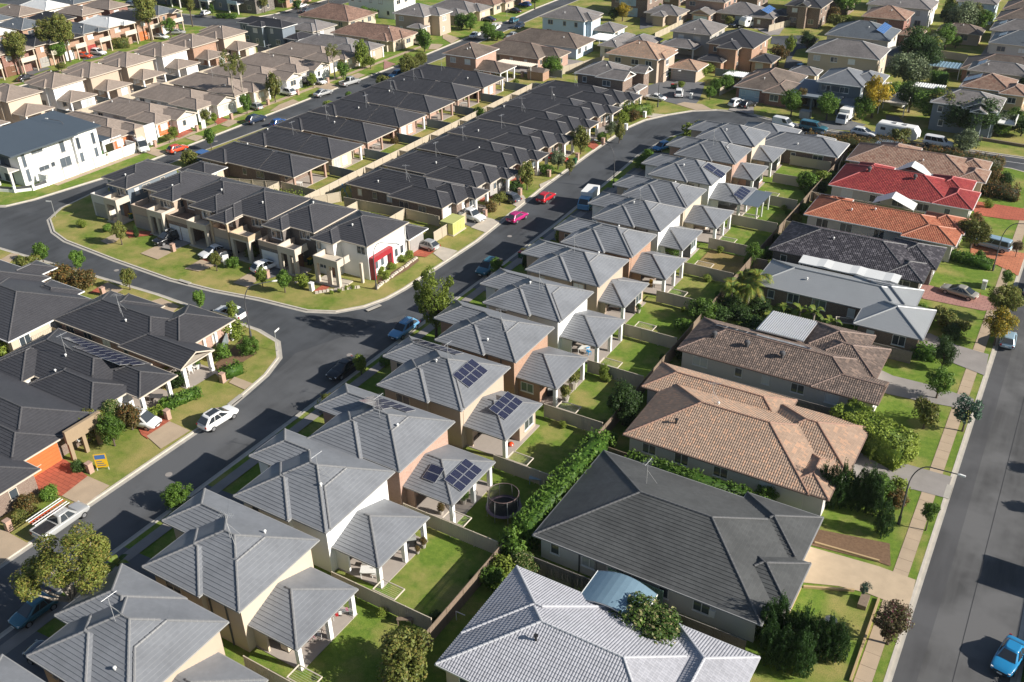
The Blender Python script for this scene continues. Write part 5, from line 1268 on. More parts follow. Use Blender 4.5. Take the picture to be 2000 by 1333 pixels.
# ------------------------------------------------------------------ white two-storey corner house
root = thing('house', 'white rendered two-storey corner house with flat dark metal roof', 'house', (-156, 96, 0))
ox, oy = -156, 96
def lb(name, x0, y0, z0, x1, y1, z1, m): b = MB(); b.box(x0 - ox, y0 - oy, z0, x1 - ox, y1 - oy, z1); return add(name, b.mesh(name, m), root)
lb('wall', -163, 89.0, 0, -152.2, 99.6, 6.0, 'wall_white'); lb('bay_wall', -163, 99.6, 0, -151.6, 104.6, 6.0, 'wall_white'); lb('alfresco_wall', -160, 104.6, 0, -154.6, 107.9, .05, 'patio_tile')
b = MB(); b.loft([[(-8, -9.2, 6.0), (5.4, -9.2, 6.05), (5.4, -9.2, 6.28), (-8, -9.2, 7.1)], [(-8, 4.1, 6.0), (5.4, 4.1, 6.05), (5.4, 4.1, 6.28), (-8, 4.1, 7.1)]]); rf = add('roof', b.mesh('roof', 'metal_dark', fix=True), root)
b = MB(); b.loft([[(-8, 4.1, 6.0), (4.9, 4.1, 6.05), (4.9, 4.1, 6.30), (-8, 4.1, 7.12)], [(-8, 9.4, 6.0), (4.9, 9.4, 6.05), (4.9, 9.4, 6.30), (-8, 9.4, 7.12)]]); add('roof', b.mesh('roof', 'metal_dark', fix=True), root)
lb('patio_roof', -160.5, 105.5, 2.8, -152.2, 109.6, 3.0, 'metal_dark'); lb('fascia', -160.5, 109.6, 2.55, -152.2, 109.75, 3.02, 'trim_white'); lb('fascia', -152.2, 105.5, 2.55, -152.05, 109.75, 3.02, 'trim_white')
for yy in (105.6, 109.3): lb('column', -152.7, yy, 0, -152.25, yy + .45, 2.56, 'column_white')
lb('column', -160, 109.3, 0, -159.6, 109.7, 2.56, 'column_white')
lb('beam', -152.75, 106.05, 2.2, -152.22, 109.3, 2.56, 'column_white')
for (a, z, w_, h_) in ((89.6, 3.2, .7, 2.3), (89.7, .6, .7, 2.2), (91.6, 4.9, 2.2, .5), (92.2, 1.6, 2.0, .8), (94.6, 1.7, .8, .8), (96.4, .9, 2.2, 1.7), (97.1, 3.5, .95, 2.0)): put_window(root, 'E', a, -152.2, z, w_, h_, 'trim_grey')
for (a, z, w_, h_) in ((100.0, 3.3, .75, 2.1), (100.1, .6, .75, 2.0), (103.2, 3.3, .7, 2.1), (103.2, .6, .7, 2.0)): put_window(root, 'E', a, -151.6, z, w_, h_, 'trim_grey')
for zz in (3.4, 4.2, 5.0): lb('stair_louvre', -152.17, 98.7, zz, -152.02, 99.5, zz + .07, 'trim_grey')
lb('balcony', -163, 86.9, 2.9, -152.6, 89.0, 3.1, 'wall_palegrey'); lb('balustrade', -163, 86.9, 3.1, -152.6, 87.0, 4.0, 'wall_palegrey')
for xx in (-162.8, -157, -152.9): lb('column', xx, 87.0, 0, xx + .35, 87.4, 2.9, 'wall_palegrey')
for xx in (-161.5, -157.5): put_window(root, 'S', xx, 89.0, .3, 2.6, 2.3, 'trim_dark'); put_window(root, 'S', xx, 89.0, 3.2, 2.6, 2.2, 'trim_dark')
root = thing('garden_wall', 'white rendered boundary wall round the white corner house', 'wall', (-149.2, 89, 0)); ox, oy = -149.2, 89
lb('wall_panel', -149.3, 91.4, 0, -149.1, 110.4, 1.8, 'wall_white'); lb('wall_panel', -155.5, 110.4, 0, -149.1, 110.6, 1.8, 'wall_white'); lb('wall_panel', -151.4, 91.2, 0, -149.1, 91.4, 1.8, 'wall_white')
for k in range(7): lb('pier', -149.35, 91.3 + 3.14 * k, 0, -149.05, 91.6 + 3.14 * k, 1.9, 'trim_cream')
LW = [(-149.2, 91.2), (-149.5, 88.6), (-151.4, 86.4), (-154.4, 85.4), (-158, 85.2), (-163, 85.2)]
for k, (xa, ya) in enumerate(LW):
    lb('pier', xa - .2, ya - .2, 0, xa + .2, ya + .2, 1.1, 'wall_white')
    if k < 5:
        xb, yb = LW[k + 1]; L = hypot(xb - xa, yb - ya); b = MB(); b.box(0, -.09, 0, L, .09, .5); add('low_wall', b.mesh('low_wall', 'wall_white'), root, (xa - ox, ya - oy, 0), (0, 0, atan2(yb - ya, xb - xa)))
        b = MB(); b.box(.2, -.03, .55, L - .2, .03, .95); add('infill', b.mesh('infill', 'trim_dark'), root, (xa - ox, ya - oy, 0), (0, 0, atan2(yb - ya, xb - xa)))
# ------------------------------------------------------------------ tan roofed block on the far left: long houses and two-storey houses
E1 = [(108.0, 8.2), (118.2, 8.6), (128.8, 8.8), (139.2, 8.4), (149.2, 8.6), (158.4, 8.6), (169.2, 8.8), (178.6, 8.8)]
for i, (y, d) in enumerate(E1):
    last = i == 7
    B = [(-172, y, -154, y + d, 2.75, dict(p=23)), (-160, y - .7, -151.8 - (.8 if last else 0), y + 4.4, 2.75, dict(p=23)), (-158, y + 3.2, -150.2, y + d, 2.75, dict(p=22, g='E' if i in (1, 2, 4, 5) else ''))]
    h = house('long tan roofed single-storey house, %s along the left street' % ORD[i].replace('nearest', 'first') if not last else 'long grey-brown single-storey house with porch at the end of the tan row', B, ['brick_pink', 'wall_white', 'wall_white', 'wall_cream', 'wall_white', 'wall_white', 'wall_cream', 'wall_beige'][i], 'tile_tan' if not last else 'tile_midgrey', group='tan single-storey houses along the left street' if not last else None, near=1 if i < 5 else 0, vents=1, ant=i % 2, trim='trim_cream', blind=.6)
    put_door(h.root, 'E', y + .2, -152.35 - (.8 if last else 0), .05, 2.9, 2.2, ['door_orange', 'door_orange', 'door_grey', 'door_white', 'door_white', 'door_grey', 'door_white', 'door_white'][i])
    if i == 0:
        pbox(h, 'parapet', -150.4, y + 3.4, 0, -150.0, y + 5.4, 3.9, 'wall_beige'); pbox(h, 'parapet', -150.3, y + 5.4, 0, -149.9, y + 7.9, 3.9, 'wall_white')
    for yy in (y + 3.7, y + d - .4): column(h, -150.7, yy, 2.63, .35)
EW = ['wall_cream', 'wall_white', 'wall_beige', 'wall_cream', 'wall_white', 'brick_orange', 'wall_cream']
for i, y in enumerate([108.0, 118.4, 127.6, 137.2, 147.2, 156.4, 166.2]):
    d = 8.2
    B = [(-192, y, -182.8, y + d, 5.35, dict(p=23)), (-189.4, y - .45, -184.8, y + 4, 5.35, dict(p=23)), (-194.2, y + 3, -186, y + d - .01, 5.35, dict(p=23)), (-184.4, y + .7, -179, y + d - .8, 2.75, dict(p=20, open=True, g='W'))]
    h = house('tan roofed two-storey house with rear patio roof, %s from the white corner house' % ORD[i].replace('nearest', 'first'), B, EW[i], 'tile_tan', group='tan two-storey houses in the far left row', near=1 if i < 4 else 0, vents=1, trim='trim_cream', blind=.5)
    slab(h, -184, y + .9, -179.2, y + d - 1)
    pbox(h, 'family_room', -184, y + 3.6, 0, -179.6, y + d - 1.2, 2.62, EW[i]) if i in (1, 2, 4, 5, 6) else None
    if i in (1, 2, 4, 5, 6): put_window(h.root, 'E', y + 4.6, -179.6, .7, 1.7, 1.6, g='glass_blind')
    for yy in ((y + 1.1, y + d - 1.2) if i in (0, 3) else (y + 1.1,)): column(h, -179.4, yy, 2.63, .32)
h = house('tan hip roof half hidden behind the white corner house', [(-192, 97.6, -182.8, 105.8, 5.35), (-184.4, 98.4, -178.6, 105, 2.75, dict(open=True, g='W', p=20))], 'wall_cream', 'tile_tan', near=0, vents=0)

# ------------------------------------------------------------------ brick houses beyond, by column
def far(label, x0, y0, x1, y1, e, wall, roof, extra=(), **k):
    return house(label, [(x0, y0, x1, y1, e)] + list(extra), wall, roof, near=0, vents=k.pop('vents', 1), trim='trim_cream', **k)
FB = [('big tan roofed brick house with balcony over orange garage doors', 120, 9.6, 'brick_orange', 'tile_tan'), ('tan roofed brick house beside the balcony house', 130.4, 8.2, 'brick_red', 'tile_tan'), ('black roofed brick house behind the tall street trees', 139.4, 6.6, 'brick_orange', 'tile_black'),
      ('black roofed orange brick house just beyond the tall trees', 146.4, 6.4, 'brick_orange', 'tile_black'), ('blue-grey roofed orange brick house with red garage door', 153.2, 7, 'brick_orange', 'tile_bluegrey'), ('pale metal roofed brick house with glazed balcony', 161, 7.4, 'brick_orange', 'metal_white'),
      ('tan roofed brick house with white car in its drive', 169.4, 6.8, 'brick_orange', 'tile_tan'), ('dark roofed brick house with white gable at the street corner', 177.2, 7, 'brick_orange', 'tile_bluegrey')]
for i, (lb_, y, d, w_, r_) in enumerate(FB):
    h = far(lb_, -230, y, -218, y + d, 5.35, w_, r_, [(-219.6, y + d * .5, -216.6, y + d, 5.35, dict(g='E' if i in (0, 7) else '', open=True))], blind=.7, win=True)
    put_door(h.root, 'E', y + .9, -218.5, .05, 2.5, 2.2, ['door_orange', 'door_brown', 'door_grey', 'door_white', 'door_red', 'door_orange', 'door_orange', 'door_white'][i])
    column(h, -217, y + d - .3, 5.2, .26, 'wall_cream'); column(h, -217, y + d * .5 + .3, 2.7, .26, 'wall_cream')
    pbox(h, 'balcony', -218.4, y + d * .5, 2.7, -216.7, y + d - .1, 3.0, 'trim_cream'); pbox(h, 'balustrade', -216.9, y + d * .5, 3.0, -216.75, y + d - .1, 3.8, 'trim_cream')
for i, (y, d, w_, r_, n_) in enumerate([(141, 6.6, 'brick_orange', 'metal_white', 'pale'), (149, 8, 'brick_orange', 'tile_bluegrey', 'blue-grey'), (158.4, 7, 'brick_orange', 'tile_black', 'black'), (167.2, 7, 'brick_orange', 'tile_tan', 'tan'), (176, 7, 'brick_red', 'tile_tan', 'brown')]):
    far('%s roofed brick house in the second row behind the balcony houses' % n_, -247.5, y, -236.4, y + d, 5.35, w_, r_, blind=.7)
for i, (y, d, r_, n_) in enumerate([(150, 7.4, 'tile_bluegrey', 'slate blue'), (158.8, 8, 'tile_tan', 'tan'), (167, 8, 'metal_white', 'silver'), (176, 8, 'tile_bluegrey', 'dark grey')]):
    far('%s roofed house at the far top left edge' % n_, -264, y, -251.5, y + d, 5.35, 'wall_white' if i % 2 == 0 else 'brick_orange', r_)
for i, (x, n_, r_, w_) in enumerate([(-258, 'dark walled two-storey house behind street trees at the top left', 'tile_black', 'wall_slate'), (-246, 'dark walled two-storey house with white entry at the top left', 'tile_black', 'brick_dark'), (-234.5, 'slate walled two-storey house with white car in front', 'tile_black', 'wall_slate'), (-223.5, 'dark two-storey house with blue-grey balcony at the top left', 'tile_black', 'brick_dark')]):
    h = far(n_, x, 206 + i * .8, x + 10, 217, 5.35, w_, r_)
    pbox(h, 'balcony', x + 1, 203.6 + i * .8, 2.6, x + 5, 206.4 + i * .8, 2.9, 'wall_palegrey'); pbox(h, 'balustrade', x + 1, 203.6 + i * .8, 2.9, x + 5, 203.7 + i * .8, 3.7, 'wall_blue')
    for xx in (x + 1.2, x + 4.8): column(h, xx, 203.9 + i * .8, 2.6, .35, 'wall_palegrey')
far('orange brick two-storey house with white trims near the top left', -213.6 - 8, 219, -211.5, 231, 5.35, 'brick_orange', 'tile_black')
far('cream two-storey house with porch wall at the top left', -222, 233, -211.5, 243, 5.35, 'wall_cream', 'tile_black')
far('tan roofed house in the distance past the cream house', -222, 246, -211.5, 256, 5.35, 'brick_orange', 'tile_tan')

# ------------------------------------------------------------------ houses along the upper left street, left side
h = house('dark two-storey house with black tiled roof at the end of the tan row', [(-193, 181, -177.4, 186.6, 5.35), (-188, 179.6, -183, 183.4, 5.35), (-177.8, 181.6, -173, 188, 2.75)], 'wall_slate', 'tile_black', near=1, vents=1)
far('grey-brown single-storey house behind the black roofed house', -197.6, 191.4, -175.3, 199.4, 2.75, 'wall_grey', 'tile_midgrey', [(-184, 190, -175.6, 196, 2.76)])
h = far('reddish brown hip-roofed house in front of the white two-storey block', -192.6, 203.4, -174.7, 216, 2.75, 'wall_cream', 'tile_redbrown')
far('white two-storey block with rows of small windows at the top', -190, 221, -172.5, 232, 5.6, 'wall_white', 'tile_midgrey')
h = far('rusty brown hip-roofed house with cream gabled front on the left street', -171, 191.6, -150.8, 202, 2.75, 'wall_cream', 'tile_redbrown', [(-158, 190.8, -152.2, 196, 2.75), (-157, 195, -150.4, 200.6, 2.75)])
h = house('two-storey beige house with grey-brown roof and garage wing', [(-163, 207.6, -152.6, 217.2, 5.35), (-157, 210.6, -149.8, 216.6, 5.35), (-157, 205.6, -152.4, 209.6, 2.75)], 'wall_beige', 'tile_midgrey', near=1, vents=1); put_door(h.root, 'E', 206.3, -152.92, .05, 2.4, 2.1, 'door_white')
far('grey-brown single-storey house with stepped hips beyond the beige house', -166, 226.6, -151.2, 236, 2.75, 'wall_cream', 'tile_midgrey', [(-158, 222.4, -151.6, 228, 2.75), (-156, 230, -149.8, 236.4, 2.75)])
far('orange roofed cream house at the top of the left street', -166, 238.6, -150.6, 248.6, 2.75, 'wall_cream', 'tile_redbrown', [(-156, 243, -149.4, 249, 2.75)])
far('brick house with porch at the far top of the left street', -166, 253, -150, 263, 2.75, 'brick_orange', 'tile_tan')

# ------------------------------------------------------------------ top centre, right side of the left street
h = house('two-storey brick house with brown tiled roof and pergola past the dark row', [(-127, 178.8, -117.9, 188.4, 5.35), (-118.6, 179.0, -111.8, 185.8, 2.75, dict(g='W', open=True))], 'brick_pink', 'tile_oldbrown', near=1, vents=2); slab(h, -118, 179.4, -112, 185.4); [column(h, -112.2, yy, 2.63, .3) for yy in (179.5, 182.3, 185.4)]
pergola(-117.6, 186.2, -108.2, 189.4, 2.9, 2.8, 'trim_cream', 'long cream pergola between the two brown roofs', ribs=20)
far('weathered brown hip-roofed house beyond the cream pergola', -127, 193.4, -110.3, 203, 2.75, 'brick_pink', 'tile_oldbrown', [(-116, 196.5, -106.7, 202.4, 2.75)])
far('dark brown hip-roofed house with satellite dish near the top centre', -127.5, 206, -106.9, 216, 2.75, 'wall_blue', 'tile_oldbrown')
h = far('pale blue two-storey house with grey hip roof at the top centre', -126, 221.6, -113, 232, 5.35, 'wall_blue', 'tile_midgrey', [(-117.6, 223, -111.6, 228.6, 5.35), (-112.8, 224.6, -106, 232, 2.75)])
pergola(-109.4, 215.6, -103, 222.6, 2.9, 2.7, 'metal_white', 'pale ribbed pergola beside the pale blue house', ribs=14)
h = house('two-storey brown brick house with charcoal roof and gabled front', [(-93.2, 178.5, -83.2, 187.4, 5.35, dict(p=24)), (-88, 177.8, -81.4, 183.4, 5.35, dict(p=24, g='E')), (-84, 184.6, -79.8, 188.4, 5.35, dict(p=30, g='E')), (-82, 179.6, -79.4, 185, 2.75)], 'brick_brown', 'tile_midgrey', near=1, vents=1)
h = house('two-storey cream house with orange tiled roof and detached garage', [(-94.4, 195.8, -81.7, 206.4, 5.35), (-84, 197.2, -80.6, 204, 5.35)], 'wall_beige', 'tile_terracotta', near=1, vents=1)
h = house('orange roofed garage with wide cream door beside the court', [(-81.2, 200.4, -74.3, 207, 2.75)], 'wall_beige', 'tile_terracotta', 'garage', 'garage', near=0, vents=0, win=False); put_door(h.root, 'S', -80.2, 200.9, .05, 5.0, 2.2, 'door_grey')
h = house('open dark carport under a pale grey hip roof', [(-91, 218, -82, 224, 2.75, dict(open=True))], 'wall_beige', 'tile_midgrey', 'carport', 'carport', near=0, vents=0); [column(h, xx, 218.4, 2.65, .3) for xx in (-90.5, -82.5)]; [column(h, xx, 223.4, 2.65, .3) for xx in (-90.5, -82.5)]; pbox(h, 'rear_wall', -90.6, 223.6, 0, -82.4, 223.8, 2.6, 'wall_slate')
far('two-storey house with pale grey hip roof between two driveways', -90, 222, -79.6, 233, 5.35, 'wall_grey', 'tile_midgrey')
h = far('two-storey orange brick house with charcoal roof and side wing', -78, 214.6, -66.8, 227.2, 5.35, 'brick_orange', 'tile_dark', [(-74.6, 212, -69.6, 218, 5.35), (-78, 209.6, -72, 214, 2.75), (-67.4, 214, -62, 220, 2.75)])
far('single-storey house with weathered grey roof near the grassy corner', -104, 211, -98.8, 224, 2.75, 'wall_palegrey', 'tile_midgrey', [(-100, 214.4, -92.6, 224, 2.76)])
h = house('single-storey red brick house with brown hip roof and pale garage door', [(-63.4, 193, -52.2, 207.6, 2.75), (-57, 192, -51.5, 201, 2.75), (-63.8, 199, -58, 204.5, 2.75)], 'brick_red', 'tile_oldbrown', near=1, vents=1, winE=False); put_door(h.root, 'S', -62.2, 193.5, .05, 4.2, 2.2, 'door_blue')
pergola(-68.6, 200.6, -61.6, 204.8, 2.7, 2.6, 'metal_white', 'white flat awning behind the brown hip-roofed brick house', 'awning', 16, cat='awning')
h = house('two-storey house with pale grey-brown hip roof and cream walls by the lane', [(-55.8, 217.4, -39.9, 228, 5.35), (-57, 208.8, -50.6, 213.6, 2.75)], 'wall_cream', 'tile_midgrey', near=1, vents=1, winE=True)
h = far('two-storey house with blue-grey roof and two bright solar arrays', -56.4, 234.6, -41.7, 247, 5.35, 'wall_palegrey', 'tile_bluegrey', [(-42.6, 232.6, -35, 240, 2.75)]); solar(h, -44.6, 239.6, 'E', 1, 4, True, 1.2, 2.0); solar(h, -44.6, 243.9, 'E', 1, 3, True, 1.2, 2.0)
h = house('two-storey slate walled house with grey striped roof and blue front', [(-47.2, 195.2, -38, 205.4, 5.35), (-42, 198.4, -35.4, 206, 5.35)], 'wall_slate', 'tile_grey', near=1, vents=0)
pbox(h, 'porch_roof', -52.4, 192.4, 2.6, -41.4, 195.6, 3.0, 'wall_slate'); pbox(h, 'porch_roof', -41.2, 191.0, 2.6, -36.6, 195.6, 2.9, 'wall_slate'); [column(h, xx, 192.8, 2.6, .4, 'wall_slate') for xx in (-52, -47, -41.8)]; put_window(h.root, 'S', -46.2, 195.7, 3.6, 4.2, 1.2, 'trim_grey'); put_window(h.root, 'S', -51, 195.2, .4, 2.6, 2.0, 'trim_grey')
pbox(h, 'side_wall', -52.2, 195.4, 0, -47, 205, 2.9, 'wall_slate')
h = far('two-storey brick house with orange hip roof at the top right', -53.6, 258, -42.8, 268, 5.35, 'brick_red', 'tile_pinkbrown', [(-43.6, 254, -38, 261, 2.75)])
h = far('grey roofed single-storey house with blue solar panels at the top', -92, 257.6, -80.2, 268, 2.75, 'brick_brown', 'tile_midgrey', [(-82, 256.8, -75.4, 266, 2.75)]); solar(h, -78.4, 261.2, 'E', 1, 6, True, 1.1, 2.2)
h = far('two-storey grey house with tall entry gable at the top', -74.6, 262.6, -64.8, 273, 5.35, 'brick_brown', 'tile_dark', [(-71, 260.8, -68, 265, 5.8, dict(g='S', p=30)), (-78, 261.6, -73.5, 268, 2.75)])
h = far('two-storey brick house with twin roller doors at the top centre', -122, 254, -110, 266, 5.35, 'brick_brown', 'tile_midgrey'); put_door(h.root, 'S', -118, 254.5, .05, 4.6, 2.3, 'door_blue'); put_door(h.root, 'S', -119, 254.5, 2.9, 5.0, 2.0, 'door_blue', 'window_shutter')
h = far('low cream house with three small hips and white post at the top', -109, 249, -99, 257, 2.75, 'wall_beige', 'tile_midgrey', [(-106, 246.6, -102, 251, 2.75)])
h = far('two-storey pink brick house with gabled garage in front at the top', -101.6, 258.6, -89.6, 270, 5.35, 'brick_pink', 'tile_midgrey', [(-97.6, 253.6, -91.8, 260, 2.75, dict(g='S'))]); put_door(h.root, 'S', -96.6, 254.1, .05, 3.8, 2.1, 'door_blue')
# right-hand edge rows
h = house('two-storey house with golden brown roof and blue solar at the right edge', [(-21.6, 204.6, -12.4, 214, 5.35), (-14.6, 203, -9.6, 210, 5.35), (-23, 203, -19, 209, 2.75)], 'wall_tan', 'tile_pinkbrown', near=1, vents=0); solar(h, -20.2, 209.5, 'W', 2, 3, True); pbox(h, 'balcony', -10.2, 201.2, 2.6, -7.2, 205, 2.9, 'wall_tan')
h = house('two-storey house with pale grey gables beside big trees at the right', [(-24.8, 191.4, -12.8, 200, 5.35), (-19, 190.2, -13.2, 195.6, 5.35, dict(g='S', p=26)), (-17.4, 188.6, -14.6, 193, 5.35, dict(g='S', p=26))], 'wall_slate', 'tile_midgrey', near=1, vents=0, trim='trim_white')
pbox(h, 'balcony', -12.8, 192.0, 2.8, -9.8, 196, 3.0, 'trim_white'); pbox(h, 'balustrade', -9.95, 192.0, 3.0, -9.8, 196, 3.9, 'trim_white')
for n_, a in (('grey roofed house with blue solar panels above the golden roof', (-22.4, 217.6, -10.6, 224.6, 5.35, 'wall_palegrey', 'tile_midgrey')), ('brown hip-roofed house with two roof vents at the right edge', (-25, 228.4, -8, 240, 2.75, 'brick_red', 'tile_oldbrown')), ('blue-grey roofed house with skylight at the right edge', (-22, 243.6, -8, 254, 5.35, 'wall_palegrey', 'tile_bluegrey')),
              ('pale grey hip-roofed house above the blue-grey roof', (-23.6, 256.6, -10, 266, 5.35, 'wall_palegrey', 'tile_midgrey')), ('grey roofed house at the upper right corner', (-24, 269, -10, 279, 5.35, 'wall_grey', 'tile_oldbrown')), ('brown roofed house in the upper right corner', (-24, 282, -10, 293, 5.35, 'wall_grey', 'tile_oldbrown'))):
    h = far(n_, *a[:4], a[4], a[5], a[6])
    if a[1] in (217.6, 243.6, 256.6): solar(h, a[0] + 2.2, (a[1] + a[3]) / 2, 'W', 1, 3, True)
for n_, a in (('large grey-brown two-storey roof above the orange roof at the top right', (-56, 273, -39.8, 284, 5.35, 'wall_white', 'tile_midgrey')), ('white walled house behind trees at the top right', (-36, 287, -26, 297, 5.35, 'wall_blue', 'tile_midgrey')), ('low beige house with pale verandah at the top right', (-36, 262, -25.6, 269, 2.75, 'wall_beige', 'tile_oldbrown')),
              ('dark grey roof between trees at the top right', (-78, 279, -62, 290, 5.35, 'brick_brown', 'tile_dark')), ('brown roof at the very top, right of centre', (-100, 276, -86, 287, 5.35, 'brick_brown', 'tile_oldbrown')), ('grey roof at the very top of the picture, centre right', (-122, 272, -108, 283, 5.35, 'brick_brown', 'tile_midgrey')), ('tan roof at the top edge beside the dark verandah house', (-60, 292, -42, 303, 5.35, 'wall_palegrey', 'tile_oldbrown'))):
    far(n_, *a[:4], a[4], a[5], a[6])
pergola(-32, 229, -25, 234, 2.5, 2.5, 'sheen_blue', 'dark blue flat-roofed shed in a back garden on the right', 'shed', 10, cat='shed')
pergola(-31.4, 211.6, -25.4, 215.2, 2.4, 2.3, 'metal_white', 'pale ribbed shed roof beside the hedge on the right', 'shed', 12, cat='shed')
pergola(-38.6, 207.6, -33.8, 211.6, 2.6, 2.5, 'trim_cream', 'beige flat awning beside the cream two-storey house', 'awning', 8, cat='awning')
pergola(-29.8, 171.6, -25.8, 174.6, 2.6, 2.5, 'metal_blue', 'blue-grey carport roof tucked in front of the rusty hedge', 'carport', 12, cat='carport')
# off the right edge: a house whose shadow falls across the road
house('dark roofed house across the road, outside the picture', [(16.2, 66.5, 28, 83, 5.3), (12.6, 72.9, 18, 76.7, 5.3)], 'brick_brown', 'tile_dark', near=0, vents=0)
# curved shade sail roof and gabled pergolas between the large houses
root = thing('pergola', 'curved blue-grey pergola roof on white posts above the silver tiled house', 'pergola', (-22.2, 51.3, 0))
b = MB(); n = 10
for k in range(n):
    a0, a1 = k / n, (k + 1) / n; f = lambda t: (-2.7 + 5.4 * t, 2.75 + .75 * sin(pi * t))
    (xa, za), (xb, zb_) = f(a0), f(a1); b.face([(xa, -1.7, za), (xb, -1.7, zb_), (xb, 2.0, zb_), (xa, 2.0, za)]); b.face([(xa, 2.0, za - .06), (xb, 2.0, zb_ - .06), (xb, -1.7, zb_ - .06), (xa, -1.7, za - .06)])
add('roof_sheeting', b.mesh('roof_sheeting', 'sheen_blue'), root)
b = MB()
for yy in (-1.75, 2.0):
    for k in range(n):
        (xa, za), (xb, zb_) = f(k / n), f((k + 1) / n); b.face([(xa, yy, za - .1), (xb, yy, zb_ - .1), (xb, yy, zb_ + .03), (xa, yy, za + .03)])
for xx in (-2.7, 2.66): b.box(xx, -1.75, 2.65, xx + .05, 2.0, 2.8)
add('edge_trim', b.mesh('edge_trim', 'trim_white'), root)
for xx in (-2.6, 2.6):
    for yy in (-1.6, 1.9): b = MB(); b.box(xx - .05, yy - .05, 0, xx + .05, yy + .05, 2.75); add('post', b.mesh('post', 'trim_white'), root)
for n_, (x, y) in (('white gabled pergola between the orange and red roofs', (-21.2, 145.4)), ('white gabled pergola between the red and tan roofs', (-21.4, 160.4))):
    root = thing('pergola', n_, 'pergola', (x, y, 0)); b = MB()
    b.face([(-2.6, -1.5, 2.6), (0, -1.5, 3.9), (0, 1.5, 3.9), (-2.6, 1.5, 2.6)]); b.face([(0, -1.5, 3.9), (3.4, -1.5, 2.6), (3.4, 1.5, 2.6), (0, 1.5, 3.9)]); add('roof_sheeting', b.mesh('roof_sheeting', 'metal_white'), root)
    for xx in (-2.4, 3.2): b = MB(); b.box(xx - .05, -.05, 0, xx + .05, .05, 2.7); add('post', b.mesh('post', 'trim_white'), root)

# ------------------------------------------------------------------ fences
G1 = 'cream steel fences between the grey row gardens'
FY = [22.0, 32.4, 42.8, 53.0, 63.4, 73.6, 83.8, 93.4, 103.4, 112.8, 122.0, 131.6, 141.6, 151.4, 160.9]
for i, y in enumerate(FY):
    x0 = -45.0 if i in (2, 3) else -41.2 if i > 2 else -46
    fence((-44.8 if i < 4 else -41.4, y), (-34.5, y), 'ribbed cream steel fence on the far side of the %s garden' % (ORD[i - 1] + ' grey house' if i else 'cut-off corner house'), 'steel', 'fence_cream', 1.75, G1)
fence((-33.9, 20), (-34.0, 54), 'weathered paling fence behind the nearest grey house gardens', 'timber', 'timber', 1.8, None, 2.4)
fence((-34.05, 54.2), (-34.1, 88), 'paling fence behind the hedge beside the charcoal roofed house', 'timber', 'timber', 1.8, None, 2.4)
fence((-34.1, 88.2), (-34.0, 121), 'paling fence behind the palm trees', 'timber', 'timber', 1.8, None, 2.4)
fence((-34.0, 121.2), (-33.5, 168), 'pale timber fence at the far end of the grey row gardens', 'timber', 'timber', 1.8, None, 2.4)
fence((-32, 52.9), (-12, 53.2), 'grey paling fence between the silver roof and the charcoal roof', 'timber', 'timber_grey', 1.75, None, 2.4)
fence((-33.6, 70.2), (-13, 70.1), 'dark paling fence behind the long hedge', 'timber', 'timber', 1.7, None, 2.4)
fence((-33.8, 87.6), (-13.8, 87.9), 'dark timber fence with pale posts below the brown tiled roof', 'timber', 'timber_grey', 1.7, None, 2.45)
fence((-20.8, 103.9), (-9.8, 103.9), 'grey timber fence below the grey metal roof', 'timber', 'timber_grey', 1.6, None, 2.45)
fence((-33.8, 119.0), (-31, 119.2), 'short grey fence beside the round clipped tree', 'timber', 'timber_grey', 1.6, None, 2.4)
fence((-33.6, 133.2), (-12, 132.9), 'cream fence between the orange roof and the dark purple-grey roof', 'steel', 'fence_cream', 1.7)
fence((-33.6, 146.3), (-12, 146.0), 'cream steel fence below the red roof', 'steel', 'fence_cream', 1.7)
fence((-31.7, 144.6), (-33.2, 146.2), 'short timber fence at the corner of the orange roofed house', 'timber', 'timber', 1.7)
# dark block
fence((-103.6, 104.5), (-103.4, 178.4), 'long cream rear fence down the middle of the dark block', 'steel', 'fence_cream', 1.8)
for i in range(7):
    y = 118.4 + 9.75 * i
    fence((-109.4, y), (-103.8, y), 'grey-green steel side fence of the %s patio in the western dark row' % ORD[i].replace('nearest', 'first'), 'steel', 'fence_grey', 1.8, 'grey-green side fences behind the dark houses')
    fence((-103.2, y + 2.3), (-99.8, y + 2.3), 'short cream fence behind the %s house of the eastern dark row' % ORD[i].replace('nearest', 'first'), 'steel', 'fence_cream', 1.8, 'short cream fences behind the eastern dark row')
for i, (a, b_) in enumerate((((-123, 104.6), (-111.8, 108.4)), ((-111.6, 99.8), (-111.6, 108.2)), ((-111.4, 108.6), (-104, 108.6)), ((-103.4, 99.6), (-103.4, 104.3)), ((-103.2, 104.4), (-99.8, 109.9)), ((-97.8, 108.4), (-86.6, 109.4)), ((-94.8, 100), (-94.8, 108)), ((-86.4, 100.0), (-86.4, 109.2)), ((-86.2, 109.4), (-80, 109.4)), ((-77.3, 104.2), (-77.2, 112.6)))):
    fence(a, b_, ['cream fence running behind the first two town houses', 'cream fence between the second and third town house yards', 'cream fence behind the third town house yard', 'short cream fence between the third and fourth town houses', 'angled cream fence behind the fourth town house', 'cream fence behind the fifth town house yard', 'cream fence between the fourth and fifth town houses', 'cream fence between the last two town house yards', 'cream fence behind the white town house', 'cream fence beside the green utility box'][i], 'steel', 'fence_cream', 1.8)
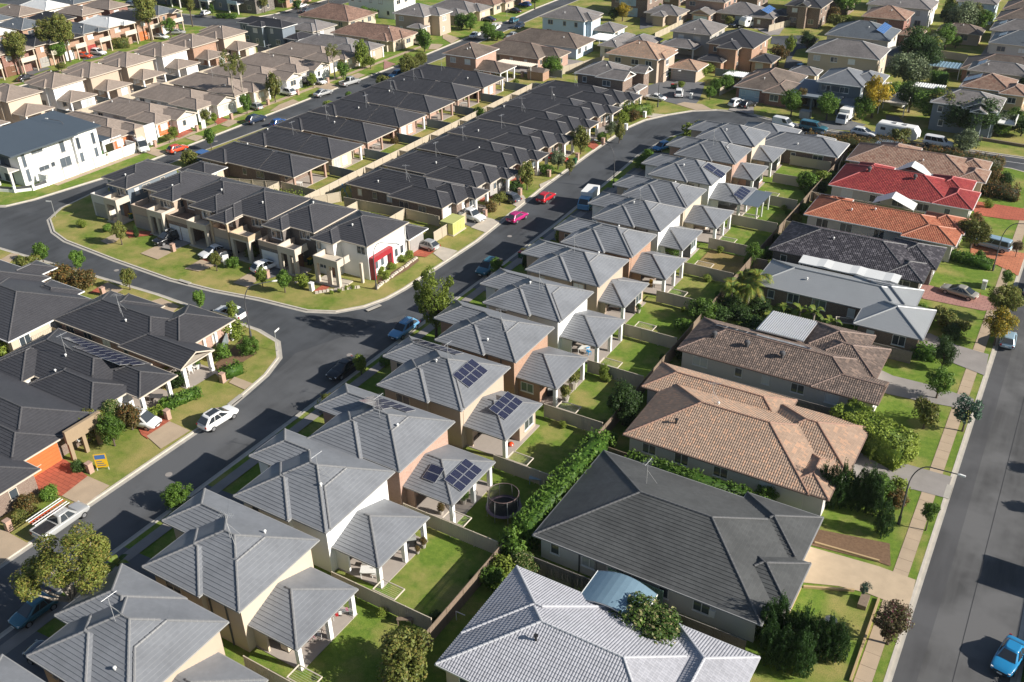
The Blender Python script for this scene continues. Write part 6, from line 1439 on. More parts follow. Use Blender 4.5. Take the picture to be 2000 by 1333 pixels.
# left-hand houses
fence((-102.6, 55.2), (-102.5, 58), 'cream fence beside the small bright lawn at the lower left', 'steel', 'fence_cream', 1.8)
fence((-102.4, 58), (-95.6, 58.2), 'cream fence between the corner house and the solar house', 'steel', 'fence_cream', 1.8)
fence((-105.4, 50.6), (-102.7, 55.4), 'cream fence below the black roof with pale gutter', 'steel', 'fence_cream', 1.8)
fence((-84.0, 69.6), (-81.4, 65.8), 'pale steel fence with brick piers beside the corner house porch', 'steel', 'fence_grey', 1.5)
# tan block
fence((-176.6, 98), (-176.4, 184), 'long pale rear fence between the two tan rows', 'steel', 'fence_cream', 1.7)
for i, y in enumerate([117.4, 127.2, 136.9, 146.3, 156, 165.6, 175.6]):
    fence((-181.5, y), (-176.8, y), 'grey fence beside the patio of the %s tan two-storey house' % ORD[i].replace('nearest', 'first'), 'steel', 'fence_grey', 1.7, 'grey side fences behind the tan two-storey houses')
fence((-176.4, 104), (-164.8, 108.9), 'timber fence behind the white corner house', 'timber', 'timber', 1.7)
# top
fence((-111.6, 190.4), (-102.6, 190.4), 'pale grey fence behind the cream pergola', 'steel', 'fence_grey', 1.8)
fence((-104.6, 191.0), (-99.6, 205.6), 'bright cream wall running up beside the weathered brown roofs', 'steel', 'fence_cream', 1.9)
fence((-103.6, 178.6), (-94, 178.6), 'grey-green fence beside the clipped bushy tree at the top centre', 'steel', 'fence_grey', 1.8)
fence((-72.9, 208), (-64.4, 207.8), 'grey-green fence at the end of the shaded driveway', 'steel', 'fence_grey', 1.8)
fence((-66.6, 194), (-64.6, 207.6), 'pale fence along the shaded driveway', 'steel', 'fence_cream', 1.7)
fence((-75.6, 254), (-72.4, 264), 'pale fence beside the white trailer driveway', 'steel', 'fence_cream', 1.7)
fence((-98.6, 233), (-98, 250), 'cream fence beside the lawn at the top centre', 'steel', 'fence_cream', 1.7)
fence((-34, 231), (-26, 236), 'pale fence behind the dark blue shed', 'steel', 'fence_cream', 1.7)
fence((-41, 249), (-26, 246), 'beige rendered fence among the trees at the top right', 'steel', 'fence_cream', 1.7)
fence((-33.0, 160.4), (-33.6, 166.2), 'short pale fence at the end of the closing grey house', 'steel', 'fence_cream', 1.7)

# ------------------------------------------------------------------ clotheslines, bins, letterboxes, air conditioners
for i, y in enumerate(FY[:13]):
    clothesline(-40.6 + (.5 if i > 3 else 0), y + .25, 0, 'pale fold-down clothesline on the fence at the near side of the %s grey house garden' % ORD[i])
clothesline(-19.2, 106.6, 15, 'grey folding clothesline in the strip below the grey metal roof')
aircon(-47.8, 45.7, 0, 'cream twin-fan air conditioner beside the third grey house wall'); aircon(-47.6, 34.4, 0, 'cream twin-fan air conditioner beside the nearest white patio post row')
aircon(-43.6, 35.9, 90, 'white air conditioner on the patio with the scattered toys')
bin_(-81.4, 38.2, 'yellow', 'yellow-lidded bin beside the orange garage door'); bin_(-80.5, 38.2, 'red', 'red-lidded bin beside the orange garage door')
bin_(-81.6, 47.9, 'yellow', 'yellow-lidded bin behind the flowering bushes'); bin_(-81.6, 48.5, 'red', 'red-lidded bin behind the flowering bushes')
bin_(-11.2, 85.6, 'yellow', 'yellow-lidded bin by the grey driveway of the tan tiled house'); bin_(-10.5, 85.6, 'red', 'red-lidded bin by the grey driveway of the tan tiled house')
bin_(-79.0, 99.6, 'yellow', 'yellow-lidded bin beside the white town house wall'); bin_(-88.7, 89.8, 'yellow', 'yellow-lidded bin in the shade between the last two town houses'); bin_(-124.6, 88.4, 'yellow', 'yellow-lidded bin between the first two town houses')
bin_(-153.5, 120.1, 'yellow', 'yellow-lidded bin beside the orange garage of the tan row'); bin_(-153.2, 130.6, 'yellow', 'yellow-lidded bin beside the white gable of the tan row'); bin_(-153.6, 140.4, 'yellow', 'yellow-lidded bin under the tall thin gum trees')
bin_(-79.7, 160.6, 'red', 'red-lidded bin beside the third dark house front'); bin_(-79.4, 160.7, 'yellow', 'yellow-lidded bin beside the third dark house front')
bin_(-77.6, 194.6, 'red', 'red-lidded bin in the paved court'); bin_(-77.0, 194.9, 'yellow', 'yellow-lidded bin in the paved court'); bin_(-135.4, 218.3, 'yellow', 'yellow-lidded bin at the kerb by the upper left street')
bin_(-74.6, 143.6, 'green', 'dark green bin standing on the kerb by the main street')
bin_(-63.8, 107.2, 'yellow', 'yellow-lidded bin on the shaded verge of the main street'); bin_(-63.6, 106.2, 'red', 'red-lidded bin on the shaded verge of the main street')
for t_, m_ in (([(-76.4, 42.7)], 'brick by the yellow board'), ([(-75.8, 33.2)], 'brick near the ute with ladders'), ([(-76.8, 53.1)], 'brick by the white minivan'), ([(-77.0, 61.4)], 'brick by the corner house path'), ([(-107.1, 68.9)], 'brown brick by the red drive'), ([(-109.5, 83.3)], 'brick between the town house drives'), ([(-83.2, 83.8)], 'white stone by the red path'), ([(-91.1, 83.6)], 'dark brick by the orange-panelled car'), ([(-148.6, 114.1)], 'brick by the white van'),
               ([(-148.3, 124.3)], 'brick by the red brick drive'), ([(-147.8, 133.1)], 'brick by the second red drive'), ([(-148.0, 143.9)], 'brick by the thin street tree'), ([(-147.5, 152.6)], 'pale brick beside the white wagon'), ([(-147.7, 162.8)], 'brick beside the white drive car'), ([(-75.6, 136.0)], 'pale slab near the pink hatchback end'), ([(-75.7, 126.4)], 'brick beside the grey wagon'), ([(-76.0, 116.2)], 'brick by the white ute'),
               ([(-75.2, 145.7)], 'brick near the red car'), ([(-74.8, 155.2)], 'brick by the broad concrete drive'), ([(-74.6, 164.7)], 'white by the yellow verge'), ([(-74.6, 173.4)], 'white by the far brick drive'), ([(-71.2, 189.4)], 'white in the paved court'), ([(-5.3, 127.9)], 'tall white by the silver sedan'), ([(-111.2, 187.4)], 'brown brick under the tree by the brown patio')):
    letterbox(t_[0][0], t_[0][1], 'masonry letterbox, %s' % m_, 'brick_pink' if 'white' not in m_[:12] else 'trim_white')

# ------------------------------------------------------------------ lamps and signs
street_lamp(-75.7, 88.3, 8, 'curved street lamp by the red framed town house corner'); street_lamp(-81.5, 70.5, 42, 'curved street lamp on the left corner lawn near the junction'); street_lamp(-156.1, 102.0, 195, 'curved street lamp leaning over the left street by the first town house')
street_lamp(-63.6, 136.5, 170, 'curved street lamp on the shaded side of the main street by the white truck'); street_lamp(-75.0, 180.8, 30, 'curved street lamp by the paved court'); street_lamp(-5.0, 134.1, 12, 'dark curved street lamp beside the clipped hedge on the right road')
street_lamp(-4.9, 75.0, -4, 'curved street lamp between the cypress screen and the right road')
street_lamp(-218.8, 188.7, 180, 'tall thin street lamp on the far corner lawn at the top left', 8.5, 3)
sign_pole(-76.3, 69.7, 'small white street sign on the corner lawn at the junction', 2.8, True, 100); sign_pole(-136.2, 83.0, 'small white street sign on the curved corner lawn', 2.8, True, 200); sign_pole(-146.3, 238.4, 'thin sign pole on the lawn of the upper left street', 2.4)
for p_, t_ in (([(-98.8, 83.5)], 'white sale board leaning by the parked dark hatchback'), ([(-147.8, 125.7)], 'tall white sale board on the lawn by the red brick drive')):
    root = thing('sign_board', t_, 'sign', (p_[0][0], p_[0][1], 0), R(60)); root.scale = (.7, .7, .7); b = MB(); b.box(-.6, -.03, .4, .6, .03, 2.6); add('board', b.mesh('board', 'trim_white'), root); b = MB(); b.box(-.35, .031, 1.7, .25, .04, 2.3); add('print', b.mesh('print', 'solar_blue'), root)
    for s_ in (-.55, .55): b = MB(); b.box(s_ - .03, -.02, 0, s_ + .03, .02, .4); add('post', b.mesh('post', 'trim_white'), root)
p_ = [(-75.6, 43.6)]
root = thing('sign_board', 'yellow and blue sale board on the grass beside the bushes', 'sign', (p_[0][0], p_[0][1], 0), R(40)); b = MB(); b.box(-.6, -.03, .35, .6, .03, 2.0); add('board', b.mesh('board', paint('yellow')), root); b = MB(); b.box(-.5, -.045, 1.4, .5, -.031, 1.9); add('picture', b.mesh('picture', 'solar_blue'), root); b = MB()
for k in range(3): b.box(-.45, -.04, .55 + k * .25, .4 - k * .15, -.031, .66 + k * .25)
add('print', b.mesh('print', 'concrete_dark'), root)
for s_ in (-.55, .55): b = MB(); b.box(s_ - .03, -.02, 0, s_ + .03, .02, .4); add('post', b.mesh('post', 'trim_white'), root)
# green utility kiosk
p_ = [(-77.4, 109.1)]
root = thing('utility_box', 'pale green metal electricity box on the lawn beside the main street', 'utility box', (p_[0][0], p_[0][1] + .2, 0)); b = MB(); b.box(-1.1, -1.6, .15, 1.1, 1.6, 1.9); add('cabinet', b.mesh('cabinet', plain('kiosk', (.46, .47, .16), .5)), root); b = MB(); b.loft([[(-1.2, -1.7, 1.9), (1.2, -1.7, 1.9), (1.2, 1.7, 1.9), (-1.2, 1.7, 1.9)], [(-1.15, -1.65, 2.02), (1.15, -1.65, 2.02), (1.15, 1.65, 2.02), (-1.15, 1.65, 2.02)]]); add('lid', b.mesh('lid', M['kiosk']), root)
b = MB(); b.box(-1.25, -1.75, 0, 1.25, 1.75, .15); add('plinth', b.mesh('plinth', 'concrete'), root)
for s_ in (-.8, 0, .8):
    b = MB(); b.box(1.1, s_ - .38, .25, 1.125, s_ + .38, 1.8); add('door', b.mesh('door', M['kiosk']), root)
# trampoline
p_ = [(-37.1, 57.9)]
root = thing('trampoline', 'round black trampoline with tall safety net on the garden lawn', 'trampoline', (p_[0][0], p_[0][1] + .3, 0)); b = MB(); n = 24
b.tube([(0, 0, .78), (0, 0, .8)], 1.35, 24); add('mat', b.mesh('mat', 'black_plastic'), root)
b = MB(); b.loft([[(r_ * cos(2 * pi * i / n), r_ * sin(2 * pi * i / n), z_) for i in range(n)] for r_, z_ in ((1.36, .79), (1.36, .84), (1.7, .82), (1.7, .77))]); add('pad', b.mesh('pad', plain('pad_pink', (.20, .14, .17))), root)
m_, nt_, b_ = newmat('safety_net'); b_.inputs['Base Color'].default_value = (.02, .02, .02, 1); tr_ = nt_.nodes.new('ShaderNodeBsdfTransparent'); mx_ = nt_.nodes.new('ShaderNodeMixShader'); mx_.inputs[0].default_value = .62
nt_.links.new(tr_.outputs[0], mx_.inputs[1]); nt_.links.new(b_.outputs[0], mx_.inputs[2]); nt_.links.new(mx_.outputs[0], nt_.nodes['Material Output'].inputs['Surface'])
b = MB()
for i in range(n):
    a, c = 2 * pi * i / n, 2 * pi * (i + 1) / n; b.face([(1.45 * cos(a), 1.45 * sin(a), .85), (1.45 * cos(c), 1.45 * sin(c), .85), (1.45 * cos(c), 1.45 * sin(c), 2.4), (1.45 * cos(a), 1.45 * sin(a), 2.4)])
add('safety_net', b.mesh('safety_net', 'safety_net'), root)
b = MB(); b.tube([(1.45 * cos(2 * pi * i / n), 1.45 * sin(2 * pi * i / n), 2.42) for i in range(n + 1)], .035, 5); add('top_ring', b.mesh('top_ring', plain('ring_brown', (.16, .11, .10))), root)
for i in range(8):
    a = 2 * pi * i / 8; b = MB(); b.tube([(1.6 * cos(a), 1.6 * sin(a), 0), (1.6 * cos(a), 1.6 * sin(a), 1.0), (1.47 * cos(a), 1.47 * sin(a), 2.42)], .03, 5); add('leg', b.mesh('leg', 'alu'), root)

# ------------------------------------------------------------------ patio and garden pieces
def chair(x, y, rz, label, m='trim_white'):
    root = thing('garden_chair', label, 'chair', (x, y, .07), R(rz), 'patio furniture')
    def seat(): b = MB(); b.box(-.24, -.24, .40, .24, .24, .45); return b.mesh('seat', m)
    def back(): b = MB(); b.box(-.24, .2, .45, .24, .25, .9); return b.mesh('backrest', m)
    def leg(): b = MB(); b.box(-.025, -.025, 0, .025, .025, .4); return b.mesh('leg', m)
    add('seat', cached(('cs', m), seat), root); add('backrest', cached(('cb', m), back), root)
    for sx in (-.2, .2):
        for sy in (-.2, .2): add('leg', cached(('cl', m), leg), root, (sx, sy, 0))
def table(x, y, rz, w, d, label, m='trim_white'):
    root = thing('garden_table', label, 'table', (x, y, .07), R(rz), 'patio furniture')
    b = MB(); b.box(-w / 2, -d / 2, .68, w / 2, d / 2, .73); add('table_top', b.mesh('table_top', m), root)
    def leg(): b = MB(); b.box(-.03, -.03, 0, .03, .03, .68); return b.mesh('leg', m)
    for sx in (-1, 1):
        for sy in (-1, 1): add('leg', cached(('tl', m), leg), root, (sx * (w / 2 - .08), sy * (d / 2 - .08), 0))
def bicycle(x, y, rz, label, color, lie=0, s=1.0):
    root = thing('bicycle', label, 'bicycle', (x, y, .07), R(rz)); root.scale = (s, s, s); root.rotation_euler = (R(lie), 0, R(rz)); n = 18
    for wx in (-.52, .52):
        b = MB(); b.tube([(wx + .33 * cos(2 * pi * i / n), 0, .34 + .33 * sin(2 * pi * i / n)) for i in range(n + 1)], .022, 5); add('wheel', b.mesh('wheel', 'tyre'), root)
    b = MB()
    for p, q in (((-.52, 0, .34), (-.12, 0, .32)), ((-.12, 0, .32), (-.22, 0, .85)), ((-.12, 0, .32), (.38, 0, .8)), ((-.2, 0, .78), (.38, 0, .8)), ((-.52, 0, .34), (-.2, 0, .75)), ((.52, 0, .34), (.36, 0, .95))): b.tube([p, q], .02, 5)
    add('frame', b.mesh('frame', paint(color)), root); b = MB(); b.tube([(.36, -.28, .98), (.36, .28, .98)], .018, 5); add('handlebar', b.mesh('handlebar', 'black_plastic'), root); b = MB(); b.box(-.34, -.07, .84, -.1, .07, .9); add('saddle', b.mesh('saddle', 'black_plastic'), root)
def drying_rack(x, y, rz, label):
    root = thing('drying_rack', label, 'drying rack', (x, y, .07), R(rz)); b = MB()
    for k in range(7): b.box(-.8, -.45 + k * .15 - .008, .9, .8, -.45 + k * .15 + .008, .92)
    for sx in (-.8, .8): b.box(sx - .015, -.47, .89, sx + .015, .47, .925); b.tube([(sx, -.45, 0), (sx, .2, .9)], .015, 4); b.tube([(sx, .45, 0), (sx, -.2, .9)], .015, 4)
    add('rack', b.mesh('rack', 'trim_white'), root)
    for k in range(5):
        b = MB(); xx = -.6 + k * .28; yy = -.45 + .15 * (k % 4)
        b.face([(xx, yy + .01, .93), (xx + .24, yy + .01, .93), (xx + .24, yy + .02, .5), (xx, yy + .02, .48)]); b.face([(xx + .24, yy, .93), (xx, yy, .93), (xx, yy - .02, .55), (xx + .24, yy - .02, .52)]); b.face([(xx, yy, .932), (xx + .24, yy, .932), (xx + .24, yy + .012, .932), (xx, yy + .012, .932)])
        add('garment', b.mesh('garment', paint(['red', 'white', 'navy', 'magenta', 'grey'][k])), root)
def barbecue(x, y, rz, label):
    root = thing('barbecue', label, 'barbecue', (x, y, .07), R(rz)); b = MB(); b.box(-.5, -.28, .1, .5, .28, .85); add('cart', b.mesh('cart', 'black_plastic'), root); b = MB(); b.loft([[(-.5, -.28, .86), (.5, -.28, .86), (.5, .28, .86), (-.5, .28, .86)], [(-.48, -.2, 1.12), (.48, -.2, 1.12), (.48, .22, 1.12), (-.48, .22, 1.12)]]); add('hood', b.mesh('hood', 'alu'), root)
def pot(x, y, label, s=1.0, c='brick_pink', lf='bush'):
    root = thing('potted_plant', label, 'plant', (x, y, .05)); b = MB(); b.tube([(0, 0, 0), (0, 0, .4 * s)], [.15 * s, .24 * s], 10); add('pot', b.mesh('pot', c), root); add('foliage', crown(lf)[0], root, (0, 0, .75 * s), (0, 0, x), (.38 * s, .38 * s, .42 * s))
drying_rack(-42.7, 37.6, 35, 'white drying rack with clothes on the nearest open patio'); drying_rack(-41.9, 40.6, 40, 'drying rack with dark clothes at the far end of the nearest open patio')
bicycle(-42.4, 37.1, 40, 'small pink bicycle parked on the nearest open patio', 'magenta', 0, .8); bicycle(-42.3, 38.1, 30, 'small red bicycle beside the drying rack', 'red', 0, .7)
table(-42.9, 45.4, 30, 1.6, .9, 'white outdoor table on the patio of the third grey house'); chair(-42.4, 45.5, 20, 'white chair beside the outdoor table of the third grey house'); chair(-43.9, 46.1, 200, 'white chair behind the outdoor table of the third grey house')
table(-42.2, 49.0, 30, 1.4, .8, 'dark outdoor table in the middle of the third grey house patio', 'trim_dark'); barbecue(-42.0, 50.2, 40, 'black barbecue in the middle of the third grey house patio')
pot(-40.9, 50.6, 'orange flowering pot plants at the patio edge of the third grey house', 1.1, 'brick_pink', 'bush_rust'); pot(-40.9, 49.7, 'small red-leaved pot plant at the patio edge', .8, 'brick_pink', 'bush_rust')
bicycle(-45.5, 67.6, 25, 'black bicycle leaning on the patio wall of the fifth grey house', 'black'); table(-44.2, 69.1, 30, 1.6, .8, 'green topped table on the fifth grey house patio', paint('teal')); chair(-43.3, 69.1, 40, 'white plastic chair at the green table')
pot(-44.2, 69.9, 'leafy pot plant on the green table', .8, 'trim_white')
pot(-42.1, 55.1, 'orange pot plants beside the solar patio post', 1.2, 'brick_pink', 'bush_rust'); pot(-41.1, 57.4, 'tall leafy pot plants under the solar patio roof', 1.5, 'brick_pink'); pot(-41.5, 59.8, 'cluster of pot plants at the solar patio edge', 1.3, 'trim_white', 'bush_lime'); bicycle(-41.0, 58.3, 60, 'dark bicycle among the solar patio pots', 'black')
barbecue(-42.7, 77.6, 40, 'covered black barbecue on the sixth grey house patio'); pot(-41.3, 80.0, 'climbing plant at the post of the sixth grey house patio', 2.4, 'brick_pink', 'bush_olive'); pot(-40.8, 77.3, 'leafy tub at the patio corner of the sixth grey house', 2.0, 'brick_pink', 'bush_olive')
table(-43.8, 87.5, 30, 1.5, .9, 'white table with toys on the seventh grey house patio'); chair(-43.1, 87.4, 60, 'blue chair on the seventh grey house patio', paint('bright_blue')); chair(-44.0, 88.4, 190, 'orange chair on the seventh grey house patio', paint('yellow'))
table(-45.1, 98.6, 20, 1.6, .9, 'dark table on the eighth grey house patio', 'trim_dark'); pot(-42.2, 99.6, 'tub plant at the patio edge of the eighth grey house', 1.2, 'brick_pink')
barbecue(-43.1, 108.4, 30, 'barbecue on the ninth grey house patio'); table(-42.8, 107.3, 20, 1.5, .9, 'white and yellow play table on the ninth grey house patio'); chair(-43.9, 107.1, 0, 'yellow chair on the ninth grey house patio', paint('yellow'))
table(-42.7, 127.7, 20, 1.5, .9, 'dark outdoor table on the eleventh grey house patio', 'trim_dark'); chair(-41.7, 128.8, 80, 'white chair on the eleventh grey house patio'); table(-40.5, 141.2, 20, 1.5, .9, 'white table under the awning of the twelfth grey house'); chair(-39.7, 141.2, 80, 'white chair under the awning of the twelfth grey house')
chair(-81.6, 60.8, 60, 'white plastic chair on the gabled corner porch'); chair(-81.8, 61.6, 80, 'second white chair near the plant on the gabled corner porch'); pot(-81.7, 62.0, 'tall leafy pot plant on the gabled corner porch', 1.7, 'trim_white'); table(-84.7, 67.0, 30, 1.5, 1.0, 'turquoise outdoor table tennis top on the corner house patio', paint('teal'))
table(-80.5, 54.8, 30, 1.4, .8, 'dark table on the porch of the solar house', 'trim_dark')
root = single('ball', (lambda b: (b.tube([(0, 0, 0), (0, 0, .12), (0, 0, .3), (0, 0, .45), (0, 0, .52)], [.1, .26, .33, .22, .05], 12), b.mesh('ball', paint('orange_red'), True))[1])(MB()), 'orange toy ball on the sunny garden lawn', 'ball', (*([(-41.9, 67.4)])[0], 0))
table(-34.1, 69.7, 20, .9, .6, 'bright blue plastic table in the corner by the timber fence', paint('bright_blue')); pot(-33.7, 69.1, 'blue potted shrub by the timber fence corner', 1.1, 'solar_blue', 'bush_olive'); table(-36.7, 63.5, 20, 1.2, .8, 'pale blue plastic table at the hedge end near the trampoline', paint('lightblue'))
table(-36.9, 42.4, 30, 1.3, .35, 'low brown bench on the shaded garden lawn', 'timber')
p_ = [(-25.0, 54.5)]
fence((-24.4, 54.4), (-19.4, 54.2), 'pale green screen panel behind the curved pergola', 'steel', 'green_paint', 2.4)
b = MB(); b.tube([(0, 0, 0), (0, 0, 1.0), (.9, .0, 1.02)], .04, 5); single('washing_post', b.mesh('washing_post', 'trim_white', True), 'white metal washing post in the dark gap behind the paling fence', 'post', (*([(-33.6, 45.0)])[0], 0))
for i in range(7):
    y = 109.2 + 9.75 * i
    table(-110.6, y + 2.4 + (i % 3), 20, 1.4, .9, 'outdoor table on the %s patio of the western dark row' % ORD[i].replace('nearest', 'first'), ['trim_white', 'trim_dark', 'trim_white'][i % 3])
table(-183.1, 113.2, 10, 2.0, .9, 'dark covered table on the first tan patio', 'trim_dark'); chair(-183.5, 112.5, 30, 'white chair on the first tan patio'); table(-184.6, 123.0, 10, 1.6, .9, 'table on the second tan patio', 'trim_dark'); chair(-183.6, 153.4, 10, 'white chair on the patio of the white tan-roofed house')

# ------------------------------------------------------------------ vehicles
car(-71.5, 55.4, 86, 'suv', 'white', 'white four-wheel drive with black roof panel parked at the left kerb', rack='panel'); car(-78.7, 50.9, 12, 'minivan', 'white', 'white people mover on the red brick drive')
car(-72.0, 36.1, 91, 'ute', 'silver', 'silver pickup carrying orange and white ladders on its rack'); car(-64.4, 27.8, 268, 'hatch', 'teal', 'dark blue hatchback in the shade of the big gum tree')
car(-58.9, 25.4, 190, 'suv', 'navy', 'dark blue four-wheel drive with silver roof bars in the shaded drive', rack=True); car(-69.6, 24.3, 90, 'hatch', 'yellow', 'yellow car cut by the left edge of the picture')
car(-66.2, 70.0, 270, 'sedan', 'black', 'black sedan in the shade at the right kerb'); car(-65.5, 80.8, 270, 'wagon', 'sky', 'light blue station wagon with shade tint in its paint near the big street tree', rack=True); car(-65.5, 100.4, 272, 'suv', 'teal', 'dark blue four-wheel drive in shade by the small street tree')  # wagon and four-wheel drive: blue of sky-lit shade put into the paint
car(-70.9, 126.6, 88, 'hatch', 'red', 'red hatchback at the left kerb of the main street'); car(-70.9, 117.5, 84, 'hatch', 'magenta', 'magenta hatchback at the left kerb of the main street'); car(-77.6, 114.4, -8, 'ute', 'white', 'white tray pickup in the drive beside the first dark house'); car(-76.3, 123.6, 168, 'wagon', 'grey', 'dark grey wagon in the drive of the first dark house')
car(-77.3, 102.3, 176, 'hatch', 'silver', 'silver hatchback on the red brick drive of the white town house'); car(-77.9, 143.2, 0, 'hatch', 'red', 'red hatchback half hidden behind the grey-leaved tree'); car(-64.1, 157.6, 255, 'hatch', 'bright_blue', 'blue and white car at the right kerb near the bend')
car(-112.8, 85.3, 262, 'suv', 'black', 'black four-wheel drive in the third town house drive', rack=True); car(-103.3, 85.5, 260, 'sedan', 'white', 'white sedan on the town house drive'); car(-100.9, 85.4, 80, 'hatch', 'black', 'black hatchback beside the white sedan')
car(-93.2, 85.7, 78, 'wagon', 'white', 'white wagon with an orange panel on its side'); car(-87.5, 73.0, 182, 'suv', 'white', 'white four-wheel drive at the kerb near the junction'); car(-119.9, 68.3, 100, 'wagon', 'lightblue', 'pale car behind the bushes at the left edge')
car(-149.4, 111.6, -25, 'van', 'white', 'white delivery van in the drive by the boundary wall'); car(-142.6, 114.2, 82, 'hatch', 'orange_red', 'bright red hatchback at the left street kerb'); car(-142.1, 134.2, 84, 'suv', 'navy', 'navy four-wheel drive at the left street kerb'); car(-136.3, 134.9, 80, 'hatch', 'blue', 'blue hatchback with open doors look on the left street')
car(-148.4, 140.6, 170, 'hatch', 'silver', 'silver hatchback in the drive below the thin gum trees'); car(-149.7, 151.6, 175, 'suv', 'white', 'white wagon in the drive of the fourth tan house'); car(-151.1, 160.0, -10, 'suv', 'black', 'black car in the drive under the white gable'); car(-149.0, 161.5, -12, 'hatch', 'white', 'white hatchback in the drive with yellow posts')
car(-142.3, 154.9, 82, 'sedan', 'silver', 'silver sedan at the left street kerb'); car(-142.4, 164.2, 82, 'ute', 'silver', 'silver pickup at the left street kerb beyond the sedan'); car(-212.2, 131.8, 85, 'sedan', 'black', 'black sedan on the far left street'); car(-217.0, 151.7, 10, 'hatch', 'orange_red', 'red car under the tall trees on the far left street'); car(-216.7, 155.4, 5, 'suv', 'white', 'white wagon in the drive of the red garage door')
car(-215.8, 174.7, 8, 'sedan', 'white', 'white sedan in the brick house drive at the far left'); car(-215.5, 180.5, 30, 'hatch', 'silver', 'silver car in front of the white gabled brick house'); car(-256.4, 199.5, 10, 'suv', 'white', 'white four-wheel drive at the top left street'); car(-226.8, 201.3, 100, 'hatch', 'white', 'white hatchback in front of the dark two-storey houses'); car(-208.2, 221.6, 100, 'sedan', 'white', 'white sedan on the street at the top left of centre'); car(-202.6, 218.0, 100, 'sedan', 'grey', 'grey sedan beyond the small round tree at the top')
car(-141.1, 223.9, 100, 'suv', 'white', 'white wagon crossing the upper left street kerb'); car(-141.4, 214.4, 95, 'sedan', 'white', 'white sedan at the kerb of the upper left street'); car(-150.5, 201.1, 178, 'suv', 'silver', 'silver wagon in the drive behind the street tree'); car(-148.3, 231.8, 175, 'sedan', 'navy', 'navy sedan in the drive of the stepped hip house'); car(-141.1, 233.6, 95, 'hatch', 'teal', 'teal hatchback at the kerb of the upper left street'); car(-147.5, 244.3, 175, 'sedan', 'black', 'black sedan in front of the orange roofed cream house')
car(-136.3, 228.5, 275, 'hatch', 'navy', 'dark blue hatchback at the right kerb of the upper left street'); car(-132.4, 218.2, 275, 'sedan', 'silver', 'silver sedan at the right kerb behind the trees'); car(-136.9, 174.1, 265, 'hatch', 'bright_blue', 'light blue car at the right kerb below the bushy trees'); car(-148.9, 253.0, 175, 'hatch', 'blue', 'blue car in the drive beside the tree at the top')
car(-77.5, 185.1, 178, 'sedan', 'white', 'white sedan on the dark paved court'); car(-74.3, 190.3, 110, 'suv', 'white', 'white hatchback parked nose-in on the paved court'); car(-61.0, 189.2, 70, 'suv', 'white', 'white hatchback in front of the pale blue garage door'); car(-58.8, 189.5, 70, 'hatch', 'black', 'black hatchback beside the white one at the pale blue garage'); car(-48.7, 180.6, -8, 'smallvan', 'white', 'white small van at the bend of the cross road', 'van'); car(-43.1, 181.2, -4, 'canopy', 'teal', 'dark pickup with silver canopy on the cross road'); car(-41.3, 176.9, 176, 'sedan', 'black', 'black sedan peeping over the closing grey roof')
car(-34.1, 182.7, -6, 'wagon', 'white', 'white wagon beside the rusty hedge on the cross road'); car(-20.9, 183.2, -4, 'canopy', 'white', 'white dual-cab pickup with canopy on the cross road'); car(-85.0, 256.1, 250, 'suv', 'navy', 'dark car beside the white box trailer'); car(-77.5, 260.8, 260, 'hatch', 'navy', 'dark hatchback in the wide grey drive at the top'); car(-57.9, 221.0, 250, 'hatch', 'bright_blue', 'blue car in the shaded lane')
car(5.8, 63.1, 258, 'beetle', 'bright_blue', 'bright blue rounded hatchback on the right road'); car(-0.7, 114.4, 92, 'hatch', 'lightblue', 'pale blue hatchback at the kerb under the golden tree'); car(-6.3, 141.7, 170, 'canopy', 'lightblue', 'pale blue pickup on the orange brick drive'); car(-7.8, 124.4, 168, 'sedan', 'gold', 'pale gold sedan on the pink paved drive'); car(.2, 130.2, 90, 'sedan', 'lightblue', 'pale blue car cut by the right edge of the picture')
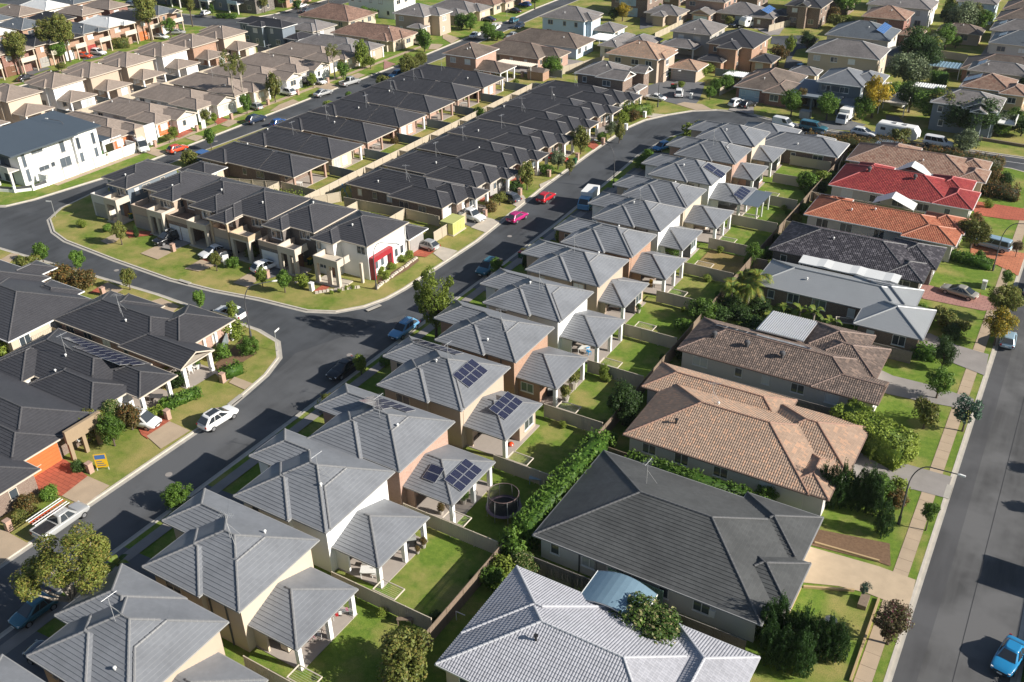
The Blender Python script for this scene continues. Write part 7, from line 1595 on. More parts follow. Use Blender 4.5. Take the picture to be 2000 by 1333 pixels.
# ladders on the silver pickup, cargo truck, trailer, caravan, boat
p_ = [(-72.5, 35.9)]
for k, (dx, c_) in enumerate(((-.45, 'trim_white'), (.1, 'paint_orange_red'), (.5, 'trim_white'))):
    if c_ == 'paint_orange_red': paint('orange_red')
    root = thing('ladder', ['white extension ladder on the kerb side of the pickup rack', 'orange ladder in the middle of the pickup rack', 'white ladder on the road side of the pickup rack'][k], 'ladder', (p_[0][0] + dx, p_[0][1] - .3, 1.95), R(91)); b = MB()
    for s_ in (-.17, .17): b.box(-2.0, s_ - .025, 0, 1.7, s_ + .025, .07)
    add('rails', b.mesh('rails', c_), root); b = MB()
    for q in range(11): b.box(-1.85 + q * .32, -.14, .02, -1.81 + q * .32, .14, .05)
    add('rungs', b.mesh('rungs', 'alu'), root)
def boxtruck(x, y, ang, label, box_c='trim_white', L=5.6, cab='white', name='truck', cat='truck'):
    root = thing(name, label, cat, (x, y, 0), R(ang)); b = MB(); b.box(-L / 2, -1.0, .75, L / 2 - 1.7, 1.0, 2.7); add('cargo_box', b.mesh('cargo_box', box_c), root)
    b = MB(); x0, x1 = L / 2 - 1.6, L / 2
    b.loft([[(x0, -.92, .4), (x1, -.92, .4), (x1, .92, .4), (x0, .92, .4)], [(x0, -.95, 1.2), (x1, -.95, 1.15), (x1, .95, 1.15), (x0, .95, 1.2)], [(x0, -.85, 2.1), (x1 - .5, -.82, 2.1), (x1 - .5, .82, 2.1), (x0, .85, 2.1)]]); add('cab', b.mesh('cab', paint(cab), fix=True), root)
    b = MB(); b.face([(x1 - .04, -.8, 1.25), (x1 - .04, .8, 1.25), (x1 - .44, .72, 2.0), (x1 - .44, -.72, 2.0)]); add('windscreen', b.mesh('windscreen', 'car_glass'), root)
    for s_ in (-1, 1):
        b = MB(); q = [(x0 + .3, s_ * .955, 1.25), (x1 - .25, s_ * .955, 1.25), (x1 - .55, s_ * .88, 1.95), (x0 + .3, s_ * .88, 1.95)]; b.face(q if s_ < 0 else q[::-1]); add('side_window', b.mesh('side_window', 'car_glass'), root)
        for xx in (-L / 2 + 1.1, L / 2 - 1.0): w = add('wheel', cached('wheel', wheel_mesh), root, (xx, s_ * .85, .32)); add('rim', cached('rim', rim_mesh), w)
    b = MB(); b.box(-L / 2 + .1, -.4, .45, L / 2 - .2, .4, .74); add('chassis', b.mesh('chassis', 'black_plastic'), root)
boxtruck(-63.8, 127.7, 278, 'white box truck with shade-blue cab paint at the right kerb of the main street', 'trim_white', 5.2, 'sky'); boxtruck(-39.2, 188.9, 265, 'white small truck parked under the yellow tree', 'trim_white', 5.0)  # first truck: cab paint carries the blue of the shade it stands in
def caravan(x, y, ang, L, label, m='trim_white', name='caravan', cat='caravan'):
    root = thing(name, label, cat, (x, y, 0), R(ang)); b = MB(); sec = lambda x_, z0, z1: [(x_, -1.15, z0), (x_, 1.15, z0), (x_, 1.15, z1 - .2), (x_, .95, z1), (x_, -.95, z1), (x_, -1.15, z1 - .2)]
    b.loft([sec(-L / 2, .8, 2.2), sec(-L / 2 + .35, .5, 2.75), sec(L / 2 - .7, .5, 2.75), sec(L / 2, .8, 1.9)]); add('body', b.mesh('body', m, fix=True), root)
    for s_ in (-1, 1):
        for k in range(3):
            b = MB(); xx = -L / 2 + .9 + k * (L - 2.4) / 2.4; q = [(xx, s_ * 1.156, 1.5), (xx + .9, s_ * 1.156, 1.5), (xx + .9, s_ * 1.156, 2.05), (xx, s_ * 1.156, 2.05)]; b.face(q if s_ < 0 else q[::-1]); add('window', b.mesh('window', 'car_glass'), root)
        for xx in (-.5, .4): w = add('wheel', cached('wheel', wheel_mesh), root, (xx, s_ * 1.0, .32)); add('rim', cached('rim', rim_mesh), w)
    for k in range(2): b = MB(); b.box(-1.2 + k * 1.9, -.35, 2.74, -.5 + k * 1.9, .35, 2.9); add('roof_hatch', b.mesh('roof_hatch', 'trim_grey'), root)
    b = MB(); b.tube([(L / 2 - .1, -.5, .5), (L / 2 + 1.1, 0, .45)], .05, 5); b.tube([(L / 2 - .1, .5, .5), (L / 2 + 1.1, 0, .45)], .05, 5); add('drawbar', b.mesh('drawbar', 'alu'), root)
caravan(-28.3, 183.8, -6, 7.6, 'long white caravan on the shaded drive of the cross road'); caravan(-82.2, 257.2, 245, 5.2, 'white box trailer in the grey drive at the top', 'trim_white', 'trailer', 'trailer')
p_ = [(-32.4, 199.3)]
root = thing('carport', 'cream flat carport roof with a boat trailer on top of the bank', 'carport', (p_[0][0], p_[0][1], 0)); b = MB(); b.box(-2.6, -2.2, 2.4, 2.6, 2.2, 2.6); add('roof', b.mesh('roof', 'trim_cream'), root)
for sx in (-2.4, 2.4):
    for sy in (-2, 2): b = MB(); b.box(sx - .08, sy - .08, 0, sx + .08, sy + .08, 2.4); add('post', b.mesh('post', 'trim_white'), root)
caravan(p_[0][0] + .4, p_[0][1] + 4.6, 80, 4.6, 'small white trailer behind the cream carport', 'trim_white', 'trailer', 'trailer')
b = MB(); b.box(-1.2, -.9, .1, 1.2, .9, 1.5); b.box(-1.3, -1.0, 1.5, 1.3, 1.0, 1.6); single('skip_bin', b.mesh('skip_bin', 'solar_blue'), 'blue plastic covered box by the garage behind the first town house', 'box', (*([(-134.6, 113.2)])[0], 0))
b = MB(); b.box(-1, -.8, .05, 1, .8, 1.4); b.box(-1.05, -.85, 1.4, 1.05, .85, 1.5); single('water_tank', b.mesh('water_tank', 'trim_grey'), 'grey metal cabinet on the shaded verge between round trees', 'cabinet', (*([(-46.6, 187.8)])[0], 0))
root = thing('cubby_house', 'orange brick garden shed at the end of the clipped hedge', 'shed', (*([(-107.2, 187.7)])[0], 0)); b = MB(); b.box(-2, -1.4, 0, 2, 1.4, 1.9); add('wall', b.mesh('wall', 'brick_orange'), root); b = MB(); b.loft([[(-2.2, -1.6, 1.9), (2.2, -1.6, 1.9), (2.2, 1.6, 1.9), (-2.2, 1.6, 1.9)], [(-2, -.2, 2.5), (2, -.2, 2.5), (2, .2, 2.5), (-2, .2, 2.5)]]); add('roof', b.mesh('roof', 'tile_oldbrown', fix=True), root)
# ------------------------------------------------------------------ trees: near
tree(-59.9, 28.4, 'gumspread', 9.4, 4.2, 'big spreading gum tree with bronze leaves at the lower left kerb', cb=3.2, bark='bark_pale', limbs=12, lean=(.2, .6), rz=.3)
tree(-61.1, 81.5, 'gumtall', 10.6, 2.8, 'tall full gum tree on the verge at the junction', cb=2.0, limbs=9, lean=(.05, -.1))
shrub(-64.6, 43.6, 'round_green', 1.55, 'round bush on the verge before the third grey house', 2.8); palm(-61.6, 34.4, 1.6, 1.9, 'young banana-leaved palm beside the bronze gum tree', 9, broad=True); shrub(-61.9, 33.0, 'bush', 1.2, 'leafy bush below the young palm on the verge'); shrub(-62.2, 63.4, 'bush_olive', 1.6, 'olive bush on the verge before the solar grey house', 2.6)
tree(-33.4, 38.0, 'big_olive', 4.9, 2.8, 'large bushy dark tree at the bottom edge by the paling fence', cb=.5); hedge((-33.2, 55.2), (-33.0, 70.4), 1.9, 3.1, 'leaf_green', 'tall thick hedge along the paling fence beside the charcoal house', rag=.24, leaf=.17); shrub(-33.4, 53.6, 'bush', 1.7, 'bushy hedge end beside the steel fence corner', 3)
shrub(-32.7, 51.2, 'bush_lime', 1.3, 'broad leaved bush behind the paling fence', 2.2); shrub(-31.6, 52.4, 'bush_flower', 1.4, 'cream flowering bush at the corner of the silver roof', 2.2); shrub(-33.2, 49.8, 'bush', 1.2, 'leafy bush at the fence beside the silver roof', 2.1); shrub(-33.4, 69.3, 'bush_rust', 1.3, 'orange tipped bush at the fence corner by the charcoal roof', 2.4)
tree(-18.8, 49.9, 'bush_flower', 4.6, 2.9, 'round frangipani tree with cream flowers beside the silver roof', cb=.5, rz=1); hedge((-29.6, 69.2), (-17.4, 69.4), 1.7, 2.5, 'leaf_green', 'long clipped hedge between the charcoal and tan roofs', rag=.2); shrub(-16.4, 71.6, 'round_green', 1.3, 'round green bush at the end of the long hedge', 2.3)
CYP = [(-11.3, 75.7), (-10.5, 75.5), (-9.8, 75.7), (-9.1, 76.1), (-8.2, 76.3), (-7.4, 76.4), (-6.8, 76.3), (-5.3, 73.9)]
for k, (x, y) in enumerate(CYP): tree(x - .6, y - 1.2, 'cypress', 5.0 + .4 * (k % 3) - (1.0 if k == 7 else 0), .95, 'dark cypress %s' % ['at the house end of the upper screen', 'second in the upper screen from the house', 'third in the upper screen from the house', 'in the middle of the upper screen', 'just past the middle of the upper screen', 'sixth in the upper screen from the house', 'at the path end of the upper screen', 'standing apart by the street lamp'][k], cb=.05, limbs=0, group='cypress screen above the sandy drive')
CYP2 = [(-10.6, 56.3), (-10.0, 57.1), (-8.6, 56.6), (-7.9, 57.0), (-7.0, 56.7), (-6.2, 56.9), (-5.3, 57.1), (-9.7, 54.3), (-8.6, 54.4), (-7.3, 54.5)]
for k, (x, y) in enumerate(CYP2): tree(x - .4, y - .9, 'cypress', 4.9 + .4 * (k % 2), 1.05, 'dark cypress in the lower screen, %s' % ['nearest the charcoal wall', 'second in the back line', 'third in the back line', 'middle of the back line', 'fifth in the back line', 'sixth in the back line', 'nearest the footpath', 'first of the front line', 'second of the front line', 'third of the front line'][k], cb=.05, limbs=0, group='cypress screen below the sandy drive')
tree(-2.6, 60.1, 'purple', 4.4, 1.75, 'pink flowering crepe myrtle on the verge of the right road', cb=.9); shrub(-7.5, 77.6, 'round_green', 1.75, 'round glossy bush above the cypress screen', 3.0); shrub(-5.8, 79.0, 'bush_lime', 1.2, 'small lime bush beside the glossy round bush'); shrub(-5.7, 77.5, 'bush_rust', 1.2, 'rusty low bush by the street lamp')
tree(-2.6, 75.3, 'street', 3.4, .85, 'sapling on the verge under the street lamp', cb=1.2, limbs=4); tree(-5.5, 64.1, 'blue', 1.8, .6, 'small spiky shrub in the timber planter', cb=.5, limbs=3)
b = MB(); b.box(-.35, -.75, 0, .35, .75, .45); single('planter', b.mesh('planter', 'timber'), 'timber planter box at the corner of the lawn beside the sandy drive', 'planter', (*([(-5.3, 63.5)])[0], 0))
for a_, b2, n_ in (([(-10.3, 59.3)], [(-10.3, 62.6)], 'timber edging on the house side of the bottom lawn'), ([(-10.1, 62.8)], [(-6.3, 64.5)], 'timber edging along the sandy drive'), ([(-4.3, 64.6)], [(-4.2, 54.9)], 'timber edging along the footpath'), ([(-10.8, 68.6)], [(-5.3, 69.1)], 'low timber rail edging the garden bed above the sandy drive')):
    (xa, ya), (xb, yb) = a_[0], b2[0]; L = hypot(xb - xa, yb - ya); root = thing('garden_edging', n_, 'edging', (xa, ya, 0), atan2(yb - ya, xb - xa)); b = MB(); b.box(0, -.09, 0, L, .09, .22); add('rail', b.mesh('rail', plain('edging', (.45, .32, .17)) if 'edging' not in M else 'edging'), root)
p_ = [(-7.0, 59.4)]
root = thing('dried_wreath_bed', 'small pale garden ornament in the ring bed among the cypresses', 'ornament', (p_[0][0], p_[0][1], 0)); b = MB(); b.tube([(0, 0, 0), (0, 0, .9)], .12, 8); b.tube([(0, 0, .9), (0, 0, 1.0)], .5, 10); add('bird_bath', b.mesh('bird_bath', 'concrete'), root); b = MB(); b.tube([(.9 * cos(k * .42), .9 * sin(k * .42), .08) for k in range(16)], .08, 5); add('ring', b.mesh('ring', 'timber'), root)
hedge((-13.6, 87.1), (-6.4, 83.9), 3.3, 3.1, 'leaf_lime', 'huge rounded hedge in the front garden below the brown roof', n=11000, rag=.2, leaf=.15); tree(-5.9, 91.5, 'bush_olive', 4.2, 1.5, 'bushy tree at the end of the huge rounded hedge', cb=.4); shrub(-12.9, 89.3, 'bush_rust', .9, 'red tipped slender shrub beside the white side wall', 2.8)
tree(-2.3, 93.0, 'blue', 4.6, 1.6, 'sparse blue-green sapling on the verge of the right road', cb=1.0, limbs=7); tree(-5.8, 98.0, 'round_green', 4.2, 1.55, 'dense green tree by the grey drive', cb=.6); tree(-6.4, 104.2, 'big_dark', 4.6, 1.35, 'dark green tree above the grey drive', cb=.6); hedge(([(-9.8, 106.1)])[0], ([(-7.4, 106.1)])[0], 1.5, 1.5, 'leaf_green', 'low hedge on the lawn below the grey metal roof')
tree(-2.0, 113.1, 'yellow', 5.2, 1.85, 'golden leaved street tree over the pale parked hatchback', cb=1.2); tree(-2.2, 119.4, 'big_olive', 5.4, 2.1, 'bronze and green street tree at the pink drive', cb=1.3); shrub(-8.0, 115.1, 'bush_olive', 1.75, 'round olive bush on the lawn by the pink drive', 2.8); shrub(-6.5, 113.6, 'bush_olive', 1.6, 'second round bush nearer the footpath', 2.6); shrub(-6.8, 112.2, 'bush_dark', 1.2, 'dark bush below the round bushes'); shrub(-11.3, 116.9, 'bush', .9, 'small bush against the metal roofed house')
tree(-2.9, 129.2, 'street', 2.8, .8, 'sapling on the verge beside the clipped hedge', cb=.9, limbs=4); hedge(([(-11.0, 135.2)])[0], ([(-5.2, 134.3)])[0], 1.3, 1.4, 'leaf_green', 'neatly clipped long hedge across the lawn'); tree(-8.8, 140.2, 'big_olive', 5.0, 2.5, 'bushy tree in front of the orange roof gable', cb=.6); shrub(-7.1, 136.6, 'bush', .9, 'low bush above the clipped hedge'); tree(-2.9, 140.1, 'purple', 2.6, .8, 'bare purplish sapling on the verge', cb=.8, limbs=5); shrub(-9.5, 149.1, 'bush_rust', 1.3, 'mixed flower bush by the orange roof entry')
# right-hand tree row against the fence
tree(-33.5, 76.6, 'big_dark', 5.2, 2.0, 'dark round tree by the steel fence below the tan roof', cb=.7); shrub(-34.6, 101.6, 'round_green', 2.2, 'large leafy bush at the back fence by the palms', 3.4); shrub(-35.5, 97.9, 'bush', 1.2, 'smaller leafy bush nearer the grey patio', 2); tree(-39.2, 83.4, 'street_lime', 2.2, .7, 'small leafy plant at the steel fence', cb=.3, limbs=3)
for k, (x, y) in enumerate([(-33.3, 106.8), (-31.3, 107.4), (-31.0, 109.8), (-32.7, 110.0)]): palm(x + .9, y - .3, 2.9 + .5 * (k % 3), 2.9, 'feathery palm %s' % ['nearest the back fence in the palm clump', 'in front of the palm clump', 'nearest the metal roof in the palm clump', 'at the back of the palm clump'][k], 15, 'palm clump beside the back fence')
for k, (x, y) in enumerate([(-25.5, 106.4), (-23.6, 106.9), (-22.0, 106.8), (-19.6, 105.6)]): palm(x, y - .2, 2.2, 2.3, 'broad leaved banana plant %s' % ['nearest the palm clump', 'second from the palm clump', 'third from the palm clump', 'at the end beside the folding clothesline'][k], 9, 'banana plants between the roofs', broad=True)
shrub(-34.0, 119.7, 'round_green', 1.35, 'tall clipped round shrub by the fence corner', 3.8); hedge((-31.6, 119.4), (-27.2, 118.4), .8, 1.5, 'leaf_lime', 'bright clipped hedge beside the white awning'); shrub(-45.2, 117.4, 'round_green', 1.75, 'round leafy tree between two grey patios', 3.6)
shrub(-35.7, 151.3, 'bush', 1.9, 'leafy bush at the fence below the red roof', 3.2); shrub(-34.0, 153.7, 'bush_lime', 1.6, 'lime leafy bush beside the red roof corner', 2.8); palm(-34.3, 153.4, 1.6, 1.7, 'banana plant by the red roof corner', 8, broad=True); hedge(([(-11.2, 162.9)])[0], ([(-5.3, 162.2)])[0], 2.0, 1.8, 'leaf_rust', 'rough dark hedge in front of the red roofed house', rag=.3); shrub(-9.4, 167.4, 'bush_rust', 1.6, 'rusty bush on the lawn beyond the red roof', 2.8); shrub(-8.0, 167.8, 'bush_dark', 1.3, 'dark bush beside the rusty bush', 2.6); shrub(-8.9, 157.0, 'bush_lime', .9, 'low flowering plants by the red brick drive')
HG = [(-30.2, 183.4), (-24.8, 182.8)]
hedge((-42.0, 171.2), (-25.4, 174.4), 1.8, 2.6, 'leaf_rust', 'long rusty hedge along the cross road', rag=.3); hedge((-24.4, 174.2), (-9.2, 174.6), 1.9, 2.2, 'leaf_rust', 'rusty hedge above the tan tiled roof near the corner', rag=.3); shrub(-27.4, 180.9, 'bush_olive', 2.0, 'round bush rising out of the rusty hedge by the caravan', 3.6); shrub(-16.3, 182.6, 'bush_grey', 2.6, 'grey-green flowering bush beside the white pickup', 4.2); shrub(-34.3, 173.8, 'bush_rust', 1.6, 'rusty clipped bush at the corner of the hedge', 3.2)
# left-hand side
for k, (x, y) in enumerate([(-80.5, 49.1), (-80.9, 47.4), (-77.9, 46.9), (-78.6, 49.8), (-80.8, 46.0)]): tree(x, y, ['bush_flower', 'bush_olive', 'round_green', 'bush_rust', 'bush_olive'][k], 3.6 + .3 * (k % 3), 1.45, 'large garden bush %s' % ['with pale flowers by the people mover', 'beside the bins', 'with grey-green crown by the yellow board', 'with rusty tips by the red drive', 'in front of the tan parapet wall'][k], cb=.3)
shrub(-77.6, 42.2, 'bush_dark', .8, 'dark shrub beside the brick letterbox by the board'); shrub(-76.3, 37.9, 'bush', 1.0, 'low green shrub on the dry lawn'); shrub(-76.1, 34.5, 'bush_olive', .9, 'shrub beside the lower brick letterbox'); shrub(-79.6, 35.5, 'bush', 1.1, 'shrub at the left edge by the dark porch roof'); shrub(-76.7, 35.8, 'bush_rust', 1.2, 'dry rusty ground shrub on the lower lawn')
hedge((-78.6, 53.8), (-77.4, 58.2), 1.2, 1.1, 'leaf_green', 'low leafy hedge in the garden of the corner house', rag=.2); hedge((-78.9, 51.6), (-78.2, 53.6), 1.1, .9, 'leaf_lime', 'low lime hedge near the people mover', rag=.2); hedge((-77.6, 61.6), (-76.8, 64.2), 1.5, 1.2, 'leaf_green', 'leafy hedge along the curved garden bed', rag=.25); shrub(-78.8, 67.5, 'round_green', 1.5, 'round shrub at the tip of the curved garden bed', 2.6); shrub(-83.6, 69.2, 'bush_lime', 1.9, 'lime leafy shrub by the corner house patio', 2.8); shrub(-80.8, 65.0, 'bush', 1.3, 'leafy shrub beside the brick pier fence', 2); shrub(-80.8, 58.1, 'bush_dark', 1.2, 'dark leafy shrub beside the gabled porch', 2.2); shrub(-104.5, 52.6, 'bush_lime', 1.5, 'bright leafy shrub at the left edge', 2.6)
for k, (x, y) in enumerate([(-122.9, 71.2), (-116.2, 72.2), (-105.2, 71.8), (-92.2, 72.4), (-86.2, 72.3)]): tree(x, y, ['street', 'street', 'street_olive', 'street', 'street_lime'][k], 3.3 - .25 * (k in (3, 4)), 1.25 - .35 * (k in (3, 4)), 'small street tree %s' % ['at the kerb of the cross road, furthest left', 'above the rusty bushes on the cross road', 'by the red drive on the cross road', 'at the kerb near the white four-wheel drive', 'right beside the white four-wheel drive'][k], cb=.7, limbs=4, group='small street trees on the cross road')
shrub(-122.9, 68.8, 'bush_olive', 1.9, 'rounded olive bush by the pale car', 2.6); shrub(-114.5, 68.3, 'bush_rust', 2.6, 'big rusty bush in front of the black roofs', 3.2); shrub(-111.2, 69.3, 'bush_rust', 2.1, 'second rusty bush near the red drive', 2.8); shrub(-103.2, 68.3, 'purple', 1.0, 'purple leaved shrub on the dry verge')
# town house gardens
for k, (x, y) in enumerate([(-118.1, 81.1), (-99.0, 81.8), (-89.8, 81.3), (-86.0, 81.6)]): tree(x, y, ['street_olive', 'street_olive', 'street_lime', 'street'][k], [3.8, 3.0, 3.1, 3.4][k], [1.3, 1.0, 1.0, 1.25][k], 'small tree %s' % ['before the second town house', 'beside the sale board before the fourth town house', 'beside the orange-panelled wagon', 'with a mulch ring before the white town house'][k], cb=.8, limbs=4, group='small trees before the town houses')
shrub(-128.9, 82.4, 'bush_lime', .8, 'pale shrub on the corner lawn of the first town house'); shrub(-124.0, 83.2, 'bush', .8, 'low shrub beside the first town house path'); shrub(-118.4, 84.1, 'cypress', .5, 'slim conifer on the second town house lawn', 2.2); shrub(-97.6, 87.4, 'bush_olive', 1.3, 'sprawling shrub before the fourth town house'); shrub(-97.8, 83.8, 'bush', 1.0, 'low shrub beside the sale board'); shrub(-85.1, 84.2, 'bush_lime', 1.1, 'pale shrub by the stone letterbox')
LILY = [(-80.2, 84.3), (-79.6, 85.2), (-79.3, 86.3), (-78.6, 86.9)]
for k, (x, y) in enumerate(LILY): shrub(x, y, 'bush_lime', .35, 'small yellow border plant, %s from the red path' % ORD[k].replace('nearest', 'first'), .6, group='yellow border plants along the stone edging')
for k, (x, y) in enumerate([(-78.1, 92.5), (-77.6, 94.3), (-77.7, 96.9), (-77.6, 98.6), (-76.4, 91.5)]): shrub(x, y, 'bush_lime', .8, 'lime garden shrub %s' % ['beside the red entry frame', 'second along the white town house wall', 'in the middle of the white town house wall', 'nearest the silver hatchback', 'at the stone edge of the white town house'][k], 1.1, group='lime shrubs along the white town house')
for a_, b2, n_ in (([(-82.3, 83.4)], [(-78.0, 87.7)], 'pale stone edging on the street side of the white town house'), ([(-75.9, 88.4)], [(-76.6, 98.9)], 'pale stone edging beside the white town house wall')):
    (xa, ya), (xb, yb) = a_[0], b2[0]; L = hypot(xb - xa, yb - ya); root = thing('garden_edging', n_, 'edging', (xa, ya, 0), atan2(yb - ya, xb - xa)); n = int(L / .5)
    def f(): b = MB(); b.loft([[(0, -.2, 0), (.45, -.2, 0), (.45, .2, 0), (0, .2, 0)], [(.04, -.14, .28), (.4, -.15, .25), (.42, .14, .27), (.03, .15, .3)]]); return b.mesh('stone', 'concrete', fix=True)
    for k in range(n): add('stone', cached('stone', f), root, (k * L / n, (k * 37 % 7 - 3) * .02, 0), (0, 0, (k * 13 % 5 - 2) * .06))
# the street side of the dark block
for k, (p_, kd, h_, r_, n_) in enumerate((([(-75.8, 128.9)], 'street_olive', 5.2, 1.7, 'bushy street tree between the first two dark house drives'), ([(-76.0, 148.5)], 'street_olive', 5.4, 1.8, 'bushy street tree before the third dark house'), ([(-75.2, 159.3)], 'bush_grey', 3.2, 1.3, 'grey leaved small tree before the fifth dark house'), ([(-72.5, 157.3)], 'street_olive', 4.0, 1.2, 'slim street tree on the yellow verge'), ([(-72.9, 138.5)], 'street_olive', 3.0, .9, 'sapling at the kerb before the second dark house'), ([(-75.9, 139.8)], 'bush_grey', 3.6, 1.7, 'grey leaved tree hiding the red hatchback'), ([(-76.4, 121.2)], 'bush_olive', 2.4, 1.4, 'straggly shrub tree before the first dark house'))):
    tree(p_[0][0], p_[0][1], kd, h_, r_, n_, cb=.6, limbs=5)
shrub(-76.3, 118.3, 'bush_rust', 1.2, 'rusty shrub at the first dark house drive'); shrub(-77.0, 127.3, 'bush_dark', 1.4, 'dark shrub beside the grey wagon', 2.2); shrub(-76.4, 136.6, 'bush', 1.3, 'leafy shrub beside the red hatchback drive', 2); shrub(-75.6, 156.2, 'bush', 1.2, 'green shrub by the third dark house lawn'); shrub(-76.9, 167.9, 'bush_lime', 1.6, 'yellow flower bed shrub by the fifth dark house'); shrub(-75.5, 170.3, 'bush_rust', 1.5, 'mixed flowering shrub by the last dark house'); hedge((-78.4, 172.2), (-74.8, 176.2), 2.2, 2.0, 'leaf_lime', 'lime bushy hedge beside the far brick drive', rag=.35)
shrub(-103.4, 157.2, 'bush', 1.4, 'leafy shrub in the gap of the long cream fence', 2.6); shrub(-61.5, 113.9, 'bush_lime', .8, 'slim lime shrub on the shaded verge', 2.8); shrub(-61.1, 103.3, 'bush_dark', .6, 'slim dark shrub on the shaded verge', 2.6); tree(-63.0, 98.8, 'street', 3.4, 1.0, 'small street tree over the dark blue four-wheel drive', cb=.8); tree(-64.0, 70.5, 'street_lime', 2.8, 1.0, 'small lime street tree beside the black sedan', cb=.6); shrub(-62.8, 73.6, 'bush', .9, 'small bush on the shaded lawn'); shrub(-63.2, 147.0, 'round_green', 1.7, 'round bush at the shaded kerb below the bend', 2.8); shrub(-61.0, 168.2, 'bush_olive', 2.0, 'feathery bush at the start of the grey row beside the bend', 3.2); shrub(-61.4, 164.4, 'bush_lime', 2.0, 'lime bush on the verge at the bend'); shrub(-64.1, 151.6, 'bush', 1.2, 'green bush on the verge behind the blue car')
# back gardens of the dark block
hedge((-111, 106.4), (-104.6, 107.2), 1.6, .8, 'leaf_lime', 'weedy green bed behind the third town house', rag=.4); shrub(-109.5, 137.0, 'bush_rust', 1.0, 'orange flowering pots on the third dark patio'); tree(-107.8, 178.9, 'street_lime', 2.2, .7, 'sapling by the last grey-green fence', cb=.5, limbs=3); hedge((-98.6, 104.6), (-90, 105.4), 1.4, .9, 'leaf_olive', 'rough dry bed behind the fifth town house', rag=.4)
for k, (p_, s_) in enumerate((([(-101.1, 112.0)], 0), ([(-100.9, 113.0)], 0))):
    b = MB(); b.tube([(-1, 0, 0), (0, 0, 2.2)], .05, 5); b.tube([(1, 0, 0), (0, 0, 2.2)], .05, 5); single('swing_frame', b.mesh('swing_frame', paint('bright_blue')), ['blue metal swing frame, left upright, in the fifth town house yard', 'blue metal swing frame, right upright, in the fifth town house yard'][k], 'swing', (p_[0][0], p_[0][1], 0))
shrub(-134.9, 110.2, 'bush_olive', 1.9, 'olive tree top between the first town house and the left street', 3.4); tree(-137.8, 118.0, 'street', 4.2, 1.15, 'slim street tree on the right of the left street', cb=1.2); shrub(-134.1, 146.9, 'bush_lime', 1.3, 'lime bush in front of the fourth western dark house'); shrub(-136.0, 155.8, 'bush', .9, 'small bush in front of the fifth western dark house'); shrub(-134.4, 166.0, 'bush_olive', 2.0, 'olive bush by the left street beside the last western dark houses', 3.2)
for k, p_ in enumerate(([(-134.2, 174.8)], [(-133.3, 175.9)], [(-136.3, 183.2)])): tree(p_[0][0], p_[0][1], 'big_olive', 5.8 - k * .8, 2.6 - .5 * k, ['dense bushy tree at the end of the western dark row', 'second dense tree at the end of the western dark row', 'smaller bushy tree leaning over the left street'][k], cb=.4)
# tan block street trees
for k, (p_, kd, h_, r_, n_) in enumerate((([(-147.7, 118.1)], 'street_lime', 3.0, 1.1, 'small lime tree by the first red brick drive'), ([(-147.8, 116.8)], 'bush_olive', 2.0, 1.1, 'straggly bush by the first red brick drive'), ([(-149.5, 128.0)], 'street_olive', 3.4, 1.1, 'small tree beside the tall white sale board'), ([(-148.0, 128.8)], 'street_lime', 2.6, .9, 'lime shrub tree by the second red brick drive'), ([(-152.8, 139.2)], 'wisp', 12.5, 2.2, 'tall thin gum tree above the tan roofs'), ([(-152.1, 141.2)], 'wisp', 11.5, 1.9, 'second tall thin gum tree above the tan roofs'), ([(-147.5, 137.2)], 'street', 4.4, 1.4, 'green street tree beside the navy four-wheel drive'), ([(-148.0, 146.1)], 'street_olive', 6.6, 1.8, 'slim street tree by the white wagon'), ([(-148.1, 158.3)], 'street_lime', 3.4, 1.2, 'lime street tree by the drive with yellow posts'), ([(-148.1, 165.8)], 'wisp', 8.5, 2.4, 'pale grey gum tree before the seventh tan house'), ([(-146.3, 166.7)], 'street', 4.2, 1.6, 'bright green street tree near the silver pickup'), ([(-148.3, 175.9)], 'street_lime', 7, 2.2, 'tall bushy tree before the last tan house'), ([(-146.5, 176.8)], 'bush_lime', 3, 1.7, 'leafy bush before the grey-brown porch house'), ([(-144.5, 195.9)], 'street', 6.0, 2.2, 'round street tree beside the upper left street'), ([(-170.5, 118.0)], 'wisp', 1.6, .5, 'stake sapling by the white boundary wall'), ([(-149.4, 103.6)], 'wisp', 2.2, .6, 'bare sapling on the verge by the white boundary wall'))):
    tree(p_[0][0], p_[0][1], kd, h_, r_, n_, cb=h_ * .5 if kd == 'wisp' else .8, limbs=5, bark='bark_pale' if kd == 'wisp' else 'bark')
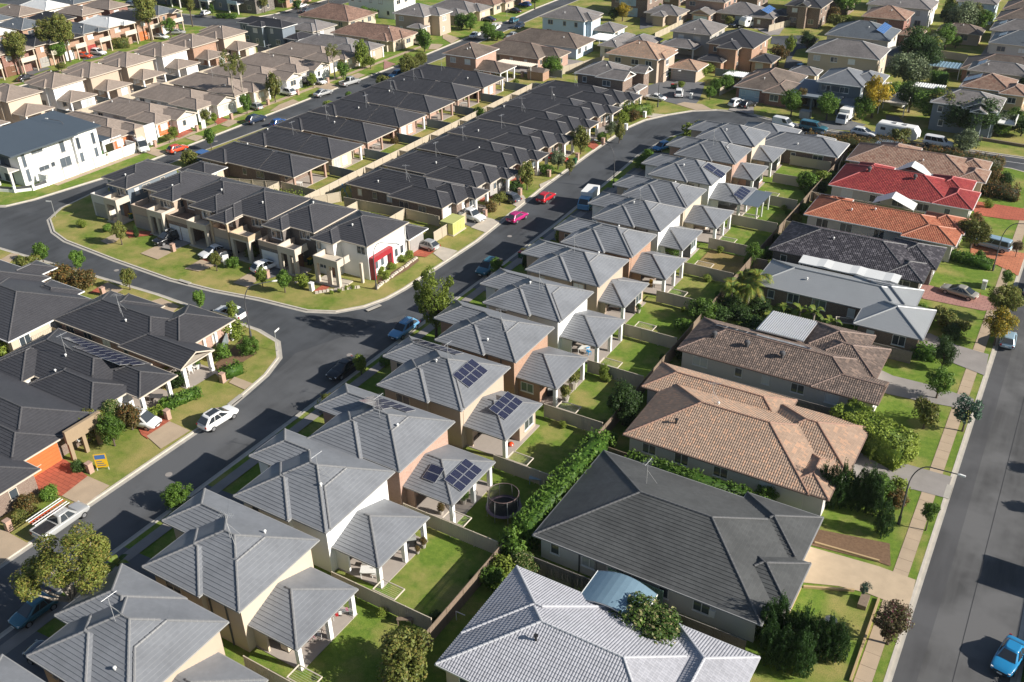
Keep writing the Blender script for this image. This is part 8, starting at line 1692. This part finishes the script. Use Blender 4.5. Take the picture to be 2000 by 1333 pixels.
for k, (p_, kd, h_, r_, n_) in enumerate((([(-217.0, 134.0)], 'big_olive', 11, 3.0, 'tall narrow tree at the far left by the balcony house'), ([(-219.4, 144.7)], 'big_olive', 11.5, 3.4, 'tall street tree in the far left group, left of the pair'), ([(-217.1, 147.4)], 'big_olive', 12.5, 3.4, 'tall street tree in the far left group, right of the pair'), ([(-217.3, 145.1)], 'big', 6, 2.8, 'lower bushy tree between the tall far left pair'), ([(-210.1, 139.7)], 'bush_olive', 2.6, 1.6, 'low bush below the far left tree group'), ([(-216.4, 172.1)], 'big_olive', 13.5, 3.6, 'tall broad gum tree in front of the brick houses'), ([(-213.4, 176.2)], 'big', 5.6, 2.4, 'round tree beside the white sedan at the far left'), ([(-218.8, 188.7)], 'big_olive', 12, 2.4, 'tall slim tree on the far corner lawn'), ([(-256.9, 192.7)], 'big_olive', 7, 2.8, 'bushy tree on the street at the top left'), ([(-278.3, 190.9)], 'big', 6, 3.4, 'leafy mass at the very top left, left part'), ([(-271.4, 193.2)], 'big', 6, 3.4, 'leafy mass at the very top left, right part'), ([(-252.2, 199.4)], 'big_olive', 7, 3.0, 'tree above the white four-wheel drive at the top left'), ([(-247.6, 205.0)], 'big', 7, 2.6, 'tree in front of the slate walled house at the top left'), ([(-213.1, 211.3)], 'big_olive', 5.5, 1.8, 'conifer-like tree beside the cream porch house'), ([(-212.9, 218.8)], 'big', 5, 2.6, 'bushy tree behind the cream porch house'), ([(-204.1, 215.7)], 'street', 4, 1.7, 'small round tree at the top street kerb'), ([(-204.4, 229.6)], 'big', 5, 2.4, 'leafy tree behind the reddish roof'), ([(-222.3, 199.6)], 'street', 4, .9, 'slim dark tree before the dark two-storey houses'))):
    tree(p_[0][0], p_[0][1], kd, h_, r_, n_, cb=h_ * .3, limbs=5)
hedge(([(-218.8, 161.8)])[0], ([(-215.8, 164.2)])[0], 2.2, 2.4, 'leaf_olive', 'clipped hedge in front of the glazed balcony house'); hedge(([(-221.1, 200.2)])[0], ([(-215.8, 202.3)])[0], 1.4, 1.2, 'leaf_green', 'low hedge before the dark two-storey houses')
# top centre and top right
for k, (p_, kd, h_, r_, n_) in enumerate((([(-178.7, 214.5)], 'big', 4.6, 2.8, 'leafy tree beside the rusty brown roof'), ([(-176.2, 215.8)], 'big', 4, 2.4, 'second leafy tree beside the rusty brown roof'), ([(-146.9, 220.4)], 'big', 4.8, 2.6, 'bushy green tree in front of the stepped hip house'), ([(-136.9, 213.4)], 'big', 4.8, 2.4, 'round tree at the right of the upper left street'), ([(-134.3, 213.8)], 'bush', 2.6, 2.2, 'low spreading bush by the yellow-lidded kerb bin'), ([(-149.5, 219.9)], 'bush_dark', 4.4, 2.4, 'dark clipped bush before the stepped hip house'), ([(-144.7, 251.5)], 'big', 6.5, 2.6, 'green street tree at the top of the left street'), ([(-105.2, 191.6)], 'big', 4.6, 2.8, 'clipped bushy tree behind the last dark houses'), ([(-115.0, 248.3)], 'gold', 5.2, 2.3, 'bright yellow-green round tree by the pale blue house'), ([(-117.4, 248.0)], 'bush_dark', 3.6, 1.8, 'dark bush beside the yellow-green tree'), ([(-108.5, 259.3)], 'bush_lime', 3.4, 1.2, 'lime shrub at the cream wall by the lawn'), ([(-93.7, 261.8)], 'bush_dark', 4, 1.8, 'dark bush between the garage and the solar house'), ([(-87.3, 256.6)], 'bush_olive', 3, 1.6, 'bush beside the white box trailer'), ([(-71.3, 219.8)], 'bush_lime', 2.8, 1.6, 'lime shrub beside the orange brick house'),
      ([(-68.0, 195.0)], 'round_green', 3.6, 1.5, 'clipped ball tree on the lawn edge'), ([(-67.5, 190.7)], 'round_green', 3.0, 1.5, 'lower clipped ball bush on the lawn edge'), ([(-66.4, 197.0)], 'round_green', 4.2, 2.0, 'clipped round tree beside the pale blue garage'), ([(-67.7, 204.6)], 'bush_dark', 3, 2.2, 'dark shrubbery under the white awning'), ([(-75.2, 205.7)], 'bush_lime', 2.6, 1.5, 'lime shrub beside the orange roofed garage'), ([(-75.0, 209.0)], 'bush_lime', 2.6, 1.5, 'lime shrub behind the orange roofed garage'), ([(-81.9, 200.9)], 'bush', 2.8, 1.4, 'green shrub at the cream house front'), ([(-82.9, 199.8)], 'bush_lime', 2.4, 1.3, 'lime shrub at the cream house corner'), ([(-75.8, 195.0)], 'bush_lime', 1.8, 1.1, 'yellow shrub in the paved court island'),
      ([(-49.3, 187.4)], 'big', 5.6, 2.3, 'dense green round tree before the brown brick house'), ([(-42.5, 188.0)], 'big', 5.8, 2.7, 'dense green round tree in the middle of the cross road verge'), ([(-49.3, 193.5)], 'bush_rust', 4.6, 1.4, 'rusty slim tree between the round trees'), ([(-52.9, 199.1)], 'bush_olive', 3, 1.8, 'olive bush behind the first round tree'), ([(-46.3, 198.2)], 'bush_rust', 3.6, 1.6, 'rusty bush behind the second round tree'), ([(-35.2, 193.9)], 'gold', 8.6, 3.3, 'large tree turning golden yellow before the slate house'), ([(-37.0, 191.9)], 'big', 5.0, 2.6, 'green shrubby tree under the golden tree'), ([(-34.0, 206.9)], 'bush', 3.6, 2.4, 'green bush behind the golden tree'),
      ([(-54.5, 227.1)], 'bush_rust', 5.0, 2.4, 'bronze tree beside the shaded lane'), ([(-51.6, 220.1)], 'bush_lime', 3, 1.6, 'lime bush below the bronze tree'), ([(-63.2, 222.6)], 'bush_rust', 5.2, 2.7, 'bronze bushy tree in front of the orange brick house'), ([(-63.5, 232.3)], 'street_lime', 5.2, 1.3, 'slim clipped lime tree by the lane'), ([(-60.9, 238.0)], 'big_dark', 5.2, 2.6, 'dark tree at the corner of the cream two-storey house'), ([(-62.0, 277.6)], 'big', 9.5, 4.6, 'large green tree beside the grey gabled house'), ([(-60.8, 265.5)], 'bush_olive', 4.4, 2.8, 'flowering bush below the large green tree'), ([(-58.7, 266.5)], 'bush_lime', 3.6, 2.2, 'lime bush below the large green tree'), ([(-63.8, 272.0)], 'bush_rust', 4.6, 2, 'rusty bush left of the large green tree'))):
    tree(p_[0][0], p_[0][1], kd, h_, r_, n_, cb=h_ * .22 if h_ > 5 else .3, limbs=4)
for k, (p_, kd, h_, r_, n_) in enumerate((([(-34.3, 293.3)], 'big_dark', 9.5, 3.6, 'tall dark tree in the upper right gardens'), ([(-31.7, 271.7)], 'bush_grey', 9, 4.2, 'large grey-green tree in the upper right gardens'), ([(-34.9, 275.0)], 'big_dark', 7, 3.6, 'dark tree left of the grey-green tree'), ([(-28.0, 280.3)], 'big', 5.4, 3.2, 'leafy green tree beside the pale shed path'), ([(-30.5, 280.7)], 'big_olive', 7, 2.8, 'olive tree behind the grey-green tree'), ([(-32.4, 255.6)], 'big', 6.4, 2.8, 'bright leafy tree by the grey fence'), ([(-34.2, 251.6)], 'bush_grey', 4.6, 2.4, 'pale flowering bush by the grey fence'), ([(-39.4, 264.5)], 'bush_lime', 3, 2, 'lime shrub below the orange hip roof'), ([(-35.3, 234.4)], 'big_dark', 9.5, 4.6, 'massive dark tree behind the cream two-storey house'), ([(-32.5, 231.9)], 'big_dark', 7.5, 3.4, 'dark tree next to the massive one'), ([(-34.4, 218.6)], 'bush_grey', 7.6, 4.4, 'pale grey-green tree beside the slate house'), ([(-32.0, 218.7)], 'bush_grey', 6.6, 3.2, 'second pale grey-green tree beside the slate house'), ([(-30.4, 258.1)], 'big', 3, 2, 'shrub beside the dark blue shed'), ([(-38.2, 292.3)], 'bush_lime', 5, 1.8, 'lime palm-like shrub at the top right'),
      ([(-29.6, 200.8)], 'big_dark', 6.4, 3.2, 'dark tree behind the caravan'), ([(-24.6, 195.6)], 'big', 7.2, 4.4, 'leafy tree above the caravan, left of three'), ([(-21.7, 195.2)], 'big_olive', 7.6, 4.6, 'leafy tree above the white pickup, middle of three'), ([(-16.5, 191.6)], 'big_dark', 7.4, 4.8, 'broad dark tree before the pale gabled house'), ([(-18.8, 192.2)], 'big_dark', 6, 3.8, 'dark tree behind the white pickup'), ([(-11.2, 196.3)], 'bush_grey', 4, 2.6, 'grey-green shrub on the bank at the right'), ([(-10.4, 198.5)], 'big', 4.6, 2.2, 'leafy shrub by the white balcony'), ([(-8.6, 195.8)], 'bush_dark', 4, 2.4, 'dark shrub at the right edge of the lawn'), ([(-12.3, 193.9)], 'bush', 3, 1.8, 'low leafy shrub on the bank'), ([(-10.1, 216.3)], 'big_dark', 7, 3, 'dark tree at the right edge beside the golden house'), ([(-34.4, 208.9)], 'bush_lime', 3.6, 2.6, 'lime shrubbery beside the golden tree'))):
    tree(p_[0][0], p_[0][1], kd, h_, r_, n_, cb=h_ * .15, limbs=4)
hedge(([(-29.8, 223.4)])[0], ([(-26.7, 224.4)])[0], 3, 2.6, 'leaf_green', 'long hedge beside the pale ribbed shed', rag=.3); palm(-33.0, 241.0, 5.0, 3.0, 'pale fronded palm in the upper right gardens', 14)
b = MB(); b.box(-6, -.2, 0, 6, .2, .5); single('garden_edging', b.mesh('garden_edging', 'timber'), 'long dark sleeper edging on the wide lawn at the right', 'edging', (*([(-13.0, 190.0)])[0], 0), R(-4))
tree(9.2, 90.5, 'big', 3.6, 1.1, 'street tree beyond the right edge of the picture', cb=1.5); tree(9.4, 84.2, 'street', 3.3, 1.0, 'slim street tree beyond the right edge', cb=1.5); hedge((7.6, 55), (7.6, 64), 1, 1, 'leaf_dark', 'dark hedge at the lower right corner', rag=.2)

for k, (x, y) in enumerate(((-32.6, 103), (-30.4, 104.6), (-28.4, 102.6), (-32.4, 106.4), (-29, 107.4), (-25.2, 105.8))): shrub(x, y, 'bush_dark', 1.7, 'dark understorey shrub %s' % ['nearest the back fence under the palms', 'in the middle under the palms', 'beside the ribbed pergola under the palms', 'at the corner of the back fence under the palms', 'against the metal roof under the palms', 'among the banana plants'][k], 2.0, group='dark understorey under the palms')

# small things that gather in the gardens and on the road
gr = random.Random(5)
for i in range(1, 14):
    y0, y1 = FY[i - 1] + .6, FY[i] - .6
    for k, (kd, where) in enumerate((('bush', 'at the back fence'), ('bush_lime', 'by the far side fence'), ('bush_dark', 'at the near corner of the back fence'))):
        if gr.random() < .25: continue
        x = -34.9 if k != 1 else gr.uniform(-39.5, -36); yy = y1 - gr.uniform(1.5, 4) if k == 0 else y1 if k == 1 else y0 + .5
        shrub(x, yy, kd, gr.uniform(.4, .75), 'small garden shrub %s of the %s grey house' % (where, ORD[i - 1]), group='small shrubs in the grey row gardens')
for x, y, n_ in ((-68.2, 73.4, 'at the junction of the two streets'), (-69.4, 46.5, 'in the lower main street'), (-69.0, 112, 'in the main street beside the shaded cars'), (-112, 75, 'in the middle of the cross road'), (-140.9, 122, 'in the left street')):
    b = MB(); b.tube([(0, 0, 0), (0, 0, .02)], .36, 14); single('manhole_cover', b.mesh('manhole_cover', 'concrete_grey'), 'round manhole cover %s' % n_, 'manhole cover', (x, y, ROADZ + .005))
for x, y, rz, n_ in ((-72.75, 84, 74, 'at the curved corner by the white town house'), (-64.75, 60, 90, 'at the shaded right kerb of the main street'), (-73.0, 59.4, 96, 'at the curved corner lawn'), (-1.75, 82, 90, 'at the right road kerb'), (-100.5, 77.05, 0, 'on the cross road by the town house drives')):
    root = thing('storm_drain', 'concrete storm drain inlet with dark slot %s' % n_, 'drain', (x, y, 0), R(rz)); b = MB(); b.box(-1.1, -.18, .015, 1.1, .35, .06); add('lintel', b.mesh('lintel', 'kerb_gutter'), root); b = MB(); b.box(-.9, -.2, ROADZ, .9, -.185, .01); b.box(-.9, .19, ROADZ, .9, .205, .01); add('slot', b.mesh('slot', 'black_plastic'), root)

for k, (y, kd, n_) in enumerate(((59, 'bush_dark', 'charcoal'), (72.5, 'bush', 'tan'), (77, 'bush_dark', 'tan terracotta'), (92, 'bush_dark', 'brown'), (111, 'bush', 'grey metal'), (115, 'bush_dark', 'smooth metal'), (123, 'bush', 'purple-grey'), (128, 'bush_dark', 'dark purple-grey'), (137, 'bush_olive', 'orange'), (141, 'bush', 'mottled orange'), (151, 'bush_dark', 'red'), (157, 'bush', 'bright red'), (163, 'bush_olive', 'pinkish tan'))):
    shrub(-33.1, y, kd, .95, 'shrub in the narrow strip between the back fence and the %s roof' % n_, 1.9, group='shrubs in the strip behind the long back fence')


# ------------------------------------------------------------------ the thin morning air
b = MB(); b.box(-700, -300, -1.7, 500, 900, 75)
hm = bpy.data.materials.new('haze'); hm.use_nodes = True; hn = hm.node_tree.nodes; hn.clear()
ho = hn.new('ShaderNodeOutputMaterial'); hv = hn.new('ShaderNodeVolumePrincipled'); hv.inputs['Color'].default_value = (.86, .92, 1, 1); hv.inputs['Density'].default_value = .00006; hv.inputs['Anisotropy'].default_value = .2
hm.node_tree.links.new(hv.outputs[0], ho.inputs['Volume']); M['haze'] = hm
add('haze', b.mesh('haze', 'haze'), kind='stuff')
